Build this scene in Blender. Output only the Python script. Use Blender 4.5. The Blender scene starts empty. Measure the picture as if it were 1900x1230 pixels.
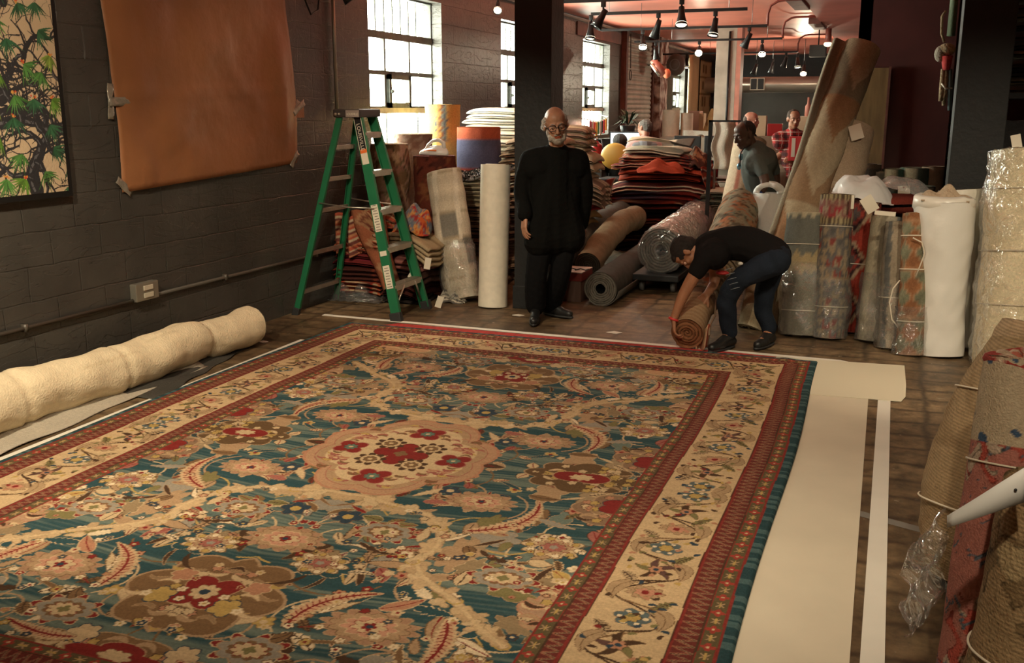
import bpy, bmesh, math, random
import numpy as np
from mathutils import Vector, Matrix, noise as mnoise
random.seed(7); RS = np.random.RandomState(11)
PI = math.pi
scn = bpy.context.scene
# ---------------------------------------------------------------- camera
HEYE = 1.70; FPX = 1847.0
PITCH = math.atan(415 / FPX); YAW = math.atan(705 / (FPX / math.cos(PITCH)))
cd = bpy.data.cameras.new('camera'); cam = bpy.data.objects.new('camera', cd)
scn.collection.objects.link(cam); scn.camera = cam
cam.location = (0, 0, HEYE); cam.rotation_euler = (PI / 2 - PITCH, 0, YAW)
cd.sensor_width = 36; cd.lens = 36 * FPX / 1900; cd.clip_end = 200
_cp, _sp, _cy, _sy = math.cos(PITCH), math.sin(PITCH), math.cos(YAW), math.sin(YAW)
def ray(px, py):
    a = (px - 950) / FPX; b = (615 - py) / FPX
    f = (-_sy * _cp, _cy * _cp, -_sp); r = (_cy, _sy, 0); u = (-_sy * _sp, _cy * _sp, _cp)
    return [f[i] + a * r[i] + b * u[i] for i in range(3)]
def G(px, py, z=0.0):                       # point of the horizontal plane z
    d = ray(px, py); t = (z - HEYE) / d[2]; return Vector((d[0] * t, d[1] * t, z))
def A(px, py, y):                           # point at real depth y
    d = ray(px, py); t = y / d[1]; return Vector((d[0] * t, y, HEYE + d[2] * t))
def AX(px, py, x=-4.64):                    # point on the side wall plane
    d = ray(px, py); t = x / d[0]; return Vector((x, d[1] * t, HEYE + d[2] * t))
# ---------------------------------------------------------------- render look, world
vs = scn.view_settings
vs.view_transform = 'Standard'; vs.look = 'None'; vs.gamma = 1; vs.use_curve_mapping = False
vs.exposure = 0.6
w = bpy.data.worlds.new('overcast_sky'); scn.world = w; w.use_nodes = True
bg = w.node_tree.nodes['Background']; bg.inputs[0].default_value = (1.0, 0.99, 0.94, 1); bg.inputs[1].default_value = 27.0
COL = scn.collection
def lamp(kind, name, loc, target, power, color, size=0.05, angle=60, blend=0.5, size_y=None):
    ld = bpy.data.lights.new(name, kind); o = bpy.data.objects.new(name, ld); COL.objects.link(o)
    o.location = loc; ld.energy = power; ld.color = color
    if target is not None:
        o.rotation_euler = (Vector(target) - Vector(loc)).to_track_quat('-Z', 'Y').to_euler()
    if kind == 'SPOT': ld.spot_size = math.radians(angle); ld.spot_blend = blend; ld.shadow_soft_size = size
    elif kind == 'POINT': ld.shadow_soft_size = size
    elif kind == 'AREA':
        ld.size = size
        if size_y: ld.shape = 'RECTANGLE'; ld.size_y = size_y
    return o
WARM = (1.0, 0.84, 0.60)
# lamps of the track rail above the laid-out rug, plus added spots to brighten the wall and foreground tag (ceiling height, outside the frame)
for lx, ly, tx, ty, pw, an in ((-3.3, 2.4, -4.1, 4.0, 215, 90), (-2.0, 2.2, -2.1, 4.2, 120, 95), (-0.6, 2.6, -0.9, 4.8, 75, 90),
                           (-2.9, 4.6, -3.35, 8.3, 170, 56), (-1.0, 4.8, -0.6, 7.4, 55, 75), (0.9, 4.6, 0.6, 7.9, 140, 66), (-3.2, 3.6, -4.64, 4.6, 45, 100), (-3.0, 5.8, -4.64, 7.0, 14, 90), (0.3, 0.6, 0.75, 2.9, 120, 80)):
    lamp('SPOT', 'track_and_fill_spot', (lx, ly, 2.80), (tx, ty, 0.0 if tx > -4.6 else 1.3), pw, WARM, 0.04, an, 0.8)
# daylight coming through the window openings (sampling portals of the real openings)
for y0, y1 in ((8.61, 10.27), (12.07, 13.73), (15.67, 17.31), (22.8, 24.2)):
    o = lamp('AREA', 'window_portal', (-4.98, (y0 + y1) / 2, 2.05), (0, (y0 + y1) / 2, 2.05), 1, (1, 1, 1), y1 - y0, size_y=1.5)
    o.data.cycles.is_portal = True
# ---------------------------------------------------------------- materials
def nodes(m):
    m.use_nodes = True; nt = m.node_tree; return nt, nt.nodes['Principled BSDF']
MATS = {}
def mat(name, col=(.5, .5, .5), rough=.7, metal=0., bump=0., bscale=60., var=0., vscale=6., emit=None, trans=0., spec=None, vc=False, coat=0., sheen=0., col2=None, stretch=None, ribs=None):
    if name in MATS: return MATS[name]
    m = bpy.data.materials.new(name); nt, p = nodes(m); MATS[name] = m
    p.inputs['Roughness'].default_value = rough; p.inputs['Metallic'].default_value = metal
    if spec is not None: p.inputs['Specular IOR Level'].default_value = spec
    if trans: p.inputs['Transmission Weight'].default_value = trans
    if coat: p.inputs['Coat Weight'].default_value = coat
    if sheen: p.inputs['Sheen Weight'].default_value = sheen
    c = (*col, 1); p.inputs['Base Color'].default_value = c
    N = nt.nodes.new; L = nt.links.new
    tc = N('ShaderNodeTexCoord'); src = None
    mp = tc.outputs['Object']
    if stretch:
        mm = N('ShaderNodeMapping'); mm.inputs['Scale'].default_value = stretch; L(mp, mm.inputs[0]); mp = mm.outputs[0]
    if vc:
        a = N('ShaderNodeVertexColor'); a.layer_name = 'Col'; src = a.outputs[0]
    if var:
        n = N('ShaderNodeTexNoise'); n.inputs['Scale'].default_value = vscale; n.inputs['Detail'].default_value = 6; L(mp, n.inputs['Vector'])
        r = N('ShaderNodeMapRange'); r.inputs[1].default_value = .3; r.inputs[2].default_value = .7; r.inputs[3].default_value = 1 - var; r.inputs[4].default_value = 1 + var
        L(n.outputs[0], r.inputs[0])
        mx = N('ShaderNodeVectorMath'); mx.operation = 'SCALE'; L(r.outputs[0], mx.inputs['Scale'])
        if src: L(src, mx.inputs[0])
        elif col2:
            mc = N('ShaderNodeMix'); mc.data_type = 'RGBA'; mc.inputs[6].default_value = c; mc.inputs[7].default_value = (*col2, 1)
            n2 = N('ShaderNodeTexNoise'); n2.inputs['Scale'].default_value = vscale * .6; n2.inputs['Detail'].default_value = 8; L(mp, n2.inputs['Vector'])
            r2 = N('ShaderNodeMapRange'); r2.inputs[1].default_value = .42; r2.inputs[2].default_value = .6; L(n2.outputs[0], r2.inputs[0]); L(r2.outputs[0], mc.inputs[0])
            L(mc.outputs[2], mx.inputs[0])
        else: mx.inputs[0].default_value = col
        src = mx.outputs[0]
    if ribs:
        wv = N('ShaderNodeTexWave'); wv.bands_direction = ribs[0]; wv.inputs['Scale'].default_value = ribs[1]; wv.inputs['Distortion'].default_value = .6; wv.inputs['Detail Scale'].default_value = 2; L(tc.outputs['Object'], wv.inputs['Vector'])
        rr = N('ShaderNodeMapRange'); rr.inputs[3].default_value = .80; rr.inputs[4].default_value = 1.12; L(wv.outputs['Fac'], rr.inputs[0]); vm = N('ShaderNodeVectorMath'); vm.operation = 'SCALE'; L(src, vm.inputs[0]); L(rr.outputs[0], vm.inputs['Scale']); src = vm.outputs[0]
    if src: L(src, p.inputs['Base Color'])
    if bump:
        n = N('ShaderNodeTexNoise'); n.inputs['Scale'].default_value = bscale; n.inputs['Detail'].default_value = 4; L(mp, n.inputs['Vector'])
        b = N('ShaderNodeBump'); b.inputs['Strength'].default_value = bump; b.inputs['Distance'].default_value = .02; L(n.outputs[0], b.inputs['Height']); L(b.outputs[0], p.inputs['Normal'])
    if emit:
        p.inputs['Emission Color'].default_value = (*emit[:3], 1); p.inputs['Emission Strength'].default_value = emit[3]
    return m
def film(name, tint, gloss=.35, rough=.12, bump=.6, bscale=9., milk=0.):
    """clear or milky plastic film"""
    m = bpy.data.materials.new(name); m.use_nodes = True; nt = m.node_tree; nt.nodes.clear(); N = nt.nodes.new; L = nt.links.new
    out = N('ShaderNodeOutputMaterial'); tr = N('ShaderNodeBsdfTransparent'); tr.inputs[0].default_value = (*tint, 1)
    gl = N('ShaderNodeBsdfGlossy'); gl.inputs['Roughness'].default_value = rough; gl.inputs[0].default_value = (.9, .9, .9, 1)
    tc = N('ShaderNodeTexCoord'); n = N('ShaderNodeTexNoise'); n.inputs['Scale'].default_value = bscale; n.inputs['Detail'].default_value = 3; n.inputs['Distortion'].default_value = 1.5
    L(tc.outputs['Object'], n.inputs['Vector']); b = N('ShaderNodeBump'); b.inputs['Strength'].default_value = bump; b.inputs['Distance'].default_value = .06
    L(n.outputs[0], b.inputs['Height']); L(b.outputs[0], gl.inputs['Normal'])
    lw = N('ShaderNodeLayerWeight'); lw.inputs[0].default_value = gloss; L(b.outputs[0], lw.inputs['Normal'])
    mr = N('ShaderNodeMapRange'); mr.inputs[3].default_value = .10; mr.inputs[4].default_value = .75; L(lw.outputs['Facing'], mr.inputs[0])
    m1 = N('ShaderNodeMixShader'); L(mr.outputs[0], m1.inputs[0]); L(tr.outputs[0], m1.inputs[1]); L(gl.outputs[0], m1.inputs[2])
    df = N('ShaderNodeBsdfDiffuse'); df.inputs[0].default_value = (.8, .8, .78, 1)
    m2 = N('ShaderNodeMixShader'); m2.inputs[0].default_value = milk; L(m1.outputs[0], m2.inputs[1]); L(df.outputs[0], m2.inputs[2]); L(m2.outputs[0], out.inputs[0])
    MATS[name] = m; return m
# ---------------------------------------------------------------- mesh builder
def vcol(c): return np.array(c, dtype=np.float32)
class MB:
    def __init__(s): s.v = []; s.f = []; s.c = []; s.n = 0; s.col = False
    def add(s, v, f, c=None):
        v = np.asarray(v, dtype=float).reshape(-1, 3)
        s.v.append(v); s.f += [tuple(i + s.n for i in q) for q in f]
        if c is None: c = np.ones((len(v), 3))
        else:
            s.col = True; c = np.asarray(c, dtype=float)
            if c.ndim == 1: c = np.tile(c, (len(v), 1))
        s.c.append(c); s.n += len(v); return s
    def grid(s, P, cu=False, cv=False, c=None):
        """P: array (nu,nv,3)"""
        nu, nv = P.shape[:2]; f = []
        for i in range(nu if cu else nu - 1):
            for j in range(nv if cv else nv - 1):
                a = i * nv + j; b = i * nv + (j + 1) % nv; d = ((i + 1) % nu) * nv + j; e = ((i + 1) % nu) * nv + (j + 1) % nv
                f.append((a, d, e, b))
        if c is not None:
            c = np.asarray(c, dtype=float)
            if c.ndim == 3: c = c.reshape(-1, 3)
        return s.add(P.reshape(-1, 3), f, c)
    def box(s, lo, hi, c=None, M=None, bev=0.):
        x0, y0, z0 = lo; x1, y1, z1 = hi
        if bev:
            vs_ = []; 
            b = min(bev, (x1 - x0) * .45, (y1 - y0) * .45, (z1 - z0) * .45)
            bm = bmesh.new(); bmesh.ops.create_cube(bm, size=1)
            for q in bm.verts: q.co = Vector(((x0 + x1) / 2 + q.co.x * (x1 - x0), (y0 + y1) / 2 + q.co.y * (y1 - y0), (z0 + z1) / 2 + q.co.z * (z1 - z0)))
            bmesh.ops.bevel(bm, geom=bm.edges[:], offset=b, segments=2, affect='EDGES', profile=.6)
            bm.verts.index_update(); v = np.array([q.co[:] for q in bm.verts]); f = [tuple(q.index for q in fc.verts) for fc in bm.faces]; bm.free()
        else:
            v = np.array([(x, y, z) for z in (z0, z1) for y in (y0, y1) for x in (x0, x1)])
            f = [(0, 2, 3, 1), (4, 5, 7, 6), (0, 1, 5, 4), (2, 6, 7, 3), (0, 4, 6, 2), (1, 3, 7, 5)]
        if M is not None: v = (np.array(M.to_3x3()) @ v.T).T + np.array(M.translation)
        return s.add(v, f, c)
    def tube(s, pts, r, n=8, c=None, caps=True, flat=1.0, up=None):
        pts = np.array([tuple(p) for p in pts], dtype=float); k = len(pts)
        r = np.ones(k) * r if np.isscalar(r) else np.asarray(r, dtype=float)
        t = np.gradient(pts, axis=0); t /= np.linalg.norm(t, axis=1)[:, None] + 1e-9
        u0 = np.array(up if up is not None else ((0, 0, 1) if abs(t[0][2]) < .9 else (1, 0, 0)), dtype=float)
        P = np.zeros((k, n, 3)); a = np.linspace(0, 2 * PI, n, endpoint=False)
        for i in range(k):
            x = np.cross(u0, t[i]); x /= np.linalg.norm(x) + 1e-9; y = np.cross(t[i], x); 
            if up is None: u0 = y
            P[i] = pts[i] + r[i] * (np.outer(np.cos(a), x) + flat * np.outer(np.sin(a), y))
        base = s.n; s.grid(P, cv=True, c=c)
        if caps: s.f.append(tuple(base + j for j in range(n))); s.f.append(tuple(base + (k - 1) * n + n - 1 - j for j in range(n)))
        return s
    def ball(s, ctr, r, n=12, m=8, c=None, M=None):
        r = np.ones(3) * r if np.isscalar(r) else np.array(r)
        th = np.linspace(0, PI, m + 1); ph = np.linspace(0, 2 * PI, n, endpoint=False)
        T, Q = np.meshgrid(th, ph, indexing='ij'); P = np.stack([np.sin(T) * np.cos(Q), np.sin(T) * np.sin(Q), np.cos(T)], -1) * r
        if M is not None: P = P @ np.array(M.to_3x3()).T
        return s.grid(P + np.array(tuple(ctr)), cv=True, c=c)
    def lathe(s, prof, ctr, n=24, c=None, axis=None):
        prof = np.array(prof); a = np.linspace(0, 2 * PI, n, endpoint=False)
        P = np.stack([np.outer(prof[:, 0], np.cos(a)), np.outer(prof[:, 0], np.sin(a)), np.outer(prof[:, 1], np.ones(n))], -1)
        if axis is not None:
            q = Vector((0, 0, 1)).rotation_difference(Vector(axis).normalized()).to_matrix(); P = P @ np.array(q).T
        return s.grid(P + np.array(tuple(ctr)), cv=True, c=c)
    def build(s, name, m, parent=None, origin=(0, 0, 0), smooth=True):
        v = np.concatenate(s.v) if s.v else np.zeros((0, 3))
        off = np.array(tuple(parent.matrix_basis.translation if parent else origin), dtype=float)
        if parent and parent.parent: off = off + np.array(tuple(parent.parent.location))
        me = bpy.data.meshes.new(name); me.from_pydata([tuple(q) for q in (v - off)], [], s.f); 
        if s.col:
            ca = me.color_attributes.new('Col', 'FLOAT_COLOR', 'POINT'); c = np.ones((len(v), 4), dtype=np.float32); c[:, :3] = np.concatenate(s.c); ca.data.foreach_set('color', c.ravel())
        if smooth: me.polygons.foreach_set('use_smooth', [True] * len(me.polygons))
        me.materials.append(m if not isinstance(m, str) else MATS[m]); me.validate()
        o = bpy.data.objects.new(name, me); COL.objects.link(o)
        if parent: o.parent = parent
        else: o.location = origin
        return o
def sharp(o, ang=40):
    """flat shading across sharp edges"""
    me = o.data; bm = bmesh.new(); bm.from_mesh(me)
    for e in bm.edges:
        if len(e.link_faces) == 2 and e.calc_face_angle(0) > math.radians(ang): e.smooth = False
    bm.to_mesh(me); bm.free(); return o
def thing(name, label, cat, loc=(0, 0, 0), group=None):
    o = bpy.data.objects.new(name, None); COL.objects.link(o); o.location = loc; o.empty_display_size = .1
    return tag(o, label, cat, group)
def tag(o, label, cat, group=None, kind=None):
    o['label'] = label; o['category'] = cat
    if group: o['group'] = group
    if kind: o['kind'] = kind
    return o
def struct(o): o['kind'] = 'structure'; return o
def copy_tree(o, parent=None):
    c = o.copy(); COL.objects.link(c)
    if parent: c.parent = parent
    for ch in list(o.children): copy_tree(ch, c)
    return c
def basis(d, up=(0, 0, 1)):
    d = Vector(d).normalized(); x = d.cross(Vector(up)); 
    if x.length < 1e-4: x = Vector((1, 0, 0))
    x.normalize(); return x, x.cross(d).normalized(), d
def wob(P, amp, freq, seed=0):
    """smooth pseudo-random scalar field on points"""
    q = np.asarray(P); o = np.zeros(q.shape[:-1]); r = np.random.RandomState(seed)
    for k in range(7):
        w_ = r.normal(size=3) * freq * (1 + k * .35); o += np.sin(q @ w_ + r.uniform(0, 6.28)) / (1 + k * .5)
    return o * amp / 2.0
# ================================================================ THE SHELL
mat('wall_paint', (.060, .052, .043), .38, bump=.5, bscale=14, var=.25, vscale=5, spec=.6)
def wall_material():
    """glossy dark paint over concrete blocks: courses as a brick bump, ragged patches"""
    m = bpy.data.materials.new('painted_block'); nt, p = nodes(m); N = nt.nodes.new; L = nt.links.new
    tc = N('ShaderNodeTexCoord'); mp = N('ShaderNodeMapping'); mp.inputs['Rotation'].default_value = (0, PI / 2, 0); 
    sx = N('ShaderNodeSeparateXYZ'); cx = N('ShaderNodeCombineXYZ'); L(tc.outputs['Object'], sx.inputs[0]); L(sx.outputs['Y'], cx.inputs['X']); L(sx.outputs['Z'], cx.inputs['Y'])
    nz = N('ShaderNodeTexNoise'); nz.inputs['Scale'].default_value = 6; nz.inputs['Detail'].default_value = 5; L(tc.outputs['Object'], nz.inputs['Vector'])
    ad = N('ShaderNodeVectorMath'); ad.operation = 'MULTIPLY_ADD'; ad.inputs[1].default_value = (.025, .025, 0); L(nz.outputs['Color'], ad.inputs[0]); L(cx.outputs[0], ad.inputs[2])
    br = N('ShaderNodeTexBrick'); br.inputs['Scale'].default_value = 1; br.inputs['Brick Width'].default_value = .40; br.inputs['Row Height'].default_value = .2; br.inputs['Mortar Size'].default_value = .006; br.inputs['Mortar Smooth'].default_value = .6
    L(ad.outputs[0], br.inputs['Vector'])
    n1 = N('ShaderNodeTexNoise'); n1.inputs['Scale'].default_value = 22; n1.inputs['Detail'].default_value = 6; n1.inputs['Roughness'].default_value = .6; L(tc.outputs['Object'], n1.inputs['Vector'])
    n2 = N('ShaderNodeTexVoronoi'); n2.inputs['Scale'].default_value = 5; n2.feature = 'DISTANCE_TO_EDGE'
    n3 = N('ShaderNodeTexNoise'); n3.inputs['Scale'].default_value = 3; n3.inputs['Detail'].default_value = 8; n3.inputs['Distortion'].default_value = 2; L(tc.outputs['Object'], n3.inputs['Vector'])
    mm = N('ShaderNodeMapping'); mm.inputs['Scale'].default_value = (1, .6, 2.6); L(tc.outputs['Object'], mm.inputs[0]); L(mm.outputs[0], n3.inputs['Vector'])
    cr = N('ShaderNodeMapRange'); cr.inputs[1].default_value = .49; cr.inputs[2].default_value = .505; L(n3.outputs[0], cr.inputs[0])
    # lifted paint flakes
    s1 = N('ShaderNodeMath'); s1.operation = 'MULTIPLY_ADD'; s1.inputs[1].default_value = .35; L(n1.outputs[0], s1.inputs[0])
    s0 = N('ShaderNodeMath'); s0.operation = 'MULTIPLY'; s0.inputs[1].default_value = -.45; L(br.outputs['Fac'], s0.inputs[0]); L(s0.outputs[0], s1.inputs[2])
    s2 = N('ShaderNodeMath'); s2.operation = 'MULTIPLY_ADD'; s2.inputs[1].default_value = .25; L(cr.outputs[0], s2.inputs[0]); L(s1.outputs[0], s2.inputs[2])
    b = N('ShaderNodeBump'); b.inputs['Strength'].default_value = .8; b.inputs['Distance'].default_value = .012; L(s2.outputs[0], b.inputs['Height']); L(b.outputs[0], p.inputs['Normal'])
    n4 = N('ShaderNodeTexNoise'); n4.inputs['Scale'].default_value = 2.2; n4.inputs['Detail'].default_value = 7; L(tc.outputs['Object'], n4.inputs['Vector'])
    ra = N('ShaderNodeValToRGB'); ra.color_ramp.elements[0].position = .3; ra.color_ramp.elements[0].color = (.050, .047, .042, 1); ra.color_ramp.elements[1].position = .7; ra.color_ramp.elements[1].color = (.083, .076, .066, 1)
    L(n4.outputs[0], ra.inputs[0]); L(ra.outputs[0], p.inputs['Base Color']); p.inputs['Roughness'].default_value = .30
    MATS['painted_block'] = m; return m
wall_material()
def floor_material():
    m = bpy.data.materials.new('worn_floor'); nt, p = nodes(m); N = nt.nodes.new; L = nt.links.new
    tc = N('ShaderNodeTexCoord'); co = tc.outputs['Object']
    n1 = N('ShaderNodeTexNoise'); n1.inputs['Scale'].default_value = 1.3; n1.inputs['Detail'].default_value = 9; n1.inputs['Roughness'].default_value = .65; L(co, n1.inputs['Vector'])
    r1 = N('ShaderNodeValToRGB'); e = r1.color_ramp.elements; e[0].position = .32; e[0].color = (.070, .044, .022, 1); e[1].position = .68; e[1].color = (.27, .185, .10, 1)
    k = e.new(.5); k.color = (.15, .098, .05, 1); L(n1.outputs[0], r1.inputs[0])
    nw = N('ShaderNodeTexNoise'); nw.inputs['Scale'].default_value = 5; nw.inputs['Detail'].default_value = 5; L(co, nw.inputs['Vector'])
    ad = N('ShaderNodeVectorMath'); ad.operation = 'MULTIPLY_ADD'; ad.inputs[1].default_value = (.1, .1, 0); L(nw.outputs['Color'], ad.inputs[0]); L(co, ad.inputs[2])
    br = N('ShaderNodeTexBrick'); br.inputs['Scale'].default_value = 1; br.inputs['Brick Width'].default_value = .36; br.inputs['Row Height'].default_value = .24; br.inputs['Mortar Size'].default_value = .035; br.inputs['Mortar Smooth'].default_value = 1; br.offset = 0
    L(ad.outputs[0], br.inputs['Vector'])
    n5 = N('ShaderNodeTexNoise'); n5.inputs['Scale'].default_value = .6; n5.inputs['Detail'].default_value = 3; L(co, n5.inputs['Vector'])
    g = N('ShaderNodeMath'); g.operation = 'MULTIPLY'; g.use_clamp = True; g2 = N('ShaderNodeMath'); g2.operation = 'MULTIPLY'; g2.inputs[1].default_value = 1.5; L(br.outputs['Fac'], g2.inputs[0]); L(g2.outputs[0], g.inputs[0]); L(n5.outputs[0], g.inputs[1])
    mx = N('ShaderNodeMix'); mx.data_type = 'RGBA'; L(g.outputs[0], mx.inputs[0]); L(r1.outputs[0], mx.inputs[6]); mx.inputs[7].default_value = (.045, .027, .014, 1)
    n2 = N('ShaderNodeTexNoise'); n2.inputs['Scale'].default_value = 9; n2.inputs['Detail'].default_value = 10; n2.inputs['Roughness'].default_value = .7; L(co, n2.inputs['Vector'])
    r2 = N('ShaderNodeMapRange'); r2.inputs[1].default_value = .35; r2.inputs[2].default_value = .7; r2.inputs[3].default_value = .45; r2.inputs[4].default_value = 1.5; L(n2.outputs[0], r2.inputs[0])
    sc = N('ShaderNodeVectorMath'); sc.operation = 'SCALE'; L(mx.outputs[2], sc.inputs[0]); L(r2.outputs[0], sc.inputs['Scale'])
    n3 = N('ShaderNodeTexNoise'); n3.inputs['Scale'].default_value = 16; n3.inputs['Detail'].default_value = 6; L(co, n3.inputs['Vector'])
    r3 = N('ShaderNodeMapRange'); r3.inputs[1].default_value = .67; r3.inputs[2].default_value = .72; L(n3.outputs[0], r3.inputs[0])
    m3 = N('ShaderNodeMix'); m3.data_type = 'RGBA'; L(r3.outputs[0], m3.inputs[0]); L(sc.outputs[0], m3.inputs[6]); m3.inputs[7].default_value = (.30, .24, .16, 1)
    L(m3.outputs[2], p.inputs['Base Color'])
    r4 = N('ShaderNodeMapRange'); r4.inputs[3].default_value = .32; r4.inputs[4].default_value = .7; L(n1.outputs[0], r4.inputs[0]); L(r4.outputs[0], p.inputs['Roughness'])
    b = N('ShaderNodeBump'); b.inputs['Strength'].default_value = .3; b.inputs['Distance'].default_value = .006; L(n2.outputs[0], b.inputs['Height']); L(b.outputs[0], p.inputs['Normal'])
    MATS['worn_floor'] = m; return m
floor_material()
mat('ceiling_paint', (.76, .235, .16), .45, var=.12, vscale=2, bump=.1, bscale=8)
mat('soffit_paint', (.34, .085, .06), .6, var=.15, vscale=2)
mat('maroon_paint', (.085, .022, .020), .6, var=.2, vscale=3, bump=.08, bscale=20)
mat('black_paint', (.0075, .0085, .009), .6, var=.2, vscale=4, bump=.15, bscale=25)
mat('back_paint', (.085, .078, .066), .7, var=.2, vscale=1.5)
mat('white_column', (.33, .27, .215), .6, var=.2, vscale=4, bump=.15, bscale=12)
mat('salmon_paint', (.45, .17, .12), .6, var=.15)
mat('shutter_metal', (.50, .48, .42), .45, .1, var=.2, vscale=3)
mat('rust_paint', (.13, .045, .032), .6, var=.3, vscale=9)
mat('peeling', (.17, .07, .05), .6, var=.3, vscale=9, col2=(.62, .55, .5), bump=.5, bscale=12)
mat('steel_frame', (.075, .08, .065), .5, var=.3, vscale=20)
mat('sill_paint', (.40, .38, .28), .55, var=.2, vscale=10)
mat('black_metal', (.012, .012, .012), .45, .2)
mat('grey_metal', (.34, .33, .31), .32, .85, var=.15, vscale=6)
mat('brown_conduit', (.22, .05, .035), .5)
mat('bulb_glow', (1, .9, .7), .4, emit=(1.0, .82, .55, 30))
mat('bulb_dim', (1, .9, .7), .4, emit=(1.0, .80, .55, 6))
ZC = 3.08; XW = -4.64; YB = 28.5
b = MB(); b.box((-5.2, -2.5, -.12), (6.0, YB + .3, 0)); struct(b.build('floor', 'worn_floor', smooth=False))
b = MB(); b.box((-5.0, -2.5, ZC), (6.0, YB + .3, ZC + .15)); struct(b.build('ceiling', 'ceiling_paint', smooth=False))
WIN = [(8.61, 10.27, 1.28, 2.80), (12.07, 13.73, 1.28, 2.78), (15.67, 17.31, 1.25, 2.76), (22.8, 24.15, 1.2, 2.72), (27.25, 27.65, 1.3, 2.45)]
b = MB(); y = -2.5; TH = .28
for y0, y1, z0, z1 in WIN:
    b.box((XW - TH, y, 0), (XW, y0, ZC)); b.box((XW - TH, y0, 0), (XW, y1, z0)); b.box((XW - TH, y0, z1), (XW, y1, ZC)); y = y1
b.box((XW - TH, y, 0), (XW, YB, ZC)); struct(b.build('wall_left', 'painted_block', smooth=False))
b = MB(); b.box((-5.2, YB, 0), (6, YB + .2, ZC)); struct(b.build('wall_back', 'back_paint', smooth=False))
b = MB(); b.box((5.8, -2.5, 0), (6.0, YB, ZC)); struct(b.build('wall_right', 'black_paint', smooth=False))
b = MB(); b.box((-4.9, -2.6, 0), (6.0, -2.4, ZC)); struct(b.build('wall_front', 'back_paint', smooth=False))
# maroon partition and the lowered ceiling strip beside it
b = MB(); b.box((-.37, 11.0, 0), (.54, 11.25, ZC)); b.box((-.37, 11.0, 0), (-.25, YB, ZC)); b.box((.54, 12.4, 0), (5.8, 12.55, ZC)); struct(b.build('wall_partition', 'maroon_paint', smooth=False))
b = MB(); b.box((-1.16, 12.5, ZC - .06), (-.25, YB, ZC)); struct(b.build('trim_1', 'soffit_paint', smooth=False))
# columns
def column(x0, x1, y0, y1, m, base=None):
    b = MB(); b.box((x0, y0, 0), (x1, y1, ZC), bev=.006)
    o = struct(b.build('trim_3', m, smooth=False)); 
    if base: q = MB(); q.box((x0 - .012, y0 - .012, 0), (x1 + .012, y1 + .012, base), bev=.005); struct(q.build('trim_4', m, smooth=False))
    return o
pl = G(960, 572); column(pl.x - .03, pl.x + .29, 7.97, 8.30, 'black_paint', .2)
column(.44, .80, 8.30, 8.62, 'black_paint')
column(-2.93, -2.58, 18.0, 18.35, 'white_column'); 
b = MB(); b.box((-2.58, 18.0, 0), (-2.50, 18.35, ZC)); struct(b.build('trim_5', 'salmon_paint', smooth=False))
b = MB(); b.tube([(-2.70, 17.98, 0.4), (-2.70, 17.98, ZC - .1)], .018, 8); struct(b.build('trim_6', 'black_metal'))
# windows: steel frames, glass, security bars
mg = bpy.data.materials.new('window_glass'); mg.use_nodes = True; nt = mg.node_tree; nt.nodes.clear(); MATS['window_glass'] = mg
_o = nt.nodes.new('ShaderNodeOutputMaterial'); _t = nt.nodes.new('ShaderNodeBsdfTransparent'); _g = nt.nodes.new('ShaderNodeBsdfGlossy'); _g.inputs['Roughness'].default_value = .1; _t.inputs[0].default_value = (.93, .96, .9, 1)
_m = nt.nodes.new('ShaderNodeMixShader'); _m.inputs[0].default_value = .05; nt.links.new(_t.outputs[0], _m.inputs[1]); nt.links.new(_g.outputs[0], _m.inputs[2]); nt.links.new(_m.outputs[0], _o.inputs[0])
xf = XW - .14
for wi, (y0, y1, z0, z1) in enumerate(WIN):
    b = MB(); t = .025; wd = y1 - y0; n = 3 if wd > 1 else 1
    zr = [z0, 1.68, 2.04, 2.40, z1] if wd > 1 else [z0, z1]
    for z in zr: b.box((xf - t, y0, z - t * (1.4 if z in (1.68, 2.40) else .8)), (xf + t, y1, z + t * (1.4 if z in (1.68, 2.40) else .8)))
    for k in range(n + 1):
        yy = y0 + wd * k / n; zz0, zz1 = (zr[1], zr[3]) if (0 < k < n) else (z0, z1)
        b.box((xf - t * .8, max(y0, yy - t * .7), zz0), (xf + t * .8, min(y1, yy + t * .7), zz1))
    if n == 3:                                   # the small hinged vent
        a0, a1 = y0 + wd / 3 + .03, y0 + 2 * wd / 3 - .03
        for q in ((a0, a0 + .05, 1.70, 2.03), (a1 - .05, a1, 1.70, 2.03), (a0, a1, 1.70, 1.75), (a0, a1, 1.98, 2.03)): b.box((xf, q[0], q[2]), (xf + .05, q[1], q[3]))
        b.ball((xf + .07, a0 + .02, 1.86), .02, 8, 6)
    w_ = struct(b.build('window_%d' % (wi + 1), 'steel_frame', smooth=False))
    if n == 3:
        s_ = MB(); s_.box((xf + .01, y0, 1.645), (xf + .045, y1, 1.70)); s_.build('rail', 'sill_paint', w_, smooth=False)
        g = MB()
        nb = 8
        for k in range(1, nb + 1):
            yy = y0 + wd * k / (nb + 1); g.box((xf - .10, yy - .012, 2.42), (xf - .075, yy + .012, z1)); g.box((xf - .10, yy - .012, z0), (xf - .075, yy + .012, 1.66)) if k % (4 if wi == 0 else 1) == 0 or wi > 0 else 0
        g.build('security_bars', 'steel_frame', w_, smooth=False)
    p = MB(); p.box((xf - .004, y0, z0), (xf, y1, z1)); p.build('pane', 'window_glass', w_, smooth=False)
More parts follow.
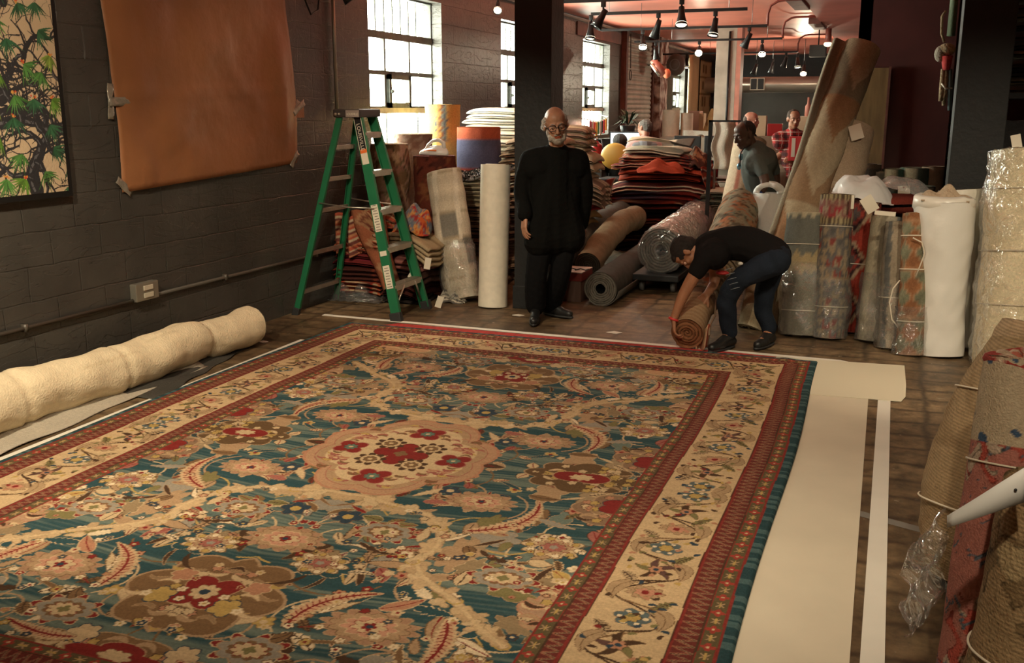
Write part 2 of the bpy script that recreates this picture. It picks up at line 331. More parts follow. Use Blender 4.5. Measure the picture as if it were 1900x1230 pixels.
# roll-up shutter with its rails
b = MB(); ns = 34; P = []; 
zs = np.linspace(.02, 2.98, ns * 8 + 1); xs = XW + .035 + .028 * np.abs(np.sin(zs / 2.98 * ns * PI)) ** .7
Pg = np.stack([np.stack([xs, np.full_like(xs, yy), zs], -1) for yy in (18.22, 20.34)]); b.grid(Pg)
d1 = struct(b.build('door_1', 'shutter_metal'))
b = MB(); b.box((XW, 18.10, 0), (XW + .10, 18.22, ZC)); b.box((XW, 20.34, 0), (XW + .10, 20.42, ZC)); b.build('rail', 'rust_paint', d1, smooth=False)
b = MB(); b.tube([(XW + .14, 18.25 + .07 * math.cos(a), 2.28 + .09 * math.sin(a)) for a in np.linspace(0, 2 * PI, 20)], .008, 6, caps=False); b.tube([(XW + .14, 18.25, 2.4), (XW + .13, 18.25, 3.0)], .008, 6); b.build('pull_chain', 'black_metal', d1)
b = MB(); b.box((XW, 20.45, 0), (XW + .22, 21.15, ZC)); struct(b.build('trim_7', 'peeling', smooth=False))
b = MB(); b.box((XW, 15.3, 2.80), (XW + .02, 18.05, 3.0)); struct(b.build('trim_8', 'rust_paint', smooth=False))
b = MB(); b.tube([(XW + .05, 8.0, ZC - .05), (XW + .05, 17.8, ZC - .05)], .022, 8); b.tube([(XW + .05, 21.3, ZC - .08), (XW + .05, 26, ZC - .08)], .022, 8); struct(b.build('trim_9', 'white_column'))
# conduit along the wall and its socket box, the vertical pipe
t_ = thing('wall_conduit', 'long dark painted conduit running low along the block wall', 'conduit', (XW, 5.3, .45))
b = MB(); b.tube([(XW + .02, -1.5, .45), (XW + .02, 5.2, .45)], .014, 8); b.tube([(XW + .02, 5.42, .455), (XW + .02, 8.0, .445)], .013, 8)
for yy in (2.9, 4.3, 6.2, 7.5): b.box((XW, yy - .012, .43), (XW + .038, yy + .012, .475))
b.build('pipe', mat('wall_gloss', (.10, .087, .07), .33), t_)
b = MB(); b.box((XW, 5.2, .44), (XW + .055, 5.42, .56), bev=.008); bx = b.build('socket_box', mat('galv', (.36, .34, .28), .35, .6), t_, smooth=False)
b = MB()
for zz in (.475, .525): b.box((XW + .055, 5.27, zz - .016), (XW + .062, 5.36, zz + .016), bev=.004)
b.build('outlet', mat('cream_plastic', (.62, .57, .45), .4), t_, smooth=False)
b = MB(); b.tube([(XW + .03, 7.93, 1.66), (XW + .03, 7.93, ZC - .2)], .016, 8)
tag(b.build('vertical_pipe', mat('pipe_metal', (.38, .35, .28), .35, .6)), 'thin metal pipe running up the block wall above the green ladder', 'pipe')
# the back: duct with grille, dark band
b = MB(); zz = np.linspace(-PI / 2, PI / 2, 12); xx = np.linspace(-4.6, -.4, 40)
P = np.stack([np.stack([np.full(12, x_), 26.6 - .35 * np.cos(zz) - .25 * math.sin((x_ + 4.6) / 4.3 * PI), 2.27 + .19 * np.sin(zz) * 1.0 + 0 * zz], -1) for x_ in xx]); b.grid(P)
P2 = P.copy(); P2[:, :, 1] = 26.9; b.grid(P2[:, [0, 11]])
du = tag(b.build('air_duct', mat('duct_metal', (.62, .58, .5), .3, .75, bump=.15, bscale=3)), 'long curved silver air duct spanning the far back wall', 'duct')
b = MB(); b.box((-4.5, 28.2, 2.50), (-.3, 28.45, ZC)); struct(b.build('trim_10', 'black_paint', smooth=False))
# ================================================================ PAINTER (colours woven into a surface, in metres)
class Canvas:
    def __init__(s, x0, y0, x1, y1, res, bg):
        s.x0, s.y0, s.res = x0, y0, res; s.w = int((x1 - x0) / res) + 1; s.h = int((y1 - y0) / res) + 1
        s.a = np.zeros((s.h, s.w, 3), np.float32); s.a[:] = bg
    def win(s, xa, ya, xb, yb):
        i0 = max(0, int((xa - s.x0) / s.res)); i1 = min(s.w, int((xb - s.x0) / s.res) + 2); j0 = max(0, int((ya - s.y0) / s.res)); j1 = min(s.h, int((yb - s.y0) / s.res) + 2)
        if i1 <= i0 or j1 <= j0: return None
        X, Y = np.meshgrid(s.x0 + np.arange(i0, i1) * s.res, s.y0 + np.arange(j0, j1) * s.res)
        return s.a[j0:j1, i0:i1], X, Y
    def rect(s, xa, ya, xb, yb, c):
        w_ = s.win(xa, ya, xb, yb)
        if w_: m = (w_[1] >= xa) & (w_[1] < xb) & (w_[2] >= ya) & (w_[2] < yb); w_[0][m] = c
    def polar(s, cx, cy, R, n, dep, c, rot=0., sx=1., sy=1., out=None, ow=.006, ph=0., sharp_=1.):
        w_ = s.win(cx - R * 1.3 * max(sx, sy) - ow, cy - R * 1.3 * max(sx, sy) - ow, cx + R * 1.3 * max(sx, sy) + ow, cy + R * 1.3 * max(sx, sy) + ow)
        if not w_: return
        a, X, Y = w_; dx, dy = X - cx, Y - cy; u = (dx * math.cos(rot) + dy * math.sin(rot)) / sx; v = (-dx * math.sin(rot) + dy * math.cos(rot)) / sy
        r = np.hypot(u, v); th = np.arctan2(v, u); f = R * (1 - dep * (1 - np.abs(np.cos(n * th / 2 + ph)) ** sharp_))
        if out is not None: a[r < f + ow] = out
        a[r < f] = c
    def leaf(s, pts, wd, c, out=None, ow=.004, ser=0., nser=12, vein=None, vw=.004, tip=1.0, side=None):
        p = np.array(pts, float)
        if len(p) == 3:                         # quadratic curve through three control points
            t = np.linspace(0, 1, 14)[:, None]; p = (1 - t) ** 2 * p[0] + 2 * t * (1 - t) * p[1] + t ** 2 * p[2]
        elif len(p) > 3:                        # smooth
            for _ in range(3):
                q = np.empty((2 * len(p) - 2, 2)); q[0::2] = .75 * p[:-1] + .25 * p[1:]; q[1::2] = .25 * p[:-1] + .75 * p[1:]; p = np.vstack([p[:1], q, p[-1:]])
        mg = wd * 1.6 + ow; w_ = s.win(p[:, 0].min() - mg, p[:, 1].min() - mg, p[:, 0].max() + mg, p[:, 1].max() + mg)
        if not w_: return
        a, X, Y = w_; seg = p[1:] - p[:-1]; L_ = np.hypot(*seg.T) + 1e-9; cum = np.concatenate([[0], np.cumsum(L_)]); T = cum[-1]
        D = np.full(X.shape, 1e9); TT = np.zeros(X.shape); S = np.zeros(X.shape)
        for k in range(len(seg)):
            dx, dy = X - p[k, 0], Y - p[k, 1]; t = np.clip((dx * seg[k, 0] + dy * seg[k, 1]) / L_[k] ** 2, 0, 1)
            ex, ey = dx - t * seg[k, 0], dy - t * seg[k, 1]; d = np.hypot(ex, ey); m = d < D
            D[m] = d[m]; TT[m] = ((cum[k] + t * L_[k]) / T)[m]; S[m] = np.sign(seg[k, 0] * ey - seg[k, 1] * ex)[m]
        prof = np.sin(np.clip(TT, 0, 1) ** .75 * PI) if tip else np.ones_like(TT)
        W_ = wd * prof
        if ser: W_ = W_ * (1 - ser * np.abs(((TT * nser - D / (wd + 1e-6) * .8) % 1)))
        if side: W_ = np.where(S * side > 0, W_, W_ * .35)
        if out is not None: a[D < W_ + ow * (prof > .02)] = out
        a[D < W_] = c
        if vein is not None:
            a[(D < vw) & (TT > .04) & (TT < .93)] = vein
            if ser: a[(D < W_ * .75) & (((TT * nser - D / (wd + 1e-6) * .8) % 1) < .22)] = vein
    def line(s, pts, wd, c): s.leaf(pts, wd, c, tip=0)
    def sample(s, X, Y):
        i = np.clip(((X - s.x0) / s.res + .5).astype(int), 0, s.w - 1); j = np.clip(((Y - s.y0) / s.res + .5).astype(int), 0, s.h - 1); return s.a[j, i]
def fnoise(X, Y, sc, seed):
    o = np.zeros(np.shape(X)); r = np.random.RandomState(seed)
    for k in range(6):
        w_ = r.normal(size=2) * sc * (1 + .5 * k); o += np.sin(X * w_[0] + Y * w_[1] + r.uniform(0, 6)) / (1 + .4 * k)
    return o / 2.5
# wool dyes
TEAL = (.032, .074, .082); TEAL2 = (.150, .185, .15); CREAM = (.56, .41, .235); TAN = (.40, .26, .145); SALM = (.44, .215, .125); ROSE = (.34, .12, .09)
RED = (.22, .026, .022); BROWN = (.20, .115, .055); DBR = (.075, .04, .022); OCHRE = (.46, .31, .10); OLIVE = (.20, .17, .07); NAVY = (.035, .055, .075); IVORY = (.72, .58, .38); GREY = (.30, .26, .2)
def paint_rug():
    HX, HY = 1.82, 2.665
    C = Canvas(0, 0, HX, HY, .002, TEAL); r = random.Random(3)
    X, Y = np.meshgrid(np.arange(C.w) * .002, np.arange(C.h) * .002)
    ab = fnoise(X * .6 + Y * 0, Y * 9, 2.2, 5) + .7 * fnoise(X * 1.5, Y * 38 + X * 5, 1.5, 6)      # dye lots of the yarn
    k = np.clip(ab * 1.0 + .32, 0, 1)[..., None]; C.a[:] = np.array(TEAL) * (1 - k) + np.array(TEAL2) * k
    fx, fy = HX - .62, HY - .64
    def flower(x, y, R, kind=0, rot=0.):
        if kind == 0:      # cream serrated palmette
            C.polar(x, y, R, 10, .28, CREAM, rot, 1.15, .85, out=BROWN, ow=.006); 
            for q in range(10):
                a = q * 2 * PI / 10 + rot; C.polar(x + R * .78 * 1.1 * math.cos(a), y + R * .78 * .85 * math.sin(a), R * .13, 1, 0, OCHRE if q % 2 else IVORY, out=BROWN, ow=.003)
            C.polar(x, y, R * .62, 14, .25, TAN, rot, 1.1, .85, out=RED, ow=.003); C.polar(x, y, R * .42, 8, .3, ROSE, rot, 1.1, .85, out=DBR, ow=.003); C.polar(x, y, R * .17, 5, .3, GREY)
        elif kind == 1:    # broad tan lotus
            C.polar(x, y, R, 14, .22, (.38, .22, .13), rot, 1.25, .8, out=TAN, ow=.008); C.polar(x, y, R * .82, 12, .18, TAN, rot, 1.25, .8, out=BROWN, ow=.004)
            C.polar(x, y, R * .6, 9, .28, (.52, .27, .17), rot, 1.2, .8, out=CREAM, ow=.005); C.polar(x, y, R * .4, 7, .35, CREAM, rot, 1.2, .8, out=RED, ow=.003); C.polar(x, y, R * .2, 5, .4, RED, rot)
            C.polar(x, y, R * .09, 1, 0, NAVY)
        elif kind == 2:    # pink-ringed lotus with red lobes
            for q in range(8):
                a = q * PI / 4 + rot; C.polar(x + R * 1.02 * 1.2 * math.cos(a), y + R * .85 * math.sin(a), R * .2, 3, .3, RED, a, out=CREAM, ow=.005)
            C.polar(x, y, R * .95, 8, .2, GREY, rot, 1.2, .85, out=TAN, ow=.006); C.polar(x, y, R * .68, 10, .2, BROWN, rot, 1.2, .85); C.polar(x, y, R * .55, 9, .3, CREAM, rot, 1.2, .8, out=RED, ow=.003); C.polar(x, y, R * .25, 4, .4, OLIVE, rot)
        elif kind == 3:    # dark rosette
            C.polar(x, y, R, 8, .5, DBR, rot, sharp_=.7); C.polar(x, y, R * .6, 1, 0, CREAM, out=BROWN, ow=.004); C.polar(x, y, R * .42, 8, .25, BROWN, out=DBR, ow=.003); C.polar(x, y, R * .15, 1, 0, CREAM)
        elif kind == 4:    # red quatrefoil
            C.polar(x, y, R, 4, .45, RED, rot, out=ROSE, ow=.007); C.polar(x, y, R * .42, 8, .35, (.11, .17, .13), rot, out=DBR, ow=.003); C.polar(x, y, R * .12, 1, 0, CREAM)
        elif kind == 5:    # small five-petalled bloom
            C.polar(x, y, R, 5, .4, r.choice([RED, IVORY, SALM, NAVY, OCHRE, IVORY, CREAM]), rot, out=r.choice([CREAM, DBR, BROWN]), ow=.004); C.polar(x, y, R * .35, 1, 0, r.choice([CREAM, OCHRE, RED]))
    def feather(p, wd, c=SALM): C.leaf(p, wd * 1.25, CREAM, out=TAN, ow=.005, ser=.35, nser=16); C.leaf(p, wd * .95, (.55, .33, .19), ser=.45, nser=18, vein=RED, vw=.005)
    def cloud(x, y, sx, sy, c, edge, seed=0, n=8, R=.3):
        rr = random.Random(seed); C.polar(x, y, R, n, .22, c, 0, sx, sy, out=edge, ow=.010)
        for q in range(int(40)):
            a = rr.uniform(0, 2 * PI); d = rr.uniform(.35, .85) * R; px, py = x + d * sx * math.cos(a), y + d * sy * math.sin(a)
            if rr.random() < .5: C.leaf([(px - .04, py), (px, py + rr.choice([-.05, .05])), (px + .045, py + .01)], .011, rr.choice([CREAM, TAN, OCHRE, (.30, .19, .10), DBR]), out=edge, ow=.003)
            else: C.polar(px, py, .022, 5, .35, rr.choice([CREAM, OCHRE, SALM]), a, out=DBR, ow=.003)
    # winding vines with small leaves
    for q in range(46):
        x, y = r.uniform(0, fx), r.uniform(0, fy); a = r.uniform(0, 6.28); pts = [(x, y)]; cur = r.choice([-1, 1]) * r.uniform(.25, .6)
        for k in range(7): a += cur; x += .055 * math.cos(a); y += .055 * math.sin(a); pts.append((x, y))
        C.line(pts, .005, r.choice([CREAM, TAN, OCHRE, BROWN]))
    for q in range(26):
        x, y = r.uniform(0, fx), r.uniform(0, fy); C.polar(x, y, r.uniform(.06, .13), r.choice([5, 6, 7]), .35, r.choice([TAN, GREY, (.28, .20, .11), BROWN, OLIVE, (.33, .24, .14), TEAL, TEAL2]), r.uniform(0, 3), r.uniform(.9, 1.5), .7, out=r.choice([CREAM, TAN, BROWN]), ow=.005)
    for q in range(250):
        x, y = r.uniform(0, fx), r.uniform(0, fy); a = r.uniform(0, 6.28); l = r.uniform(.04, .10); b_ = a + r.uniform(-1, 1)
        p = [(x, y), (x + l * math.cos(a), y + l * math.sin(a)), (x + l * math.cos(a) + l * .9 * math.cos(b_), y + l * math.sin(a) + l * .9 * math.sin(b_))]
        k = r.random()
        if k < .55: C.leaf(p, r.uniform(.014, .032), r.choice([CREAM, SALM, TAN, ROSE, OCHRE, OLIVE, DBR, BROWN, GREY, TAN, CREAM, TAN, TEAL, BROWN, IVORY]), out=r.choice([CREAM, TAN, BROWN, DBR]), ow=.0045, ser=r.choice([0, .4]), nser=6, vein=r.choice([None, RED, DBR]), vw=.0025)
        elif k < .8: flower(x, y, r.uniform(.018, .04), 5, a)
        else: C.leaf(p, r.uniform(.008, .014), r.choice([DBR, RED, BROWN, CREAM, TEAL]), out=TAN, ow=.003)
    # cloud band
    cb = [(.0, .56), (.10, .545), (.25, .60), (.42, .62), (.55, .74), (.62, .92), (.58, 1.06), (.70, 1.20), (.86, 1.30), (1.0, 1.44), (1.12, 1.52)]
    C.leaf(cb, .015, CREAM, out=TAN, ow=.006, tip=0); 
    for k in range(len(cb) - 1):
        for q in range(3):
            f = (q + r.random()) / 3; x = cb[k][0] * (1 - f) + cb[k + 1][0] * f; y = cb[k][1] * (1 - f) + cb[k + 1][1] * f
            C.polar(x + r.uniform(-.03, .045), y + r.uniform(-.02, .05), r.uniform(.022, .062), r.choice([3, 5, 6]), .45, r.choice([(.54, .38, .21), (.48, .33, .18), CREAM]), r.uniform(0, 3), r.uniform(.8, 1.7), r.uniform(.6, 1.), out=r.choice([TAN, (.33, .24, .12)]), ow=.004)
    C.leaf(cb, .008, (.58, .42, .235), tip=0)
    for (x, y) in cb[2::2]: C.line([(x - .03, y + .01), (x, y + .03), (x + .03, y), (x + .01, y - .02)], .0035, OCHRE)
    # medallion
    C.polar(0, 0, .50, 8, .17, (.44, .26, .15), PI / 8, .96, 1.12, out=SALM, ow=.016, sharp_=.8); C.polar(0, 0, .45, 8, .18, TAN, PI / 8, .96, 1.12, out=ROSE, ow=.005, sharp_=.8); C.polar(0, 0, .40, 8, .17, CREAM, PI / 8, .96, 1.1, sharp_=.8)
    for q in range(26):
        a = r.uniform(0, PI / 2); d = r.uniform(.27, .40); x, y = d * math.cos(a), d * 1.1 * math.sin(a)
        C.leaf([(x - .03, y), (x, y + .035), (x + .03, y - .01)], r.uniform(.006, .013), r.choice([SALM, ROSE, BROWN, OCHRE]), out=RED if q % 2 else None, ow=.002)
    C.polar(0, 0, .15, 4, .55, RED, 0, 1, 1, out=DBR, ow=.003); C.polar(0, 0, .04, 4, .4, BROWN)
    flower(.115, .12, .085, 3, .3); flower(0, .32, .095, 4, PI / 4); flower(.29, 0, .09, 4, PI / 4)
    flower(.42, .36, .05, 5)
    # pendants on the long axis, side clouds
    C.polar(0, 1.55, .31, 7, .2, BROWN, 0, 1.0, .98, out=TAN, ow=.012); cloud(0, 1.55, 1.0, .98, BROWN, TAN, 4, 7, .31)
    C.polar(0, 1.55, .13, 4, .4, RED, PI / 4, out=TAN, ow=.006); C.polar(0, 1.55, .055, 8, .25, CREAM, out=BROWN, ow=.003); C.polar(0, 1.55, .02, 1, 0, NAVY)
    for sx_ in (.14,): C.polar(sx_, 1.62, .06, 5, .3, OCHRE, out=NAVY, ow=.005); C.polar(sx_ + .02, 1.46, .05, 5, .3, SALM, out=CREAM, ow=.005)
    cloud(.93, 0, 1.0, .72, (.13, .075, .035), TAN, 9, 8, .27); C.polar(.93, 0, .11, 2, .45, RED, 0, 1.2, .8, out=TAN, ow=.006); C.polar(.93, 0, .05, 8, .3, CREAM, 0, 1.2, .8)
    cloud(fx + .02, .34, .9, .75, (.24, .15, .09), TAN, 12, 6, .25); C.polar(fx - .0, .30, .12, 3, .4, RED, 0, 1, .7, out=NAVY, ow=.004)
    cloud(.0, fy + .03, 1.7, .62, BROWN, TAN, 15, 9, .27); C.polar(0.0, fy - .02, .13, 4, .4, RED, 0, 1.5, .6, out=TAN, ow=.006); C.polar(.0, fy - .02, .05, 7, .3, CREAM, 0, 1.3, .8, out=BROWN, ow=.003); C.polar(.2, fy - .1, .06, 6, .3, CREAM, out=NAVY, ow=.005)
    cloud(fx - .05, fy + .02, 1.5, .8, (.52, .31, .17), CREAM, 18, 7, .26); flower(fx - .16, fy - .20, .085, 3)
    cloud(fx + .03, 1.25, .8, .8, (.42, .26, .16), SALM, 21, 6, .19)
    # palmettes, lotuses, feathers
    for x, y, R, kd in ((.25, 1.20, .105, 0), (1.04, .77, .115, 0), (.60, .43, .13, 1), (.66, 1.56, .14, 1), (0, 1.06, .14, 1), (.38, 1.82, .10, 2), (1.06, 1.66, .07, 0), (.95, 1.08, .10, 2), (.35, .86, .10, 2), (.82, 1.85, .08, 1), (.13, .78, .07, 5)): flower(x, y, R, kd)
    feather([(.64, .74), (.95, .62), (.84, .33)], .042); feather([(.40, 1.66), (.36, 1.42), (.60, 1.33)], .040); feather([(.88, 1.42), (.98, 1.62), (.90, 1.78)], .036, ROSE); feather([(.20, 1.95), (.32, 2.0), (.52, 1.93)], .03)
    C.leaf([(.30, .98), (.42, 1.06), (.50, 1.02)], .02, DBR, ser=.6, nser=5, out=TAN, ow=.003); C.leaf([(.78, .88), (.86, .98), (1.0, .94)], .022, DBR, ser=.6, nser=5); C.leaf([(.26, 1.3), (.24, 1.40), (.15, 1.42)], .012, DBR)
    for q in range(110): flower(r.uniform(.05, fx), r.uniform(.6, fy), r.uniform(.012, .022), 5, r.uniform(0, 6))
    # borders (d = distance from the edge)
    D = np.minimum(HX - X, HY - Y); S = np.where(HX - X < HY - Y, Y, X)     # S runs along the border
    a = C.a
    t = np.array(TEAL); 
    def band(d0, d1, c): a[(D >= d0) & (D < d1)] = c
    band(0, .045, t * .9); m = (D < .045); a[m] = (np.array(TEAL) * .8 + .5 * np.array((.09, .13, .12)) * (np.sin(S * 41) + np.sin(S * 93 + 2) > .2)[..., None])[m]
    def guard(d0, d1, flip):
        band(d0, d1, (.15, .022, .018)); w_ = d1 - d0; 
        zz = (S / .042) % 1; tri = np.abs(zz - .5) * 2
        za, zb = (d0 + .006, d0 + w_ * .52) if flip else (d0 + w_ * .48, d1 - .006); fa, fb = (d0 + w_ * .56, d1 - .006) if flip else (d0 + .006, d0 + w_ * .44)
        q = (D - za) / (zb - za); m = (q > 0) & (q < 1); a[m] = (.145, .032, .024)
        for off, c in ((0, DBR), (.2, (.30, .12, .07)), (-.22, (.26, .15, .09))): a[m & (np.abs(q - (.5 + off * .6) - (tri - .5) * .8) < .09)] = c
        m = (D > fa) & (D < fb); a[m] = (.115, .085, .04); cell = np.floor(S / .058); u = ((S / .058) % 1 - .5) * .058; v = D - (fa + fb) / 2; rr_ = np.hypot(u, v); th = np.arctan2(v, u)
        pet = (fb - fa) * .42 * (1 - .45 * (1 - np.abs(np.cos(th * 2)))); a[m & (rr_ < pet) & (cell % 2 == 0)] = (.33, .05, .035); a[m & (rr_ < .006) & (cell % 2 == 0)] = CREAM
        a[m & (np.abs(np.abs(u) - np.abs(v)) < .0045) & (rr_ < .022) & (cell % 2 == 1)] = TAN; a[m & (np.abs(v) < .003) & (cell % 2 == 1) & (np.abs(u) < .02)] = OCHRE
        for dd in (d0, za if flip else zb, fa if not flip else fb, fa if flip else fb, d1 - .004): a[np.abs(D - dd) < .003] = (.23, .035, .027)
        a[np.abs(D - (zb + fa) / 2 if flip else D - (fb + za) / 2) < .0025] = DBR
    a[(D >= .20) & (D < .51)] = (.56, .40, .225)
    guard(.048, .20, False); guard(.51, .64, True)
    mid = .355
    def bp(side, s_, o):       # border point: s_ along, o across from the middle line
        return (HX - mid - o, s_) if side == 0 else (s_, HY - mid - o)
    for side, S1 in ((0, HY - .36), (1, HX - .36)):
        s_ = .06; k = 0
        while s_ < S1:
            sg = 1 if k % 2 else -1
            vine = [bp(side, s_ - .12, -sg * .08), bp(side, s_ - .06, sg * .11), bp(side, s_ + .05, sg * .12), bp(side, s_ + .12, -sg * .02), bp(side, s_ + .20, -sg * .10)]
            C.line(vine, .0048, DBR if k % 3 else BROWN)
            p0 = bp(side, s_, sg * .0); kk = k % 3
            if kk == 0:
                x, y = p0; C.polar(x, y, .062, 6, .25, (.10, .13, .13), .2, 1.1, 1, out=TAN, ow=.003); C.polar(x, y, .03, 6, .3, OCHRE, out=DBR, ow=.003)
                for q in range(6): aa = q * PI / 3; C.polar(x + .045 * math.cos(aa), y + .045 * math.sin(aa), .009, 1, 0, IVORY)
            elif kk == 1:
                x, y = p0; 
                for q in range(5): aa = q * 2 * PI / 5 + .4; C.leaf([(x, y), (x + .05 * math.cos(aa), y + .05 * math.sin(aa)), (x + .09 * math.cos(aa + .5), y + .09 * math.sin(aa + .5))], .014, r.choice([DBR, OLIVE, (.12, .06, .05)]), out=BROWN, ow=.003)
                C.polar(x, y, .03, 6, .35, SALM, out=DBR, ow=.003); C.polar(x, y, .012, 1, 0, NAVY)
            else:
                x, y = p0; C.polar(x, y, .065, 9, .3, TAN, 0, 1.1, .8, out=BROWN, ow=.004); C.polar(x, y, .04, 7, .3, (.50, .24, .15), 0, 1.1, .8, out=OLIVE, ow=.003); C.polar(x, y, .015, 1, 0, RED)
            f1 = [bp(side, s_ + .05, -sg * .12), bp(side, s_ + .11, -sg * .03), bp(side, s_ + .17, -sg * .09)]; C.leaf(f1, .027, OLIVE if k % 2 else (.42, .30, .17), ser=.5, nser=9, out=BROWN, ow=.002, vein=DBR, vw=.002)
            f2 = [bp(side, s_ - .07, sg * .06), bp(side, s_ - .02, sg * .14), bp(side, s_ + .08, sg * .10)]; C.leaf(f2, .030, (.40, .27, .15), out=BROWN, ow=.0025, vein=BROWN, vw=.002)
            for q in range(11):
                x, y = bp(side, s_ + r.uniform(-.1, .12), r.uniform(-.13, .13)); aa = r.uniform(0, 6.28)
                C.leaf([(x, y), (x + .022 * math.cos(aa), y + .022 * math.sin(aa)), (x + .03 * math.cos(aa + .9), y + .03 * math.sin(aa + .9))], .010, r.choice([DBR, DBR, OLIVE, SALM, OCHRE, RED, NAVY]), out=None)
            s_ += .19; k += 1
    a[(D > .2) & (D < .205)] = DBR; a[(D > .505) & (D < .51)] = DBR
    return C, HX, HY
RUGX, RUGY = -2.15, 4.215
C_, HX, HY = paint_rug()
def rug_mesh():
    st = .0042; nx = int(2 * HX / st); ny = int(2 * HY / st)
    u = np.linspace(-HX, HX, nx); v = np.linspace(-HY, HY, ny); U, V = np.meshgrid(u, v, indexing='ij')
    wu = U + .010 * np.sin(V * 3.1 + 1) * (1 - np.abs(U) / HX) + .0025 * np.sin(V * 7 + U * 4); wv = V + .012 * np.sin(U * 2.7 + .5) * (1 - np.abs(V) / HY) + .0025 * np.sin(U * 8 - V * 3)
    c = C_.sample(np.abs(wu), np.abs(wv))
    k = 1 + .10 * fnoise(U * .5, V * 14, 2, 21) + .05 * fnoise(U, V, 1.6, 22); c = c * k[..., None]
    x = RUGX + U + .012 * np.sin(V * 1.9) * (U / HX) - .015 * np.clip((V - 1.5), 0, 9) ** 2 * 0; y = RUGY + V
    e = np.minimum(HX - np.abs(U), HY - np.abs(V)); z = .009 + .012 * np.clip(e / .012, 0, 1) ** .5 + .0025 * wob(np.stack([U, V, 0 * U], -1), 1, 2.2, 4) + .006 * np.exp(-((U - HX + .25 + .05 * np.sin(V * 2)) / .05) ** 2)
    me = bpy.data.meshes.new('persian_rug'); P = np.stack([x, y, z], -1).reshape(-1, 3)
    me.vertices.add(len(P)); me.vertices.foreach_set('co', P.astype(np.float32).ravel())
    i = np.arange(nx - 1)[:, None] * ny + np.arange(ny - 1)[None]; i = i.ravel(); q = np.stack([i, i + ny, i + ny + 1, i + 1], -1)
    me.loops.add(q.size); me.loops.foreach_set('vertex_index', q.ravel().astype(np.int32)); me.polygons.add(len(q))
    me.polygons.foreach_set('loop_start', (np.arange(len(q)) * 4).astype(np.int32)); me.polygons.foreach_set('loop_total', np.full(len(q), 4, np.int32)); me.polygons.foreach_set('use_smooth', np.ones(len(q), bool))
    me.update(calc_edges=True); ca = me.color_attributes.new('Col', 'FLOAT_COLOR', 'POINT'); cc = np.ones((len(P), 4), np.float32); cc[:, :3] = c.reshape(-1, 3); ca.data.foreach_set('color', cc.ravel())
    me.materials.append(mat('rug_wool', vc=True, rough=.9, var=.14, vscale=90, bump=.35, bscale=260, spec=.1)); o = bpy.data.objects.new('persian_rug', me); COL.objects.link(o); return o
tag(rug_mesh(), 'large laid-out Persian rug with teal field, cream medallion and cream floral border', 'rug')
# plain things lying on the floor
mat('cream_paper', (.68, .61, .47), .6, var=.05, vscale=3); mat('white_tape', (.80, .77, .68), .55, var=.05, vscale=3); mat('grey_tape', (.20, .185, .16), .6)
def flat(name, pts, th, m, label, cat, z=0., sub=1):
    b = MB(); n = len(pts); v = [(x, y, z) for x, y in pts] + [(x, y, z + th) for x, y in pts]
    b.add(v, [tuple(range(n))[::-1], tuple(range(n, 2 * n))] + [(i, (i + 1) % n, n + (i + 1) % n, n + i) for i in range(n)])
    c = np.mean(pts, 0); o = b.build(name, m, origin=(c[0], c[1], z), smooth=False); return tag(o, label, cat)
flat('fringed_rug', [(-3.96, 6.60), (-3.60, 7.03), (-.9, 6.99), (-.40, 6.93), (-.40, 6.70)], .004, mat('red_wool', (.42, .035, .03), .9, var=.3, vscale=30, bump=.3, bscale=200), 'red edge of a second rug showing beyond the far side of the big Persian rug', 'rug', .001)
flat('white_strip', [(-4.02, 1.6), (-3.965, 1.6), (-3.965, 6.27), (-4.03, 6.27)], .004, 'white_tape', 'long white strip lying along the left edge of the big rug', 'floor strip')
flat('white_strip', [(.03, 1.5), (.105, 1.5), (.125, 6.1), (.055, 6.1)], .004, 'white_tape', 'long white strip lying right of the cream paper on the floor', 'floor strip', .0)
flat('white_strip', [(-4.35, 7.16), (-4.35, 7.11), (-.2, 6.98), (.12, 6.79), (.12, 6.84), (-.2, 7.03)], .003, 'white_tape', 'thin white strip running across the floor beyond the far edge of the big rug', 'floor strip')
flat('paper_underlay', [(-.7, 1.6), (.012, 1.6), (.0, 6.2), (-.7, 6.2)], .003, 'cream_paper', 'long cream paper sheet on the floor along the right edge of the big rug', 'paper')
p_ = [G(1440, 664), G(1678, 680), G(1681, 715), G(1680, 738), G(1672, 747), G(1640, 744), G(1440, 728)]
flat('paper_sheet', [(q.x, q.y) for q in p_], .003, mat('white_board', (.72, .66, .50), .55), 'pale sheet with a notched edge lying across the far end of the cream paper', 'paper', .0045)
flat('grey_tape', [(.0, 4.24), (.9, 3.9), (.9, 3.96), (.0, 4.30)], .001, 'grey_tape', 'short grey tape line crossing the brown floor beside the white strip', 'tape', .0005)
for i_, (px, py, s_, lb) in enumerate(((1140, 617, .06, 'small white paper scrap on the floor in front of the grey carpet roll'), (357, 695, .05, 'small white paper scrap on the floor beside the cream roll'), (487, 634, .045, 'white paper scrap by the far end of the cream roll'), (962, 585, .05, 'pale scrap on the floor beside the black pillar'))):
    q = G(px, py); flat('paper_scrap', [(q.x - s_, q.y - s_ * .3), (q.x + s_ * .4, q.y - s_ * .6), (q.x + s_, q.y + s_ * .2), (q.x - s_ * .2, q.y + s_ * .6)], .004, 'white_tape', lb, 'paper scrap', .0)
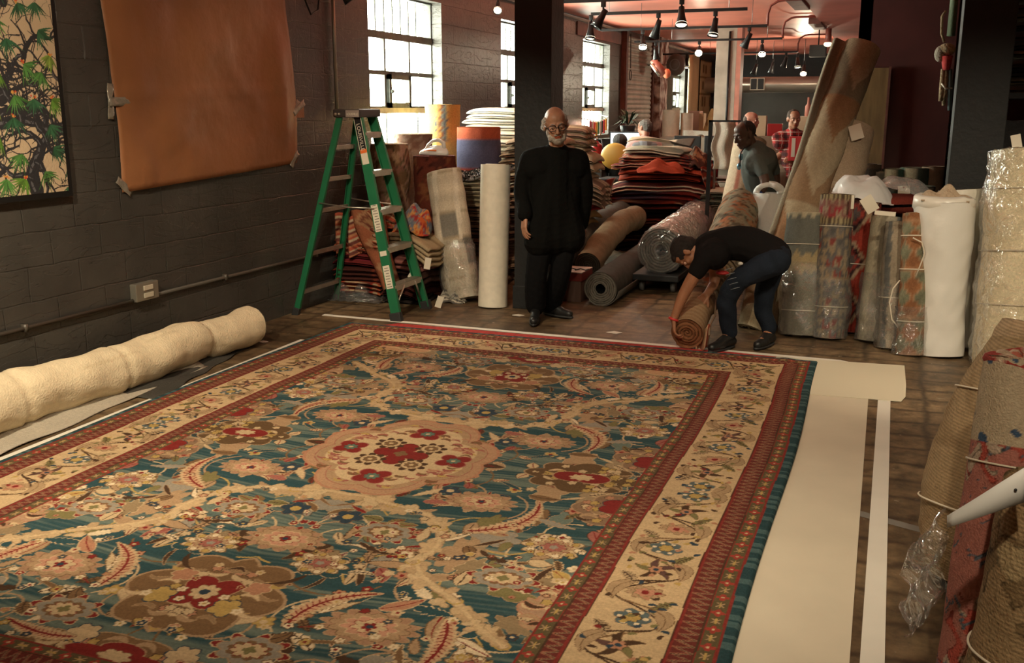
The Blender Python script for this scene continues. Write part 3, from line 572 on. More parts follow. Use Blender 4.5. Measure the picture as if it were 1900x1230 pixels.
# ================================================================ TEXTILE BUILDERS
def c_plain(col, amp=.12, seed=1, fine=0.):
    col = np.array(col)
    def f(s, t):
        k = 1 + amp * fnoise(s, t, 14, seed) + fine * np.sin(t * 520); return col * k[..., None]
    return f
def c_bands(bands, per, axis=1, wig=0., seed=2, amp=.08):
    """repeating bands; bands = [(fraction, colour), ...]"""
    ed = np.cumsum([b[0] for b in bands]); cl = np.array([b[1] for b in bands])
    def f(s, t):
        q = (t if axis else s) + wig * fnoise(s, t, 20, seed); p = (q / per) % 1 * ed[-1]; i = np.clip(np.searchsorted(ed, p), 0, len(cl) - 1)
        return cl[i] * (1 + amp * fnoise(s, t, 25, seed + 3))[..., None]
    return f
def c_kilim(cols, cw=.07, ch=.07, seed=3, amp=.1):
    cols = np.array(cols)
    def f(s, t):
        i = np.floor(s / cw); j = np.floor(t / ch); u = np.abs((s / cw) % 1 - .5) * 2; v = (t / ch) % 1
        k = ((i * 7 + j * 13 + seed * 5 + (i * j) % 3) % len(cols)).astype(int); tri = (u < v); k = np.where(tri, k, (k + 2) % len(cols))
        return cols[k] * (1 + amp * fnoise(s, t, 30, seed))[..., None]
    return f
def c_floral(bg, cols, sc=14, seed=4, th=.35):
    bg = np.array(bg)
    def f(s, t):
        out = np.ones(np.shape(s) + (3,)) * bg * (1 + .1 * fnoise(s, t, 30, seed))[..., None]
        for k, c in enumerate(cols):
            n = fnoise(s + .02 * np.sin(t * 70), t + .02 * np.sin(s * 60), sc * (1 + .25 * k), seed + 10 * k); out[n > th + .12 * k] = c
            out[np.abs(n - (th + .12 * k)) < .035] = np.array(c) * .45
        return out
    return f
def c_med(bg, cols, per=.34, seed=1):
    """stacked hooked medallions"""
    bg = np.array(bg)
    def f(s, t):
        u = ((s / .22) % 1 - .5) * .22; v = ((t / per) % 1 - .5) * per; d = np.abs(u) * 1.3 + np.abs(v); d = np.floor(d / .012) * .012
        out = np.ones(np.shape(s) + (3,)) * bg; n = len(cols)
        for k in range(n): out[d < .16 - .14 * k / n] = cols[k]
        return out * (1 + .1 * fnoise(s, t, 30, seed))[..., None]
    return f
mat('wool', vc=True, rough=.92, var=.12, vscale=70, bump=.5, bscale=170, spec=.12)
mat('ribwool', vc=True, rough=.92, var=.10, vscale=40, bump=.5, bscale=90, spec=.12, ribs=('Z', 30))
mat('ribwool_y', vc=True, rough=.92, var=.06, vscale=30, bump=.4, bscale=90, spec=.12)
mat('smooth_vc', vc=True, rough=.55, var=.06, vscale=20)
mat('string', (.66, .58, .45), .8); mat('card', (.66, .60, .48), .6); mat('card_print', (.16, .13, .10), .7)
film('film_clear', (.97, .98, .97), .30, .10, .7, 10, .05); film('film_milky', (.93, .94, .93), .45, .16, .8, 8, .22); film('film_white', (.9, .9, .88), .5, .25, .5, 6, .78)
def spine(p0, p1, n, bend=0., bdir=(0, 0, 1)):
    p0, p1 = np.array(p0, float), np.array(p1, float); t = np.linspace(0, 1, n)[:, None]
    return p0 * (1 - t) + p1 * t + np.array(bdir) * bend * np.sin(t * PI)
def roll_geo(P, r, cf, n=44, seed=1, amp=.008, flat=1., seam=True, groove=None, twist=0., upv=None):
    """outer skin of a rolled textile along the points P"""
    k = len(P); r = np.ones(k) * r if np.isscalar(r) else np.interp(np.linspace(0, 1, k), np.linspace(0, 1, len(r)), r)
    T = np.gradient(P, axis=0); T /= np.linalg.norm(T, axis=1)[:, None]; up0 = np.array(upv if upv is not None else ((0, 0, 1) if abs(T[0][2]) < .8 else (0, -1, 0)), float)
    th = np.linspace(0, 2 * PI, n, endpoint=False); L = np.concatenate([[0], np.cumsum(np.linalg.norm(P[1:] - P[:-1], axis=1))]); Q = np.zeros((k, n, 3))
    for i in range(k):
        x = np.cross(up0, T[i]); x /= np.linalg.norm(x); y = np.cross(T[i], x); a = th + twist * L[i]
        rad = r[i] * (1 + (.09 * (((th + .8) % (2 * PI)) / (2 * PI)) - .045 if seam else 0))
        Q[i] = P[i] + (rad * np.cos(a))[:, None] * x + (rad * flat * np.sin(a))[:, None] * y
    nrm = Q - P[:, None]; nrm /= np.linalg.norm(nrm, axis=2)[..., None]
    Q += nrm * wob(Q, amp, 5, seed)[..., None] + nrm * wob(Q, amp * .35, 17, seed + 1)[..., None]
    S = th[None] * r[:, None] * np.ones((k, n)); TT = L[:, None] * np.ones((k, n)); c = cf(S, TT)
    if groove:
        for g in groove:
            m = np.exp(-((TT - g * L[-1]) / .02) ** 2); Q -= nrm * (m * .018)[..., None]
    return Q, c
def cap_geo(ring, out, wraps, col, seed=1, hole=0., m=26, depth=.01):
    """spiral of the rolled-up layers seen at a roll's end"""
    c0 = ring.mean(0); n = len(ring); t = np.linspace(0, 1, m); Q = np.zeros((m, n, 3)); C = np.zeros((m, n, 3)); out = np.array(out); th = np.arange(n) / n
    for i, q in enumerate(t):
        f = 1 - q * (1 - hole); ph = ((f * wraps + th) % 1); d = -depth * (np.abs(ph - .5) * 2) ** 2 * (f < .99)
        Q[i] = c0 + (ring - c0) * f + out * (d[:, None] + .006 * math.sin(seed + q * 9))
        sh = np.where(np.abs(ph - .5) > .36, .38, 1.) if wraps else np.ones(n); C[i] = np.array(col) * (sh * (1 if f < .98 else 1))[:, None]  # shade in the gaps between wraps is put into the colour
    return Q, C
def make_roll(name, label, cat, p0, p1, r, cf, group=None, wraps=7, endcol=None, hole=0., m='wool', bend=0., bdir=(0, 0, 1), flat=1., amp=.008, seed=1, groove=None, ends=(0, 1), n=44, seam=True, nk=None, depth=.01, wrap=None, twist=0., origin=None):
    p0, p1 = Vector(p0), Vector(p1); L = (p1 - p0).length; P = spine(p0, p1, nk or max(8, int(L / .025)), bend, bdir)
    t_ = thing(name, label, cat, origin or (p0.x, p0.y, max(0, min(p0.z, p1.z) - 0)), group)
    Q, c = roll_geo(P, r, cf, n, seed, amp, flat, seam, groove, twist); b = MB(); b.grid(Q, cv=True, c=c); b.build('rolled_body', m, t_)
    ec = endcol if endcol is not None else c.reshape(-1, 3).mean(0) * .9
    for w_ in ends:
        e = MB(); ring = Q[0] if w_ == 0 else Q[-1]; o = (P[0] - P[1]) if w_ == 0 else (P[-1] - P[-2]); o = o / np.linalg.norm(o); E, Cc = cap_geo(ring, o, wraps, ec, seed, hole, depth=depth)
        if hole:
            H = np.stack([E[-1] - o * .02 * k + (E[-1].mean(0) - E[-1]) * .015 * k for k in range(1, 16)]); E = np.concatenate([E, H]); Cc = np.concatenate([Cc, np.ones((15, n, 3)) * .01])  # hollow core coloured near black, painting in its shade
        if w_ == 0: E = E[:, ::-1]; Cc = Cc[:, ::-1]
        e.grid(E, cv=True, c=Cc); e.build('rolled_end', m, t_)
    if wrap:
        W_ = MB(); k = len(Q); a0, a1 = wrap[1] if len(wrap) > 1 else (0, 1); i0, i1 = int(a0 * (k - 1)), int(a1 * (k - 1)) + 1
        S_ = Q[i0:i1]; cc = P[i0:i1][:, None]; nr = (S_ - cc); nr /= np.linalg.norm(nr, axis=2)[..., None]
        S_ = S_ + nr * (.010 + np.abs(wob(S_, .016, 16, seed + 5)) + np.abs(wob(S_, .008, 45, seed + 6)))[..., None]; W_.grid(S_, cv=True)
        for w_ in (0, 1):
            if (w_ == 0 and a0 <= 0) or (w_ == 1 and a1 >= 1):
                o = (P[0] - P[1]) if w_ == 0 else (P[-1] - P[-2]); o = o / np.linalg.norm(o); rg = S_[0] if w_ == 0 else S_[-1]
                E = np.stack([rg * (1 - q) + rg.mean(0) * q + o * .018 * math.sin(q * PI * .8) for q in np.linspace(0, .96, 9)]); E = E + o * wob(E, .006, 30, 3)[..., None]; W_.grid(E, cv=True)
        W_.build('plastic_wrap', wrap[0], t_)
    t_['_r'] = float(np.mean(r)); return t_, P, Q
def string_ring(t_, P, Q, f, r=.0035, knot=None, seed=0, name='string', loops=1):
    """cord tied round a roll at fraction f, bow and hanging tails at angle knot (index of ring)"""
    k = int(f * (len(Q) - 1)); ring = Q[k]; c0 = P[k]; b = MB(); d = ring - c0; q = c0 + d * 1.03 + (P[min(k + 1, len(P) - 1)] - P[k - 1]) * .0; b.tube(list(q) + [q[0]], r, 5, caps=False)
    if knot is not None:
        p = q[knot % len(q)]; o = (p - c0) / np.linalg.norm(p - c0); rr = random.Random(seed); sd = np.cross(o, [0, 0, 1]); sd /= np.linalg.norm(sd) + 1e-9
        b.ball(p + o * .006, .009, 6, 5)
        for sg in (-1, 1):
            l = rr.uniform(.05, .09); lp = [p + o * .012 + sd * sg * l * (.5 - .5 * math.cos(a)) * .9 + np.array([0, 0, 1]) * (l * .45 * math.sin(a) * (1 if sg > 0 else -1) - l * .4 * (.5 - .5 * math.cos(a))) for a in np.linspace(0, 2 * PI, 14)]
            b.tube(lp, r, 5, caps=False)
            l = rr.uniform(.08, .2); b.tube([p + o * .012 + sd * sg * l * .5 * u + np.array([0, 0, -1]) * l * u ** 1.5 for u in np.linspace(0, 1, 8)], r, 5)
    return b.build(name, 'string', t_)
def card_tag(t_, at_, size=(.06, .11), rot=0., tilt=0., face=None, name='tag', m='card', bend=0.):
    f = Vector(face or (-at_[0] * .2, -1, .1)).normalized(); x, y, _ = basis(f); cr, sr = math.cos(rot), math.sin(rot); u = x * cr + y * sr; v = y * cr - x * sr
    n = 7; P = np.zeros((2, n, 3))
    for i in range(2):
        for j in range(n):
            tt = j / (n - 1); P[i, j] = np.array(Vector(at_) + u * (i - .5) * size[0] - v * (tt * size[1]) + f * (.004 + bend * math.sin(tt * PI)))
    b = MB(); b.grid(P); Pb = P - np.array(f) * .0015; b.grid(Pb[::-1]); return b.build(name, m, t_)
def slab(b, c, w_, d, h, rot=0., seed=1, cf=None, sag=.0, amp=.012, n=26, m=22, soft=.5, tilt=(0, 0)):
    """one folded layer: rounded on all sides, following the pile underneath"""
    th = np.linspace(0, 2 * PI, n * 2, endpoint=False); ct, st = np.cos(th), np.sin(th); e = .32
    X = np.sign(ct) * np.abs(ct) ** e * w_ / 2; Z = np.sign(st) * np.abs(st) ** .75 * h / 2
    ys = np.sin(np.linspace(-PI / 2, PI / 2, m)); f = (1 - np.abs(ys) ** 6) ** .5
    P = np.zeros((m, 2 * n, 3)); P[:, :, 0] = X[None] * (.965 + .035 * f[:, None]); P[:, :, 2] = Z[None] * (.15 + .85 * f[:, None]); P[:, :, 1] = (ys * d / 2)[:, None]
    P[:, :, 0] += wob(np.stack([P[:, :, 1] * 2, P[:, :, 2] * 4, P[:, :, 0] * 0], -1), .018, 3, seed + 9)
    r2 = (P[:, :, 0] / (w_ / 2)) ** 2
    P[:, :, 2] += wob(P * np.array([1, 1, .2]), amp, 6, seed) - sag * np.abs(P[:, :, 0] / (w_ / 2)) ** 3 - sag * .6 * np.abs(P[:, :, 1] / (d / 2)) ** 3 + tilt[0] * P[:, :, 0] + tilt[1] * P[:, :, 1]
    S = np.cumsum(np.hypot(*(np.roll(np.stack([X, Z]), -1, 1) - np.stack([X, Z]))))[None] * np.ones((m, 1)); c_ = cf(S, P[:, :, 1] + seed * .37) if cf else None
    cr, sr = math.cos(rot), math.sin(rot); R = np.array([[cr, -sr, 0], [sr, cr, 0], [0, 0, 1]]); P = P @ R.T + np.array(tuple(c)); b.grid(P, cv=True, c=c_)
ORD = ['topmost', 'second from the top', 'third from the top', 'fourth from the top', 'fifth from the top', 'sixth from the top', 'seventh from the top', 'eighth from the top', 'ninth from the top', 'tenth from the top', 'eleventh from the top', 'twelfth from the top', 'thirteenth from the top', 'fourteenth from the top']
def pile(base, items, group, where, name='folded_rug', cat='folded rug', seed=1, z0=0., rot=0., mess=1.):
    """items from the bottom: (w, d, h, layers, colour fn, words[, sag])"""
    z = z0; rr = random.Random(seed); out = []; n = len(items)
    for i, it in enumerate(items):
        w_, d, h, ly, cf, words = it[:6]; sag = it[6] if len(it) > 6 else .02
        b = MB(); ox, oy = rr.uniform(-.03, .03) * mess, rr.uniform(-.03, .03) * mess; ro = rot + rr.uniform(-.10, .10) * mess
        for k in range(ly):
            slab(b, (base[0] + ox + rr.uniform(-.012, .012), base[1] + oy + rr.uniform(-.012, .012), z + h * (k + .5) / ly), w_ * rr.uniform(.96, 1.02), d * rr.uniform(.96, 1.02), h / ly * 1.02, ro, seed * 3 + (i if True else k), cf, sag, amp=.011 * mess)
        o = b.build(name, 'wool', origin=(base[0], base[1], z)); tag(o, '%s, %s in the %s' % (words, ORD[n - 1 - i], where), cat, group); out.append(o); z += h
    return out, z
def draped(name, label, cat, P, cf, m='wool', th=.008, group=None, origin=None, sub=None):
    """cloth from an (nu,nv,3) array, with thickness"""
    b = MB(); d1 = np.linalg.norm(np.diff(P, axis=0, prepend=P[:1]), axis=2).cumsum(0); d2 = np.linalg.norm(np.diff(P, axis=1, prepend=P[:, :1]), axis=2).cumsum(1)
    b.grid(P, c=cf(d1, d2)); o = b.build(name, m, origin=origin or tuple(P.reshape(-1, 3).min(0))); md = o.modifiers.new('thickness', 'SOLIDIFY'); md.thickness = th; md.offset = 0
    return tag(o, label, cat, group) if label else o
KR = [(.30, .035, .02), (.08, .02, .018), (.42, .10, .04), (.05, .035, .03), (.40, .28, .17), (.20, .03, .02)]
# ================================================================ LADDER
def build_ladder():
    t_ = thing('step_ladder', 'green fibreglass step ladder standing open by the dark block wall', 'ladder', (-4.1, 7.4, 0))
    gm = mat('green_rail', (.012, .135, .055), .42, var=.08, vscale=8); am = mat('step_metal', (.55, .50, .42), .30, .85, var=.15, vscale=10, bump=.2, bscale=60)
    zt = 1.66
    fr = [(Vector((-3.66, 7.12, .02)), Vector((-4.03, 7.24, zt))), (Vector((-3.66, 7.68, .02)), Vector((-4.03, 7.50, zt)))]
    re = [(Vector((-4.57, 7.06, .02)), Vector((-4.17, 7.22, zt))), (Vector((-4.57, 7.74, .02)), Vector((-4.17, 7.52, zt)))]
    def rail(p, q, wx, wy, name, m, par):
        d = (q - p); M_ = Matrix.Translation(p); z_ = d.normalized(); y_ = Vector((0, 1, 0)); x_ = y_.cross(z_).normalized(); y_ = z_.cross(x_)
        R = Matrix((x_, y_, z_)).transposed().to_4x4(); b = MB(); L = d.length
        # channel section: web and two flanges
        b.box((-wx / 2, -.003, 0), (wx / 2, .003, L), M=M_ @ R, bev=.002); s = 1 if p.y < 7.4 else -1
        b.box((-wx / 2, min(0, s * wy), 0), (-wx / 2 + .006, max(0, s * wy), L), M=M_ @ R, bev=.002); b.box((wx / 2 - .006, min(0, s * wy), 0), (wx / 2, max(0, s * wy), L), M=M_ @ R, bev=.002)
        return b.build(name, m, par, smooth=False), M_ @ R, L
    fm = mat('black_rubber', (.02, .02, .02), .6)
    for i, (p, q) in enumerate(fr):
        o, MR, L = rail(p, q, .082, .03, 'front_rail', gm, t_)
        b = MB(); b.box((-.05, -.02, -.03), (.05, .03, .05), M=MR, bev=.008); b.build('rubber_foot', fm, o, smooth=False)
        if i == 0:
            for z0, z1, nm, mm in ((.25, .44, 'label', 'card'), (.52, .56, 'label', 'card'), (.72, .94, 'label', 'card'), (1.27, 1.36, 'label', 'card')):
                b = MB(); b.box((-.030, -.0065, z0), (.030, -.0035, z1), M=MR); so = b.build(nm, mm, o, smooth=False)
            b = MB()
            for z0, z1 in ((.25, .44), (.72, .94)):
                for k in range(int((z1 - z0) / .022)): b.box((-.022 + .005 * (k % 3), -.0075, z0 + .012 + k * .022), (.022 - .006 * (k % 2), -.006, z0 + .018 + k * .022), M=MR)
            b.build('label_print', 'card_print', o, smooth=False)
            b = MB(); b.box((-.03, -.0078, 1.36), (.03, -.0035, 1.39), M=MR); b.build('warning_strip', mat('orange_print', (.75, .16, .03), .5), o, smooth=False)
            # badge with the maker's name down the rail
            for wv, mm, dd, nm in ((.034, 'card', .0062, 'badge'), (.029, 'black_metal', .0070, 'badge_field')):
                b = MB(); pr = [(wv * math.cos(a) * 1., (.155 if True else 0) * (1 if math.sin(a) > 0 else -1) + wv * math.sin(a)) for a in np.linspace(0, 2 * PI, 28, endpoint=False)]
                v = [MR @ Vector((x, -dd, 1.53 - .005 + z * .82)) for x, z in pr]; b.add([q_[:] for q_ in v], [tuple(range(28))]); b.build(nm, mm, o, smooth=False)
            text3d('LOUISVILLE', MR @ Vector((-.016, -.0078, 1.60)), .044, o, 'card', xdir=MR.to_3x3() @ Vector((0, 0, -1)), ydir=MR.to_3x3() @ Vector((1, 0, 0)), squeeze=1.0, length=.215)
    for (p, q) in re:
        o, MR, L = rail(p, q, .05, .025, 'rear_rail', gm, t_); b = MB(); b.box((-.03, -.015, -.03), (.03, .025, .04), M=MR, bev=.006); b.build('rubber_foot', fm, o, smooth=False)
    for k in range(1, 6):
        z = .305 * k - .02; f = (z - .02) / (zt - .02); a = fr[0][0].lerp(fr[0][1], f); c = fr[1][0].lerp(fr[1][1], f)
        b = MB(); b.box((a.x - .045, a.y + .004, z - .012), (a.x + .045, c.y - .004, z), bev=.003); b.box((a.x + .038, a.y + .004, z - .045), (a.x + .047, c.y - .004, z), bev=.002)
        for j in range(6): b.box((a.x - .04 + j * .015, a.y + .006, z), (a.x - .035 + j * .015, c.y - .006, z + .003))
        b.build('step', am, t_, smooth=False)
    for k in (.17, .50, .86, 1.12, 1.38):
        f = k / zt; a = re[0][0].lerp(re[0][1], f); c = re[1][0].lerp(re[1][1], f); b = MB(); b.box((a.x - .012, a.y, a.z - .018), (a.x + .012, c.y, a.z + .018), bev=.004); b.build('rear_brace', am, t_, smooth=False)
    for i in (0, 1):
        a = fr[i][0].lerp(fr[i][1], .54); c = re[i][0].lerp(re[i][1], .56); b = MB(); s = -.012 if i == 0 else .012; b.tube([(a.x, a.y + s, a.z), ((a.x + c.x) / 2, (a.y + c.y) / 2 + s, (a.z + c.z) / 2 - .012), (c.x, c.y + s, c.z)], .011, 6, flat=.5); b.build('spreader_bar', am, t_)
    for i in (0, 1):
        a = fr[i][0].lerp(fr[i][1], .02); c = Vector((a.x - .0, 7.4 + (.10 if i else -.10), .27)); b = MB(); b.tube([a + Vector((-.02, .03 if i == 0 else -.03, .03)), c], .009, 6, flat=.5); b.build('step_brace', am, t_)
    b = MB(); b.box((-4.22, 7.19, zt - .035), (-3.975, 7.55, zt + .03), bev=.012); cp = b.build('top_cap', mat('cap_grey', (.045, .035, .032), .5), t_, smooth=False)
    b = MB(); b.box((-4.10, 7.187, zt - .032), (-3.98, 7.190, zt + .022)); b.build('cap_face', mat('cap_face', (.30, .24, .21), .5), cp, smooth=False)
    text3d('LOUISVILLE', Vector((-4.09, 7.186, zt - .018)), .026, cp, 'card', length=.10)
    for zz in (0, 1):
        b = MB(); b.lathe([(0, -.012), (.011, -.012), (.011, .012), (0, .012)], (-4.19 + .03 * zz, 7.187, zt - .01), 10, axis=(0, 1, 0)); b.build('rivet', am, cp)
def text3d(s, loc, size, par, m, xdir=(1, 0, 0), ydir=(0, 0, 1), squeeze=1., length=None, name='lettering', depth=.0008):
    cu = bpy.data.curves.new('t', 'FONT'); cu.body = s; cu.size = size; cu.extrude = depth; o = bpy.data.objects.new('t', cu); COL.objects.link(o)
    dg = bpy.context.evaluated_depsgraph_get(); me = bpy.data.meshes.new_from_object(o.evaluated_get(dg)); bpy.data.objects.remove(o)
    x = Vector(xdir).normalized(); y = Vector(ydir).normalized(); z = x.cross(y); 
    wl = max(v.co.x for v in me.vertices) - min(v.co.x for v in me.vertices); k = (length / wl) if length else 1.
    off = Vector((0, 0, 0)); pp = par
    while pp: off += pp.location; pp = pp.parent
    for v in me.vertices: v.co = Vector(loc) + x * v.co.x * k + y * v.co.y + z * v.co.z - off
    me.name = name; me.materials.clear(); me.materials.append(MATS[m] if isinstance(m, str) else m); o = bpy.data.objects.new(name, me); COL.objects.link(o); o.parent = par; return o
build_ladder()
# ================================================================ LEFT CORNER CLUTTER
# cream roll by the wall, its unrolled grey-backed flap
cr = (-4.33, 5.98); 
t_, P, Q = make_roll('rolled_rug', 'thick cream wool rug rolled up along the foot of the dark wall', 'rolled rug', (-4.30, 6.02, .145), (-4.36, 2.6, .15), [.135, .14, .15, .155, .16], c_bands([(.93, (.82, .69, .47)), (.07, (.74, .61, .40))], .055, axis=0, seed=6, amp=.05), wraps=5, endcol=(.66, .55, .38), amp=.016, seed=8, groove=(.16, .40, .62), n=60, seam=False, m='ribwool_y')
u = np.linspace(0, 1, 30); v = np.linspace(0, 1, 12)
def flapP(y0, y1, xo, seed, w0, w1, zl=.006):
    P = np.zeros((30, 12, 3))
    for i, a in enumerate(u):
        w_ = w0 + (w1 - w0) * a + .012 * math.sin(a * 23 + seed)
        for j, c in enumerate(v): P[i, j] = (xo + w_ * c, y0 + (y1 - y0) * a, zl + .035 * (1 - c) ** 3 + .010 * max(0, math.sin(a * 14 + c * 3 + seed)) * (1 - abs(c - .6)))
    return P
o = draped('flap', None, 'rug', flapP(5.35, 3.0, -4.26, 1, .08, .26), c_plain((.50, .45, .36), .05), th=.006, origin=None, group=None); o.parent = t_; o.location = Vector(o.location) - Vector(t_.location)
Pf = flapP(5.9, 4.6, -4.27, 2, .03, .30, .004); o = draped('rug_pad', 'dark grey rug pad poking out from under the cream rolled rug', 'rug pad', Pf, c_plain((.07, .065, .055), .1), th=.004)
# padded roll of striped wool wrapped in plastic, leaning
b0 = G(868, 548); p0 = Vector((-3.50, 8.12, .02)); p1 = A(823, 318, 8.32)
def striped(s, t):
    out = np.ones(np.shape(s) + (3,)) * np.array((.52, .44, .33)); side = ((s / .20) % 2 < 1)
    g = fnoise(s * .3, t * 60, 1.2, 3); d1 = (t > .30) & (t < .52) & side; d2 = (t > .52) & (t < .76) & ~side
    out[d1 | d2] = (.20, .185, .155); out[(np.abs((t % .12) - .06) < .004)] = (.36, .29, .2)
    lt = np.abs(((s + .05) / .20) % 1 - .25) < .12; out[lt & ~(d1 | d2) | (lt & (d1 | d2))] = (.60, .53, .42)
    return out * (1 + .22 * g + .1 * fnoise(s, t, 40, 8))[..., None]
make_roll('rolled_rug', 'padded cream and charcoal striped roll in plastic, leaning beside the white paper roll', 'rolled rug', p0, p1, [.165, .165, .17, .165, .15], striped, wraps=4, endcol=(.50, .43, .33), amp=.014, flat=.75, seed=12, groove=(.42,), wrap=('film_clear', (0, .45)), n=60)
b0 = G(905, 573); p1 = A(920, 309, b0.y + .17); t_, P, Q = make_roll('paper_roll', 'tall upright roll of white paper standing left of the black pillar', 'paper roll', (b0.x + .0, b0.y + .12, .005), (b0.x - .02 + .02, b0.y + .2, 1.225), .128, c_plain((.82, .76, .62), .02), wraps=9, endcol=(.66, .6, .48), hole=.3, amp=.002, seam=False, m='smooth_vc', seed=3, depth=.003)
# rolls standing under the first window
make_roll('rolled_rug', 'brown floral rug roll standing upright under the window behind the ladder', 'rolled rug', (-4.40, 8.50, .0), (-4.40, 8.50, 1.37), .185, c_floral((.34, .22, .13), [(.19, .11, .055), (.40, .24, .17), (.14, .11, .06), (.24, .12, .08)], 13, 4, .25), wraps=8, endcol=(.33, .24, .15), seed=5, amp=.012, n=60)
make_roll('rolled_rug', 'pale brown rug roll close to the window glass behind the floral roll', 'rolled rug', (-4.40, 9.02, .0), (-4.40, 9.02, 1.45), .19, c_floral((.36, .26, .2), [(.24, .14, .1)], 12, 8), wraps=8, endcol=(.4, .3, .22), seed=6)
make_roll('rolled_rug', 'dark red rug roll standing upright with an electric iron on top', 'rolled rug', (-4.0, 8.62, .0), (-4.0, 8.62, 1.26), .20, c_floral((.13, .03, .018), [(.07, .02, .015), (.2, .07, .03)], 11, 14), wraps=6, endcol=(.12, .03, .02), seed=7, amp=.014)
make_roll('rolled_rug', 'yellow roll with a wavy multicoloured stripe standing against the bright window', 'rolled rug', (-4.32, 9.55, .0), (-4.32, 9.55, 1.73), .18,
    lambda s, t: np.where(((t > 1.35) & (np.abs(((s + .03 * np.abs(((t / .07) % 1) - .5) * 2) / .5 % 1) - .72) < .12))[..., None], np.array([(.62, .34, .10), (.30, .12, .06), (.25, .27, .22), (.14, .17, .19), (.42, .30, .16)])[((s + .03 * np.abs(((t / .07) % 1) - .5) * 2) / .022 % 5).astype(int)], np.where(((t < 1.15) & (((s + t * .8) / .07 % 1) < .35))[..., None], np.array((.45, .22, .07)), np.array((.68, .46, .15)))), wraps=6, endcol=(.66, .46, .18), seed=9)
def felt(s, t): return np.where((t > 1.40)[..., None], np.array((.44, .10, .05)), np.where((t > 1.12)[..., None], np.array((.10, .10, .17)), np.array((.30, .05, .03)))) * (1 + .12 * fnoise(s, t, 60, 4))[..., None]
make_roll('rolled_felt', 'wide roll of blue and orange felt standing behind the dark sheepskin', 'felt roll', (-3.87, 9.42, .0), (-3.87, 9.42, 1.51), .23, felt, wraps=5, endcol=(.42, .12, .06), seed=2, amp=.006, flat=.8)
# the iron
ip = Vector((-3.96, 8.55, 1.275)); t_ = thing('electric_iron', 'white electric iron with an orange stripe resting on the dark red roll', 'iron', ip)
b = MB(); n = 26; th = np.linspace(0, 2 * PI, n, endpoint=False)
def ironring(z, L, W_, back=.0):
    a = th; x = -L / 2 * np.cos(a) - (.02 * (1 - np.abs(np.sin(a)))) * np.sign(np.cos(a)); y = W_ / 2 * np.sin(a) * (1 - .45 * np.clip(np.cos(a), 0, 1) ** 1.2); return np.stack([x + back, y, np.full(n, z)], -1)
P = np.stack([ironring(0, .25, .12), ironring(.012, .26, .125), ironring(.03, .25, .12, .004), ironring(.055, .19, .09, .02), ironring(.075, .10, .05, .035), ironring(.085, .03, .02, .04)]) + np.array(ip); b.grid(P, cv=True); b.build('iron_body', mat('iron_white', (.72, .70, .66), .25), t_)
b = MB(); b.tube([ip + Vector(q) for q in ((-.085, 0, .03), (-.06, 0, .085), (-.01, 0, .125), (.05, 0, .135), (.10, 0, .11), (.105, 0, .04))], [.016, .014, .015, .017, .02, .022], 10); b.build('handle', 'iron_white', t_)
b = MB(); b.tube([ip + Vector(q) for q in ((-.08, -.045, .035), (-.02, -.055, .042), (.05, -.058, .040))], [.004, .007, .008], 8); b.build('orange_trim', mat('orange_plastic', (.8, .22, .05), .35), t_)
b = MB(); b.grid((np.stack([ironring(-.002, .255, .122), ironring(-.002, .01, .005)]) + np.array(ip)), cv=True); b.grid((np.stack([ironring(-.006, .255, .122), ironring(.002, .258, .124)]) + np.array(ip)), cv=True); b.build('sole_plate', 'grey_metal', t_)
# sheepskins on a folded pile
cw = [c_plain((.55, .47, .34), .1, i) for i in range(6)]
pile((-3.66, 8.98), [(.48, .34, .20, 2, c_plain((.17, .11, .06), .2, 3), 'dark brown folded rug'), (.48, .34, .22, 2, c_plain((.22, .14, .08), .2, 5), 'brown folded rug'), (.48, .34, .20, 3, c_plain((.13, .08, .05), .2, 6), 'dark folded blanket'), (.48, .34, .16, 3, c_plain((.20, .13, .08), .2, 7), 'brown folded wool'), (.50, .36, .13, 3, c_bands([(.6, (.48, .40, .27)), (.4, (.30, .24, .15))], .08, seed=5), 'grey folded sheepskin'), (.52, .36, .12, 3, c_bands([(.5, (.42, .36, .25)), (.5, (.20, .16, .1))], .06, seed=9), 'cream folded sheepskin')], 'folded wool under the sheepskin', 'pile under the sheepskin', seed=5)
t_ = thing('sheepskin', 'shaggy black and white sheepskin draped over the cream folded pile', 'sheepskin', (-3.66, 8.9, 1.04)); fu = np.linspace(-.36, .33, 34); fv = np.linspace(-.16, .16, 16)
P = np.array([[(-3.66 + a * .9, 8.90 + c, 1.10 + .16 * max(0, (a + .05)) + .02 * math.sin(a * 14 + c * 9) - .6 * max(0, -c - .10)) for c in fv] for a in fu]); b = MB(); b.grid(P, c=np.ones((34, 16, 3)) * .55); o = b.build('hide', 'wool', t_); o.modifiers.new('t', 'SOLIDIFY').thickness = .03
b = MB(); rr = random.Random(4)
for q in range(1500):
    i, j = rr.randrange(34), rr.randrange(16); p = Vector(P[i, j]) + Vector((rr.uniform(-.012, .012), rr.uniform(-.012, .012), 0)); d = Vector((rr.uniform(-.025, .025), rr.uniform(-.045, .0), rr.uniform(-.01, .04)))
    k = .012 if rr.random() < .85 else .35; b.tube([p, p + d * .6, p + d + Vector((0, 0, -.02))], [.004, .0035, .0008], 3, c=(k, k * .85, k * .7), caps=False)
b.build('fleece', 'wool', t_)
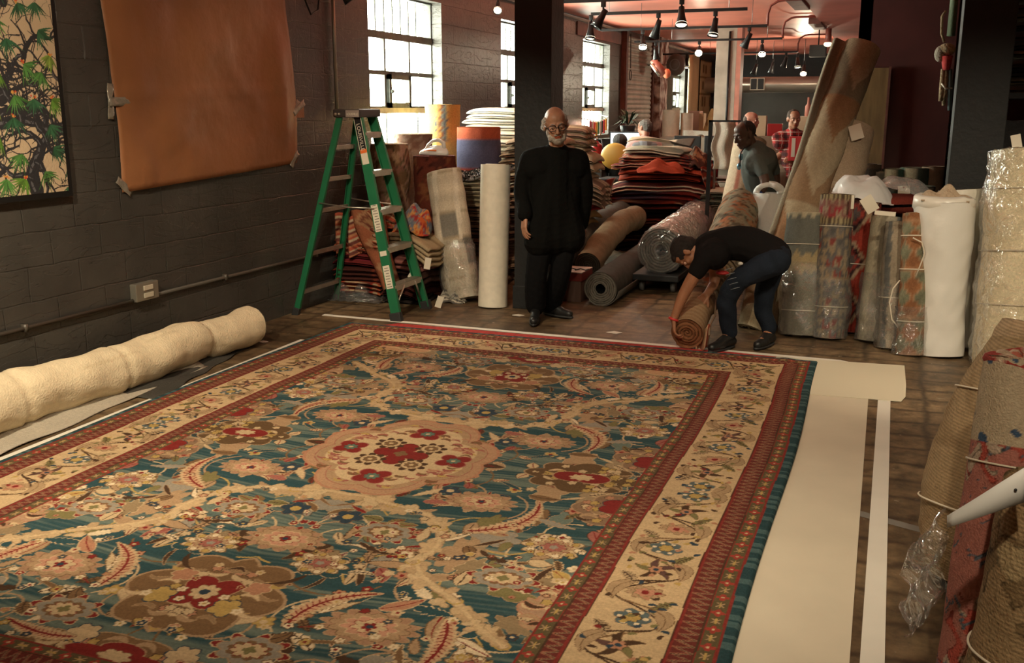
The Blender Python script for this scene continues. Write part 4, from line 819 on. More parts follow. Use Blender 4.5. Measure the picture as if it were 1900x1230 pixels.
# cream blankets in the window light
pile((-4.02, 10.4), [(.8, .5, .32, 3, c_plain((.35, .27, .19), .1, 2), 'brown folded blanket'), (.8, .5, .32, 3, c_plain((.42, .34, .24), .1, 3), 'tan folded blanket'), (.8, .5, .30, 3, c_plain((.45, .36, .26), .1, 3), 'beige folded blanket'), (.78, .5, .22, 3, c_bands([(.7, (.62, .55, .45)), (.3, (.40, .22, .12))], .09, seed=3), 'rust striped blanket'), (.80, .5, .14, 2, cw[1], 'cream folded blanket'), (.82, .5, .17, 2, c_plain((.60, .50, .38), .08, 9), 'thick beige folded blanket'), (.80, .5, .13, 2, c_plain((.70, .63, .52), .06, 4), 'white folded blanket'), (.6, .45, .10, 2, c_plain((.72, .66, .56), .06, 6), 'white rolled blanket')], 'cream blankets by the window', 'pile by the window', name='folded_blanket', cat='blanket', seed=4)
# brown kilims left and right of the black pillar
def mixcf(i):
    cs = [(.34, .24, .15), (.26, .17, .10), (.42, .32, .21), (.20, .12, .07), (.38, .27, .18), (.30, .22, .15)]
    return [c_plain(cs[i % 6], .2, i), c_bands([(.5, cs[i % 6]), (.3, cs[(i + 2) % 6]), (.2, (.16, .08, .05))], .05 + .02 * (i % 3), seed=i, wig=.004)][i % 2]
pile((-3.26, 9.52), [(.62, .5, .13, 2, mixcf(i), ('brown folded kilim', 'tan striped kilim')[i % 2], .03) for i in range(11)], 'brown kilims left of the pillar', 'pile left of the pillar', name='folded_kilim', seed=8)
rd = [(.28, .05, .03), (.36, .17, .09)]
its = [(.60, .5, .12, 2, c_plain((.10, .05, .03), .2, 2), 'dark folded kilim'), (.58, .5, .12, 2, c_plain((.34, .10, .04), .2, 3), 'rust folded kilim'), (.5, .45, .13, 3, c_bands([(.5, (.40, .17, .08)), (.5, (.22, .06, .03))], .05, seed=4), 'rust frilled folded kilim'), (.5, .45, .10, 2, c_plain((.40, .26, .17), .2, 5), 'pale folded cloth'), (.52, .48, .15, 2, c_plain((.34, .22, .10), .15, 6), 'mustard brown folded rug', .05), (.6, .5, .08, 2, c_plain((.30, .03, .025), .2, 7), 'red folded cloth', .03), (.66, .5, .22, 5, c_bands([(.45, (.36, .27, .18)), (.55, (.15, .10, .07))], .028, seed=8), 'brown striped blanket', .07), (.5, .45, .10, 2, c_plain((.40, .32, .22), .15, 9), 'beige folded blanket', .03), (.52, .46, .16, 2, c_plain((.36, .28, .18), .15, 10), 'thick khaki folded blanket', .05), (.42, .40, .09, 2, c_plain((.34, .24, .15), .15, 12), 'tan folded blanket', .02), (.44, .4, .16, 3, c_bands([(.5, (.46, .34, .2)), (.5, (.20, .11, .07))], .07, seed=13), 'cream and brown folded kilim', .04)]
pile((-3.17, 10.35), [(i_[0] * 1.12,) + i_[1:2] + (i_[2] * 1.07,) + i_[3:] for i_ in its], 'kilims right of the pillar', 'pile behind the standing man', name='folded_kilim', seed=9)
# low piles behind the ladder
pile((-4.36, 7.99), [(.48, .5, .09, 2, c_plain((.03, .02, .018), .2, 2), 'black folded rug'), (.48, .5, .12, 3, c_kilim(KR, .05, .05, 2), 'dark red patterned folded rug'), (.50, .5, .12, 3, c_floral((.06, .018, .014), [(.2, .04, .02)], 20, 3), 'dark maroon folded rug'), (.48, .5, .12, 2, c_bands([(.5, (.30, .03, .05)), (.5, (.15, .02, .02))], .07, seed=5), 'crimson folded rug'), (.46, .5, .14, 3, c_bands([(.3, (.42, .10, .05)), (.3, (.50, .36, .2)), (.4, (.14, .04, .03))], .05, seed=6), 'striped folded kilim'), (.42, .45, .10, 2, c_kilim([(.32, .06, .04), (.10, .03, .02), (.4, .28, .18)], .04, .04, 5), 'small red folded kilim')], 'dark rugs behind the ladder', 'left pile behind the ladder', seed=12)
its = [(.48, .5, .10, 2, c_plain((.02, .014, .012), .2, 2), 'black folded rug'), (.48, .5, .12, 2, c_plain((.06, .016, .012), .25, 3), 'very dark red folded rug', .06), (.48, .5, .10, 2, c_plain((.045, .02, .015), .2, 4), 'dark brown folded rug', .05), (.46, .5, .09, 2, c_bands([(.5, (.30, .12, .10)), (.5, (.18, .06, .05))], .06, seed=3), 'dusty pink folded rug', .04)]
o_, z_ = pile((-3.99, 8.02), its, 'dark rugs under the tan mats', 'pile under the tan mats', seed=13)
for k, lb in enumerate(('lowest tan woven mat hanging over the low pile behind the ladder', 'third tan woven mat from the top of the low pile behind the ladder', 'second tan woven mat from the top of the low pile behind the ladder', 'uppermost tan woven mat on the low pile behind the ladder')):
    uu = np.linspace(0, 1, 26); vv = np.linspace(0, 1, 14); z = .48 + k * .035
    P = np.array([[(-4.27 + .60 * a + .02 * c, 7.78 + .46 * c, z + .03 * math.sin(a * PI * .9) - (.26 - .022 * k) * max(0, a - .50) ** 1.4 * (1.5) + .008 * math.sin(c * 11)) for c in vv] for a in uu])
    draped('woven_mat', lb, 'mat', P, c_bands([(.86, (.40, .30, .18)), (.14, (.22, .15, .08))], .05, axis=1, seed=4, amp=.15), th=.022, group='tan woven mats')
def cloth_bump(name, label, cat, ctr, w_, d, h, cf, seed, m='wool', rot=0., lean=0., origin=None):
    n = 34; a = np.linspace(-1, 1, n); P = np.zeros((n, n, 3)); cr, sr = math.cos(rot), math.sin(rot)
    for i, x in enumerate(a):
        for j, y in enumerate(a):
            rr_ = math.hypot(x, y); q = max(0, 1 - rr_ ** 2 * .9); zz = h * q ** .8 + .03 * math.sin(x * 7 + seed) * q + .025 * math.sin(y * 9 + x * 4 + seed * 2) * (q + .2)
            X, Y = x * w_ / 2 * (1 - .12 * abs(y)), y * d / 2; P[i, j] = (ctr[0] + X * cr - Y * sr + lean * zz, ctr[1] + X * sr + Y * cr, ctr[2] + max(0.0, zz))
    return draped(name, label, cat, P, cf, m, .012, origin=origin)
cloth_bump('kilim', 'crumpled orange, red and blue patterned cloth heaped on the tan mats', 'kilim', (-3.95, 8.02, .60), .36, .32, .23, c_kilim([(.50, .10, .03), (.12, .14, .18), (.30, .03, .03), (.55, .25, .08), (.2, .2, .2)], .06, .08, 4), 3, rot=.4, lean=.25)
cloth_bump('kilim', 'red and brown bundled cloth on the low pile left of the orange cloth', 'kilim', (-4.28, 8.0, .66), .42, .34, .16, c_bands([(.4, (.30, .06, .03)), (.3, (.34, .25, .13)), (.3, (.08, .04, .03))], .06, seed=7), 7, rot=.2)
uu = np.linspace(0, 1, 34); vv = np.linspace(0, 1, 22)
P = np.array([[(-4.42 + .34 * c * (1 - .45 * a) + .34 * a, 7.76 - .05 * a - .03 * math.sin(c * 9) - .02 * math.sin(a * 6 + c * 5), .80 - .68 * a + .03 * math.sin(c * 6)) for c in vv] for a in uu])
draped('kilim', 'faded red and brown kilim hanging down over the pile behind the ladder', 'kilim', P, c_med((.30, .10, .05), [(.36, .19, .1), (.16, .05, .03), (.30, .16, .08)], .4), group=None)
P = np.array([[(-4.55 + .24 * c, 7.73 - .04 * math.sin(c * 12), .78 - .36 * a + .02 * math.sin(c * 8)) for c in vv] for a in uu])
draped('kilim', 'red and cream banded cloth with fringe hanging at the left of the pile', 'kilim', P, c_bands([(.3, (.42, .09, .05)), (.2, (.52, .4, .26)), (.3, (.16, .05, .04)), (.2, (.46, .2, .1))], .09, axis=0, seed=3))
for i_, (px, py, y, rt, lb) in enumerate(((795, 478, 7.70, .2, 'tag hanging from the lowest tan mat'), (772, 498, 7.68, .6, 'folded paper tag under the tan mats'), (818, 532, 7.72, .35, 'white cardboard tag lying against the floor bundle'))):
    p = A(px, py, y); p.z -= .085 if i_ == 2 else 0; h_ = thing('price_tag', 'white ' + lb, 'tag', p); card_tag(h_, p, (.055, .10), rt, name='card')
b0 = G(838, 560); cloth_bump('cloth_bundle', 'small crumpled striped cloth on the floor left of the leaning striped roll', 'cloth', (b0.x, b0.y, .0), .28, .16, .07, c_bands([(.5, (.10, .09, .08)), (.5, (.5, .45, .36))], .035, seed=4), 5, rot=.0)
n = 40; a = np.linspace(-1, 1, n); g0 = G(655, 560)
X, Y = np.meshgrid(a, a, indexing='ij'); zz = np.clip(1 - np.hypot(X, Y) ** 2, 0, 1) ** .6 * .16 * (1 + .5 * wob(np.stack([X, Y, 0 * X], -1), 1, 4, 3)) + np.abs(wob(np.stack([X, Y, 0 * X], -1), .03, 9, 5)) + .01
b = MB(); b.grid(np.stack([g0.x + X * .30, g0.y + .1 + Y * .18, zz], -1)); tag(b.build('plastic_bag', 'film_clear', origin=(g0.x, g0.y, 0)), 'crumpled clear plastic sheeting on the floor behind the ladder', 'plastic sheeting')
# ================================================================ MIDDLE GROUND
# the big pile of red kilims
CX_, CY_ = -2.62, 12.25; KP = 1.12
def KX(x): return CX_ + (x + 2.30) * KP
def KY(y): return CY_ + (y - 10.75)
reds = [((.06, .015, .012), 'black and red'), ((.24, .03, .02), 'deep red'), ((.09, .035, .03), 'dark brown'), ((.33, .05, .03), 'bright red')]
def rk(i): return [c_kilim([(.20, .02, .015), (.05, .012, .012), (.30, .06, .03), (.10, .03, .02)], .06, .05, i), c_bands([(.35, (.26, .03, .02)), (.2, (.05, .015, .015)), (.15, (.45, .30, .2)), (.3, (.15, .02, .02))], .09, seed=i, wig=.004), c_floral((.08, .016, .013), [(.27, .04, .02), (.4, .22, .12)], 16, i), c_plain((.035, .012, .011), .3, i)][i % 4]
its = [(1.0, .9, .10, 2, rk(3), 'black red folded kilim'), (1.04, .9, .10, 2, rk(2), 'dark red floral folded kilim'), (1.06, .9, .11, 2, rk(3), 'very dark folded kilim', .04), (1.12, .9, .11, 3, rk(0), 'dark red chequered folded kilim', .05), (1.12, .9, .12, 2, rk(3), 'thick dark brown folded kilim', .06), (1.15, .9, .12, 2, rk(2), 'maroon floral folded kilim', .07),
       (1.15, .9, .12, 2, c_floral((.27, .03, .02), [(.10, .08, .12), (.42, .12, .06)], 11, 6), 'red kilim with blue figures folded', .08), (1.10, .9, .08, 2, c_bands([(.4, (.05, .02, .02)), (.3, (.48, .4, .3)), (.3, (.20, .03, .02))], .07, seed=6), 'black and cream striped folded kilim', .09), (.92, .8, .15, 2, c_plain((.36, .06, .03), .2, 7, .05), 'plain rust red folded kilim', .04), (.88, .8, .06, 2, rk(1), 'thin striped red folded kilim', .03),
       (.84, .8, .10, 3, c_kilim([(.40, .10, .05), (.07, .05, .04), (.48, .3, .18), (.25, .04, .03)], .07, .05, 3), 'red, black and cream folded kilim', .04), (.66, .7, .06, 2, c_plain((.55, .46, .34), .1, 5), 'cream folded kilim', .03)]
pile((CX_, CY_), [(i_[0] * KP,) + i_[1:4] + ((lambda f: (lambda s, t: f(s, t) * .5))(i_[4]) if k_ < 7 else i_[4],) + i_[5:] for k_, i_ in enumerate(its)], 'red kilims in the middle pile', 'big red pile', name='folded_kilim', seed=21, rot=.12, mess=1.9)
cloth_bump('kilim', 'bright red kilim with a crumpled flap on the front of the big red pile', 'kilim', (KX(-2.2), KY(10.30), .95), .58, .22, .12, c_plain((.42, .07, .035), .15, 3), 3, rot=.1)
cloth_bump('kilim', 'rolled dark floral kilim bundle at the right end of the big red pile', 'kilim', (KX(-1.90), KY(10.75), 1.0), .32, .6, .20, c_floral((.10, .04, .03), [(.36, .16, .08), (.5, .4, .3)], 18, 5), 2, rot=.1)
P = np.array([[(KX(-1.78) + .06 * math.sin(c * 3) + .16 * a ** 2, KY(10.3) + .75 * c, 1.02 - .38 * a ** 1.2 + .01 * math.sin(c * 20)) for c in np.linspace(0, 1, 20)] for a in np.linspace(0, 1, 20)])
draped('kilim', 'red striped kilim edge with white zigzag hanging over the right of the big pile', 'kilim', P, c_bands([(.3, (.34, .05, .03)), (.12, (.5, .4, .3)), (.3, (.08, .02, .02)), (.28, (.3, .06, .03))], .10, axis=0, seed=3, wig=.02))
P = np.array([[(KX(-2.92) + .26 * c - .12 * a, KY(10.25) + .06 * c, .88 - .34 * a - .06 * (1 - c) + .02 * math.sin(a * 7)) for c in np.linspace(0, 1, 12)] for a in np.linspace(0, 1, 16)])
draped('kilim', 'dark kilim corner with white edging drooping at the left of the big pile', 'kilim', P, c_bands([(.12, (.6, .52, .42)), (.5, (.06, .02, .02)), (.38, (.2, .03, .02))], .26, axis=1, seed=2))
P = np.array([[(KX(-2.6) + .74 * c, KY(10.4) + .45 * a, 1.30 + .05 * math.sin(c * 4 + a * 3) + .05 * c * (1 - c) * 4 * a) for c in np.linspace(0, 1, 26)] for a in np.linspace(0, 1, 14)])
draped('kilim', 'cream cloth with a dark corner thrown over the top of the big red pile', 'kilim', P, lambda s, t: np.where((t > .52)[..., None], np.array((.10, .08, .06)), np.array((.62, .52, .38))))
# wooden pallet boards under the pile
pile((-1.80, 12.0), [(.42, .5, .12, 2, c_plain((.16, .10, .06), .2, i), 'brown folded cloth') for i in range(3)] + [(.42, .5, .14, 5, c_bands([(.5, (.40, .33, .24)), (.5, (.24, .18, .12))], .03, seed=3), 'beige sample bundle'), (.40, .5, .10, 4, c_plain((.26, .21, .14), .1, 3), 'olive folded sample bundle'), (.42, .48, .12, 2, c_plain((.10, .10, .07), .1, 4), 'dark green folded blanket'), (.40, .46, .05, 1, c_plain((.45, .38, .28), .1, 4), 'pale folded blanket')], 'sample stack right of the red pile', 'stack right of the big pile', seed=3)
# carpet rolls on the floor
def spiral(base): return base
grey = (.085, .082, .072)
make_roll('carpet_roll', 'big dark grey carpet roll with its spiral end facing the room', 'carpet roll', (-2.28, 8.34, .150), (-2.42, 12.0, .16), .148, c_plain(grey, .12, 2), wraps=8, endcol=(.23, .215, .18), hole=.30, amp=.006, seed=4, n=64, depth=.006)
b = MB(); a = np.linspace(-2.2, -.1, 16); rr_ = np.linspace(.150, .168, 16); P = np.array([[(-2.28 + r_ * math.cos(q) * 1.0, 8.335 + dy, .151 + r_ * math.sin(q)) for dy in (0, .3, .9)] for q, r_ in zip(a, rr_)])
draped('carpet_flap', 'loose outer layer of grey carpet curling off the big grey roll', 'carpet flap', P, c_plain((.16, .15, .13), .1, 3), th=.006)
make_roll('carpet_roll', 'beige carpet roll tied with tape lying left of the big grey roll', 'carpet roll', A(1090, 494, 9.25), A(1178, 404, 11.3), .135, c_plain((.27, .20, .12), .12, 6), wraps=7, endcol=(.10, .09, .07), bend=.10, amp=.012, seed=5, origin=(-2.6, 9.6, 0), groove=(.28,))
make_roll('carpet_roll', 'darker grey carpet roll sloping up behind the beige carpet roll', 'carpet roll', (-3.0, 9.05, .15), A(1160, 392, 12.0), .14, c_plain((.11, .105, .09), .12, 7), wraps=6, endcol=(.12, .11, .1), bend=.10, amp=.010, seed=6)
t_, P, Q = make_roll('carpet_roll', 'plastic-wrapped pink-grey carpet roll lying on a low black dolly', 'carpet roll', (-1.92, 9.15, .405), (-2.04, 11.9, .42), .205, c_plain((.33, .25, .20), .1, 8), wraps=8, endcol=(.17, .165, .15), hole=.26, amp=.008, seed=7, wrap=('film_clear', (0, 1)), n=64)
t_ = thing('dolly', 'low black wheeled dolly under the plastic-wrapped carpet roll', 'dolly', (-1.95, 10.0, 0))
b = MB(); b.box((-2.17, 9.05, .12), (-1.73, 11.3, .18), bev=.01); b.build('platform', 'black_paint', t_, smooth=False)
for x in (-2.1, -1.8):
    for y in (9.2, 11.1): b = MB(); b.lathe([(0, -.02), (.055, -.02), (.06, 0), (.055, .02), (0, .02)], (x, y, .06), 16, axis=(1, 0, 0)); b.box((x - .03, y - .02, .06), (x - .022, y + .02, .12)); b.build('wheel', mat('wheel_grey', (.10, .095, .09), .5), t_)
# carton with a white lid
t_ = thing('carton', 'small red and white cardboard carton with a pale lid beside the standing man', 'box', (-2.62, 8.15, 0)); p = G(1088, 545)
b = MB(); b.box((-2.86, 8.42, 0), (-2.48, 8.75, .26), bev=.004); b.build('carton_body', mat('carton_brown', (.17, .10, .075), .7), t_, smooth=False)
b = MB(); b.box((-2.87, 8.412, .19), (-2.47, 8.76, .262), bev=.003); b.build('red_band', mat('carton_red', (.24, .035, .025), .6), t_, smooth=False)
b = MB(); b.box((-2.87, 8.41, .262), (-2.47, 8.762, .27)); b.build('lid', mat('carton_lid', (.50, .42, .36), .6), t_, smooth=False)
for k in range(4): b = MB(); x0 = -2.80 + .08 * k; b.tube([(x0, 8.5, .275), (x0 + .04, 8.54, .285), (x0 + .09, 8.52, .277), (x0 + .10, 8.6, .275)], .005, 5); b.build('strap', 'black_metal', t_)
# fire extinguishers
def extinguisher(x, y, z, label, h=.42, r=.07, lab=True):
    t_ = thing('fire_extinguisher', label, 'fire extinguisher', (x, y, z)); rm = mat('ext_red', (.30, .012, .012), .3)
    b = MB(); b.lathe([(0, 0), (r * .95, 0), (r, .02), (r, h * .78), (r * .85, h * .87), (r * .4, h * .95), (r * .3, h)], (x, y, z), 24); b.build('cylinder', rm, t_)
    b = MB(); b.lathe([(0, h), (.022, h), (.025, h + .03), (.012, h + .045), (0, h + .045)], (x, y, z), 12); b.tube([(x, y, z + h + .03), (x - .04, y - .03, z + h + .055), (x - .08, y - .05, z + h + .05)], .007, 6); b.tube([(x, y, z + h + .02), (x - .03, y - .04, z + h + .02), (x - .07, y - .06, z + h + .0)], .006, 6); b.build('valve', 'grey_metal', t_)
    b = MB(); b.tube([(x + .02, y, z + h + .02), (x + .07, y - .02, z + h + .03), (x + .10, y - .03, z + h - .06), (x + .09, y - .03, z + h * .4)], .010, 7); b.build('hose', 'black_metal', t_)
    if lab: b = MB(); a = np.linspace(-2.4, -.9, 10); b.grid(np.array([[(x + (r + .002) * math.cos(q), y + (r + .002) * math.sin(q), z + zz) for zz in (h * .3, h * .62)] for q in a])); b.build('label', 'card', t_)
    return t_
e = extinguisher(-3.03, 8.55, .01, 'red fire extinguisher with a white tag standing behind the black pillar', .46, .085)
card_tag(e, (-3.05, 8.44, .50), (.09, .17), .1, face=(-.2, -1, 0), name='tag')
q = A(1104, 312, 13.2); b = MB(); b.box((q.x - .16, 13.12, 0), (q.x + .12, 13.38, q.z), bev=.01); tag(b.build('cabinet', mat('dark_cabinet', (.03, .025, .022), .5), origin=(q.x, 13.3, 0), smooth=False), 'dark cabinet under the red fire extinguisher by the third window', 'cabinet'); extinguisher(q.x, 13.25, q.z, 'red fire extinguisher standing on a cabinet below the row of little flags', .36, .09, False)
# little flags on a string across the third window
f0, f1 = AX(1092, 222, -4.50), AX(1128, 217, -4.50); t_ = thing('flag_string', 'string of tiny coloured flags hanging across the third window', 'bunting', f0)
cols = [(.6, .02, .08), (.8, .75, .7), (.7, .02, .02), (.8, .4, .02), (.03, .2, .05), (.75, .7, .65), (.03, .03, .03), (.7, .03, .05), (.85, .4, .03)]
b = MB(); pts = [f0.lerp(f1, i / 10) + Vector((0, 0, -.05 * math.sin(i / 10 * PI))) for i in range(11)]; b.tube([Vector((XW - .01, f0.y - .12, f0.z + .03))] + pts + [Vector((XW - .01, f1.y + .12, f1.z + .03))], .006, 5); b.build('cord', 'card', t_)
for i, c in enumerate(cols):
    p = pts[i + 1]; b = MB(); d = (f1 - f0).normalized() * .055; b.box((p.x - .004, p.y - .055, p.z - .20 - .03 * (i % 2)), (p.x + .004, p.y + .055, p.z - .01), M=None); b.build('flag', mat('flag_%d' % i, c, .7), t_, smooth=False)
# far furniture: desk screens, hand truck, white rolls, boxes, hangings
def screen(x, y, z, w_, h, label):
    t_ = thing('computer_monitor', label, 'monitor', (x, y, z)); b = MB(); b.box((x - w_ / 2, y - .025, z), (x + w_ / 2, y + .025, z + h), bev=.01); b.build('screen', 'black_metal', t_, smooth=False)
    b = MB(); b.box((x - .04, y + .0, z - .12), (x + .04, y + .03, z + .1)); b.box((x - .12, y - .08, z - .13), (x + .12, y + .10, z - .12)); b.build('stand', 'black_metal', t_, smooth=False)
q0, q1 = A(1235, 300, 15.2), A(1362, 300, 15.2); b = MB(); zt = A(1300, 291, 15.2).z
b.box((q0.x, 15.0, zt - .04), (q1.x + .3, 15.9, zt), bev=.005); b.box((q0.x + .05, 15.05, 0), (q0.x + .12, 15.85, zt - .04)); b.box((q1.x + .15, 15.05, 0), (q1.x + .22, 15.85, zt - .04)); b.box((q0.x + .05, 15.3, .3), (q1.x + .22, 15.33, zt - .04)); dk = tag(b.build('desk', mat('desk_cream', (.42, .36, .28), .5), origin=(q0.x + .5, 15.4, 0), smooth=False), 'cream desk with two black monitors beyond the red kilim pile', 'desk')
for px0, px1, lb in ((1250, 1301, 'left black monitor on the cream desk behind the red kilim pile'), (1306, 1349, 'right black monitor on the cream desk, nearest the pale column')):
    a_, c_ = A(px0, 290, 15.1), A(px1, 252, 15.1); screen((a_.x + c_.x) / 2, 15.1, a_.z + 0.0, c_.x - a_.x, c_.z - a_.z, lb)
# clutter in front of the desk
rr = random.Random(9)
for i, (px, py, kd, lb) in enumerate(((1318, 318, 0, 'white spray bottle with a red cap on the low table before the cream desk'), (1327, 320, 1, 'red bottle left of the hand truck on the low table'), (1310, 322, 2, 'small dark bottle on the low table before the cream desk'), (1300, 320, 0, 'white bottle nearest the red pile on the low table'))):
    p = A(px, py + 8, 12.6); t_ = thing('bottle', lb, 'bottle', p); m_ = [mat('bottle_white', (.6, .5, .48), .4), 'ext_red', 'black_metal'][kd]; b = MB(); b.lathe([(0, 0), (.035, 0), (.035, .10), (.015, .14), (.013, .16), (0, .16)], p, 12); b.build('bottle_body', m_, t_); b = MB(); b.lathe([(0, .15), (.018, .15), (.018, .19), (0, .19)], p, 10); b.build('cap', 'ext_red', t_)
p = A(1315, 328, 12.6); b = MB(); b.box((p.x - .42, 12.35, p.z - .04), (p.x + .32, 12.9, p.z), bev=.005)
for x in (p.x - .38, p.x + .28):
    for y in (12.4, 12.85): b.box((x - .02, y - .02, 0), (x + .02, y + .02, p.z - .04))
tag(b.build('low_table', mat('dark_wood', (.06, .035, .02), .5), origin=(p.x, 12.6, 0), smooth=False), 'low dark table with bottles in front of the cream desk', 'table')
b = MB(); X, Y = np.meshgrid(np.linspace(-1, 1, 24), np.linspace(-1, 1, 24), indexing='ij'); pz = p.z; b.grid(np.stack([p.x - .28 + X * .13, 12.6 + Y * .13, pz + .28 * np.clip(1 - np.hypot(X, Y) ** 2, 0, 1) ** .5 * (1 + wob(np.stack([X, Y, 0 * X], -1), .2, 4, 2))], -1)); tag(b.build('plastic_bag', 'film_milky', origin=(p.x - .28, 12.6, pz)), 'crumpled pale plastic bag on the low table right of the red pile', 'plastic bag')
p = A(1338, 345, 11.9); t_ = thing('hand_truck', 'silver hand truck standing behind the sample stack', 'hand truck', (p.x, 11.9, 0)); q = A(1345, 240, 11.9)
b = MB(); b.tube([(p.x - .09, 11.9, .15), (p.x - .09, 11.95, 1.2), (p.x - .05, 11.97, 1.3), (p.x + .02, 11.98, 1.42)], .016, 8); b.tube([(p.x + .12, 11.9, .15), (p.x + .12, 11.95, 1.15)], .016, 8); 
for z in (.5, .85, 1.12): b.tube([(p.x - .09, 11.93, z), (p.x + .12, 11.93, z)], .012, 6)
b.box((p.x - .12, 11.6, .05), (p.x + .15, 11.9, .065)); b.build('frame', 'grey_metal', t_)
for x in (p.x - .15, p.x + .18): b = MB(); b.lathe([(0, -.02), (.09, -.02), (.1, 0), (.09, .02), (0, .02)], (x, 11.95, .10), 18, axis=(1, 0, 0)); b.build('wheel', 'black_metal', t_)
# pale upright rug behind the gray-shirted man
make_roll('rolled_rug', 'pale pink and cream rug roll standing behind the man in the grey shirt', 'rolled rug', A(1346, 506, 10.1), A(1392, 262, 10.6), .17, c_bands([(.6, (.60, .50, .36)), (.2, (.42, .17, .12)), (.2, (.5, .4, .28))], .33, axis=0, seed=3, wig=.02), wraps=5, seed=8, amp=.008, origin=(-1.66, 10.3, 0))
P = np.array([[(-1.78 + .22 * c + .02 * math.sin(a * 9), 11.0 + .03 * math.sin(c * 8), 1.55 - .50 * a) for c in np.linspace(0, 1, 10)] for a in np.linspace(0, 1, 14)]); 
draped('hanging_cloth', 'white cloth hanging beside the pale column behind the grey-shirted man', 'cloth', P, c_plain((.62, .57, .48), .08, 3), th=.01)
b = MB(); b.box((-1.84, 11.02, 0), (-1.80, 11.06, 1.57)); b.box((-1.84, 11.02, 1.55), (-1.5, 11.06, 1.57)); tag(b.build('garment_rail', 'black_metal', origin=(-1.8, 11.04, 0), smooth=False), 'thin black rail carrying the white hanging cloth', 'rail')
# white rolls and boxes on the far platform
def blk(px0, px1, py0, py1, y, d, m, label, name='box', cat='box', z0=None):
    a_, c_ = A(px0, py1, y), A(px1, py0, y); b = MB(); z_ = a_.z if z0 is None else z0; b.box((a_.x, y, z_), (c_.x, y + d, c_.z), bev=.01); return tag(b.build(name, m, origin=((a_.x + c_.x) / 2, y + d / 2, z_), smooth=False), label, cat)
blk(1224, 1332, 255, 300, 19.0, 1.4, 'desk_cream', 'wide cream cabinet under the white rolls at the back left', 'cabinet', 'cabinet', 0)
zc = A(1280, 255, 19.0).z
mw = mat('white_board2', (.68, .62, .50), .6)
a_ = A(1240, 255, 19.2); make_roll('paper_roll', 'thick white roll standing by the peeling column', 'roll', (a_.x, 19.4, zc), (a_.x, 19.4, A(1240, 204, 19.2).z), .165, c_plain((.72, .66, .52), .04), wraps=3, seam=False, amp=.002, seed=2, m='smooth_vc')
a_ = A(1266, 255, 19.2); make_roll('paper_roll', 'white roll with loose edge, second from the peeling column', 'roll', (a_.x, 19.6, zc), (a_.x, 19.6, A(1266, 210, 19.2).z), .12, c_plain((.70, .62, .50), .05), wraps=3, amp=.006, seed=3, m='smooth_vc')
P = np.array([[(A(1268, 255, 19.0).x + 1.0 * c, 18.93 - .02 * math.sin(c * 20) - .0 * a, zc + .14 * (1 - a) * (1 - .3 * c) - .06 * a * math.sin(c * 14)) for c in np.linspace(0, 1, 30)] for a in np.linspace(0, 1, 10)]); draped('tablecloth', 'crumpled white cloth over the front of the far cream cabinet', 'cloth', P, c_plain((.72, .68, .58), .04), th=.01)
blk(1276, 1298, 206, 246, 20.6, .4, mat('pink_card', (.46, .30, .24), .7), 'pinkish board box on the far platform', z0=0); blk(1296, 1306, 210, 244, 20.4, .3, mat('card_brown', (.45, .32, .2), .7), 'tan board box beside the pinkish one on the far platform', z0=0)
cloth_bump('kilim', 'golden patterned cloth heap left of the pale column', 'kilim', (A(1321, 240, 20.0).x, 20.2, zc), .42, .36, .50, c_floral((.50, .33, .15), [(.25, .12, .05), (.62, .48, .28)], 9, 3), 4)
P = np.array([[(-4.55 + .03 * math.sin(c * 10), 24.15 + 1.35 * c, 2.98 - 1.75 * a) for c in np.linspace(0, 1, 14)] for a in np.linspace(0, 1, 8)]); draped('hanging_rug', 'plain cream rug hanging on the far block wall', 'rug', P, c_plain((.52, .43, .26), .06, 3), th=.03)
P = np.array([[(-4.53 + .02 * math.sin(c * 10), 25.6 + 1.6 * c, 2.86 - 1.6 * a) for c in np.linspace(0, 1, 40)] for a in np.linspace(0, 1, 40)]); draped('hanging_rug', 'tan rug with brown block motifs hanging on the far block wall', 'rug', P, lambda s, t: np.where((((s / .4) % 1 < .06) | (((t / .55) % 1 > .3) & ((t / .55) % 1 < .62) & ((s / .4) % 1 > .25) & ((s / .4) % 1 < .8)))[..., None], np.array((.16, .09, .04)), np.array((.42, .31, .17))), th=.03)
# heater lamp hanging by the shutter, round lamp
q = A(1222, 125, 17.0); t_ = thing('hanging_heater', 'cylindrical pink and silver heater lamp hanging near the shutter', 'heater', q); 
b = MB(); b.tube([q + Vector((-.10, 0, .12)), q + Vector((.10, 0, -.12))], [.06, .08], 20); b.build('heater_body', mat('pink_metal', (.36, .14, .11), .35, .4), t_)
b = MB(); b.tube([q + Vector((-.11, -.06, .05)), q + Vector((.04, -.06, -.14))], .03, 10); b.build('reflector', mat('reflector', (.8, .78, .7), .1, .9), t_); b = MB(); b.tube([q + Vector((0, 0, .05)), Vector((q.x, q.y, ZC))], .010, 6); b.build('rod', 'black_metal', t_)
b = MB(); b.ball(q + Vector((.14, 0, -.10)), (.07, .07, .08), 16, 10); b.build('shade', mat('orange_shade', (.7, .2, .1), .5), t_)
q = A(1256, 120, 20.0); q = A(1254, 120, 20.0); t_ = thing('round_fan', 'round grey fan mounted high by the far window', 'fan', q); b = MB(); b.lathe([(0, -.10), (.16, -.09), (.21, 0), (.16, .09), (0, .10)], q, 24, axis=(0.3, 1, 0)); b.build('housing', mat('fan_grey', (.16, .13, .11), .5), t_); b = MB(); b.lathe([(.09, 0), (.11, .01), (.11, -.01), (.09, 0)], q + Vector((0, -.11, 0)), 20, axis=(.3, 1, 0)); b.tube([q, Vector((XW, q.y, q.z))], .02, 6); b.build('bracket', 'grey_metal', t_)
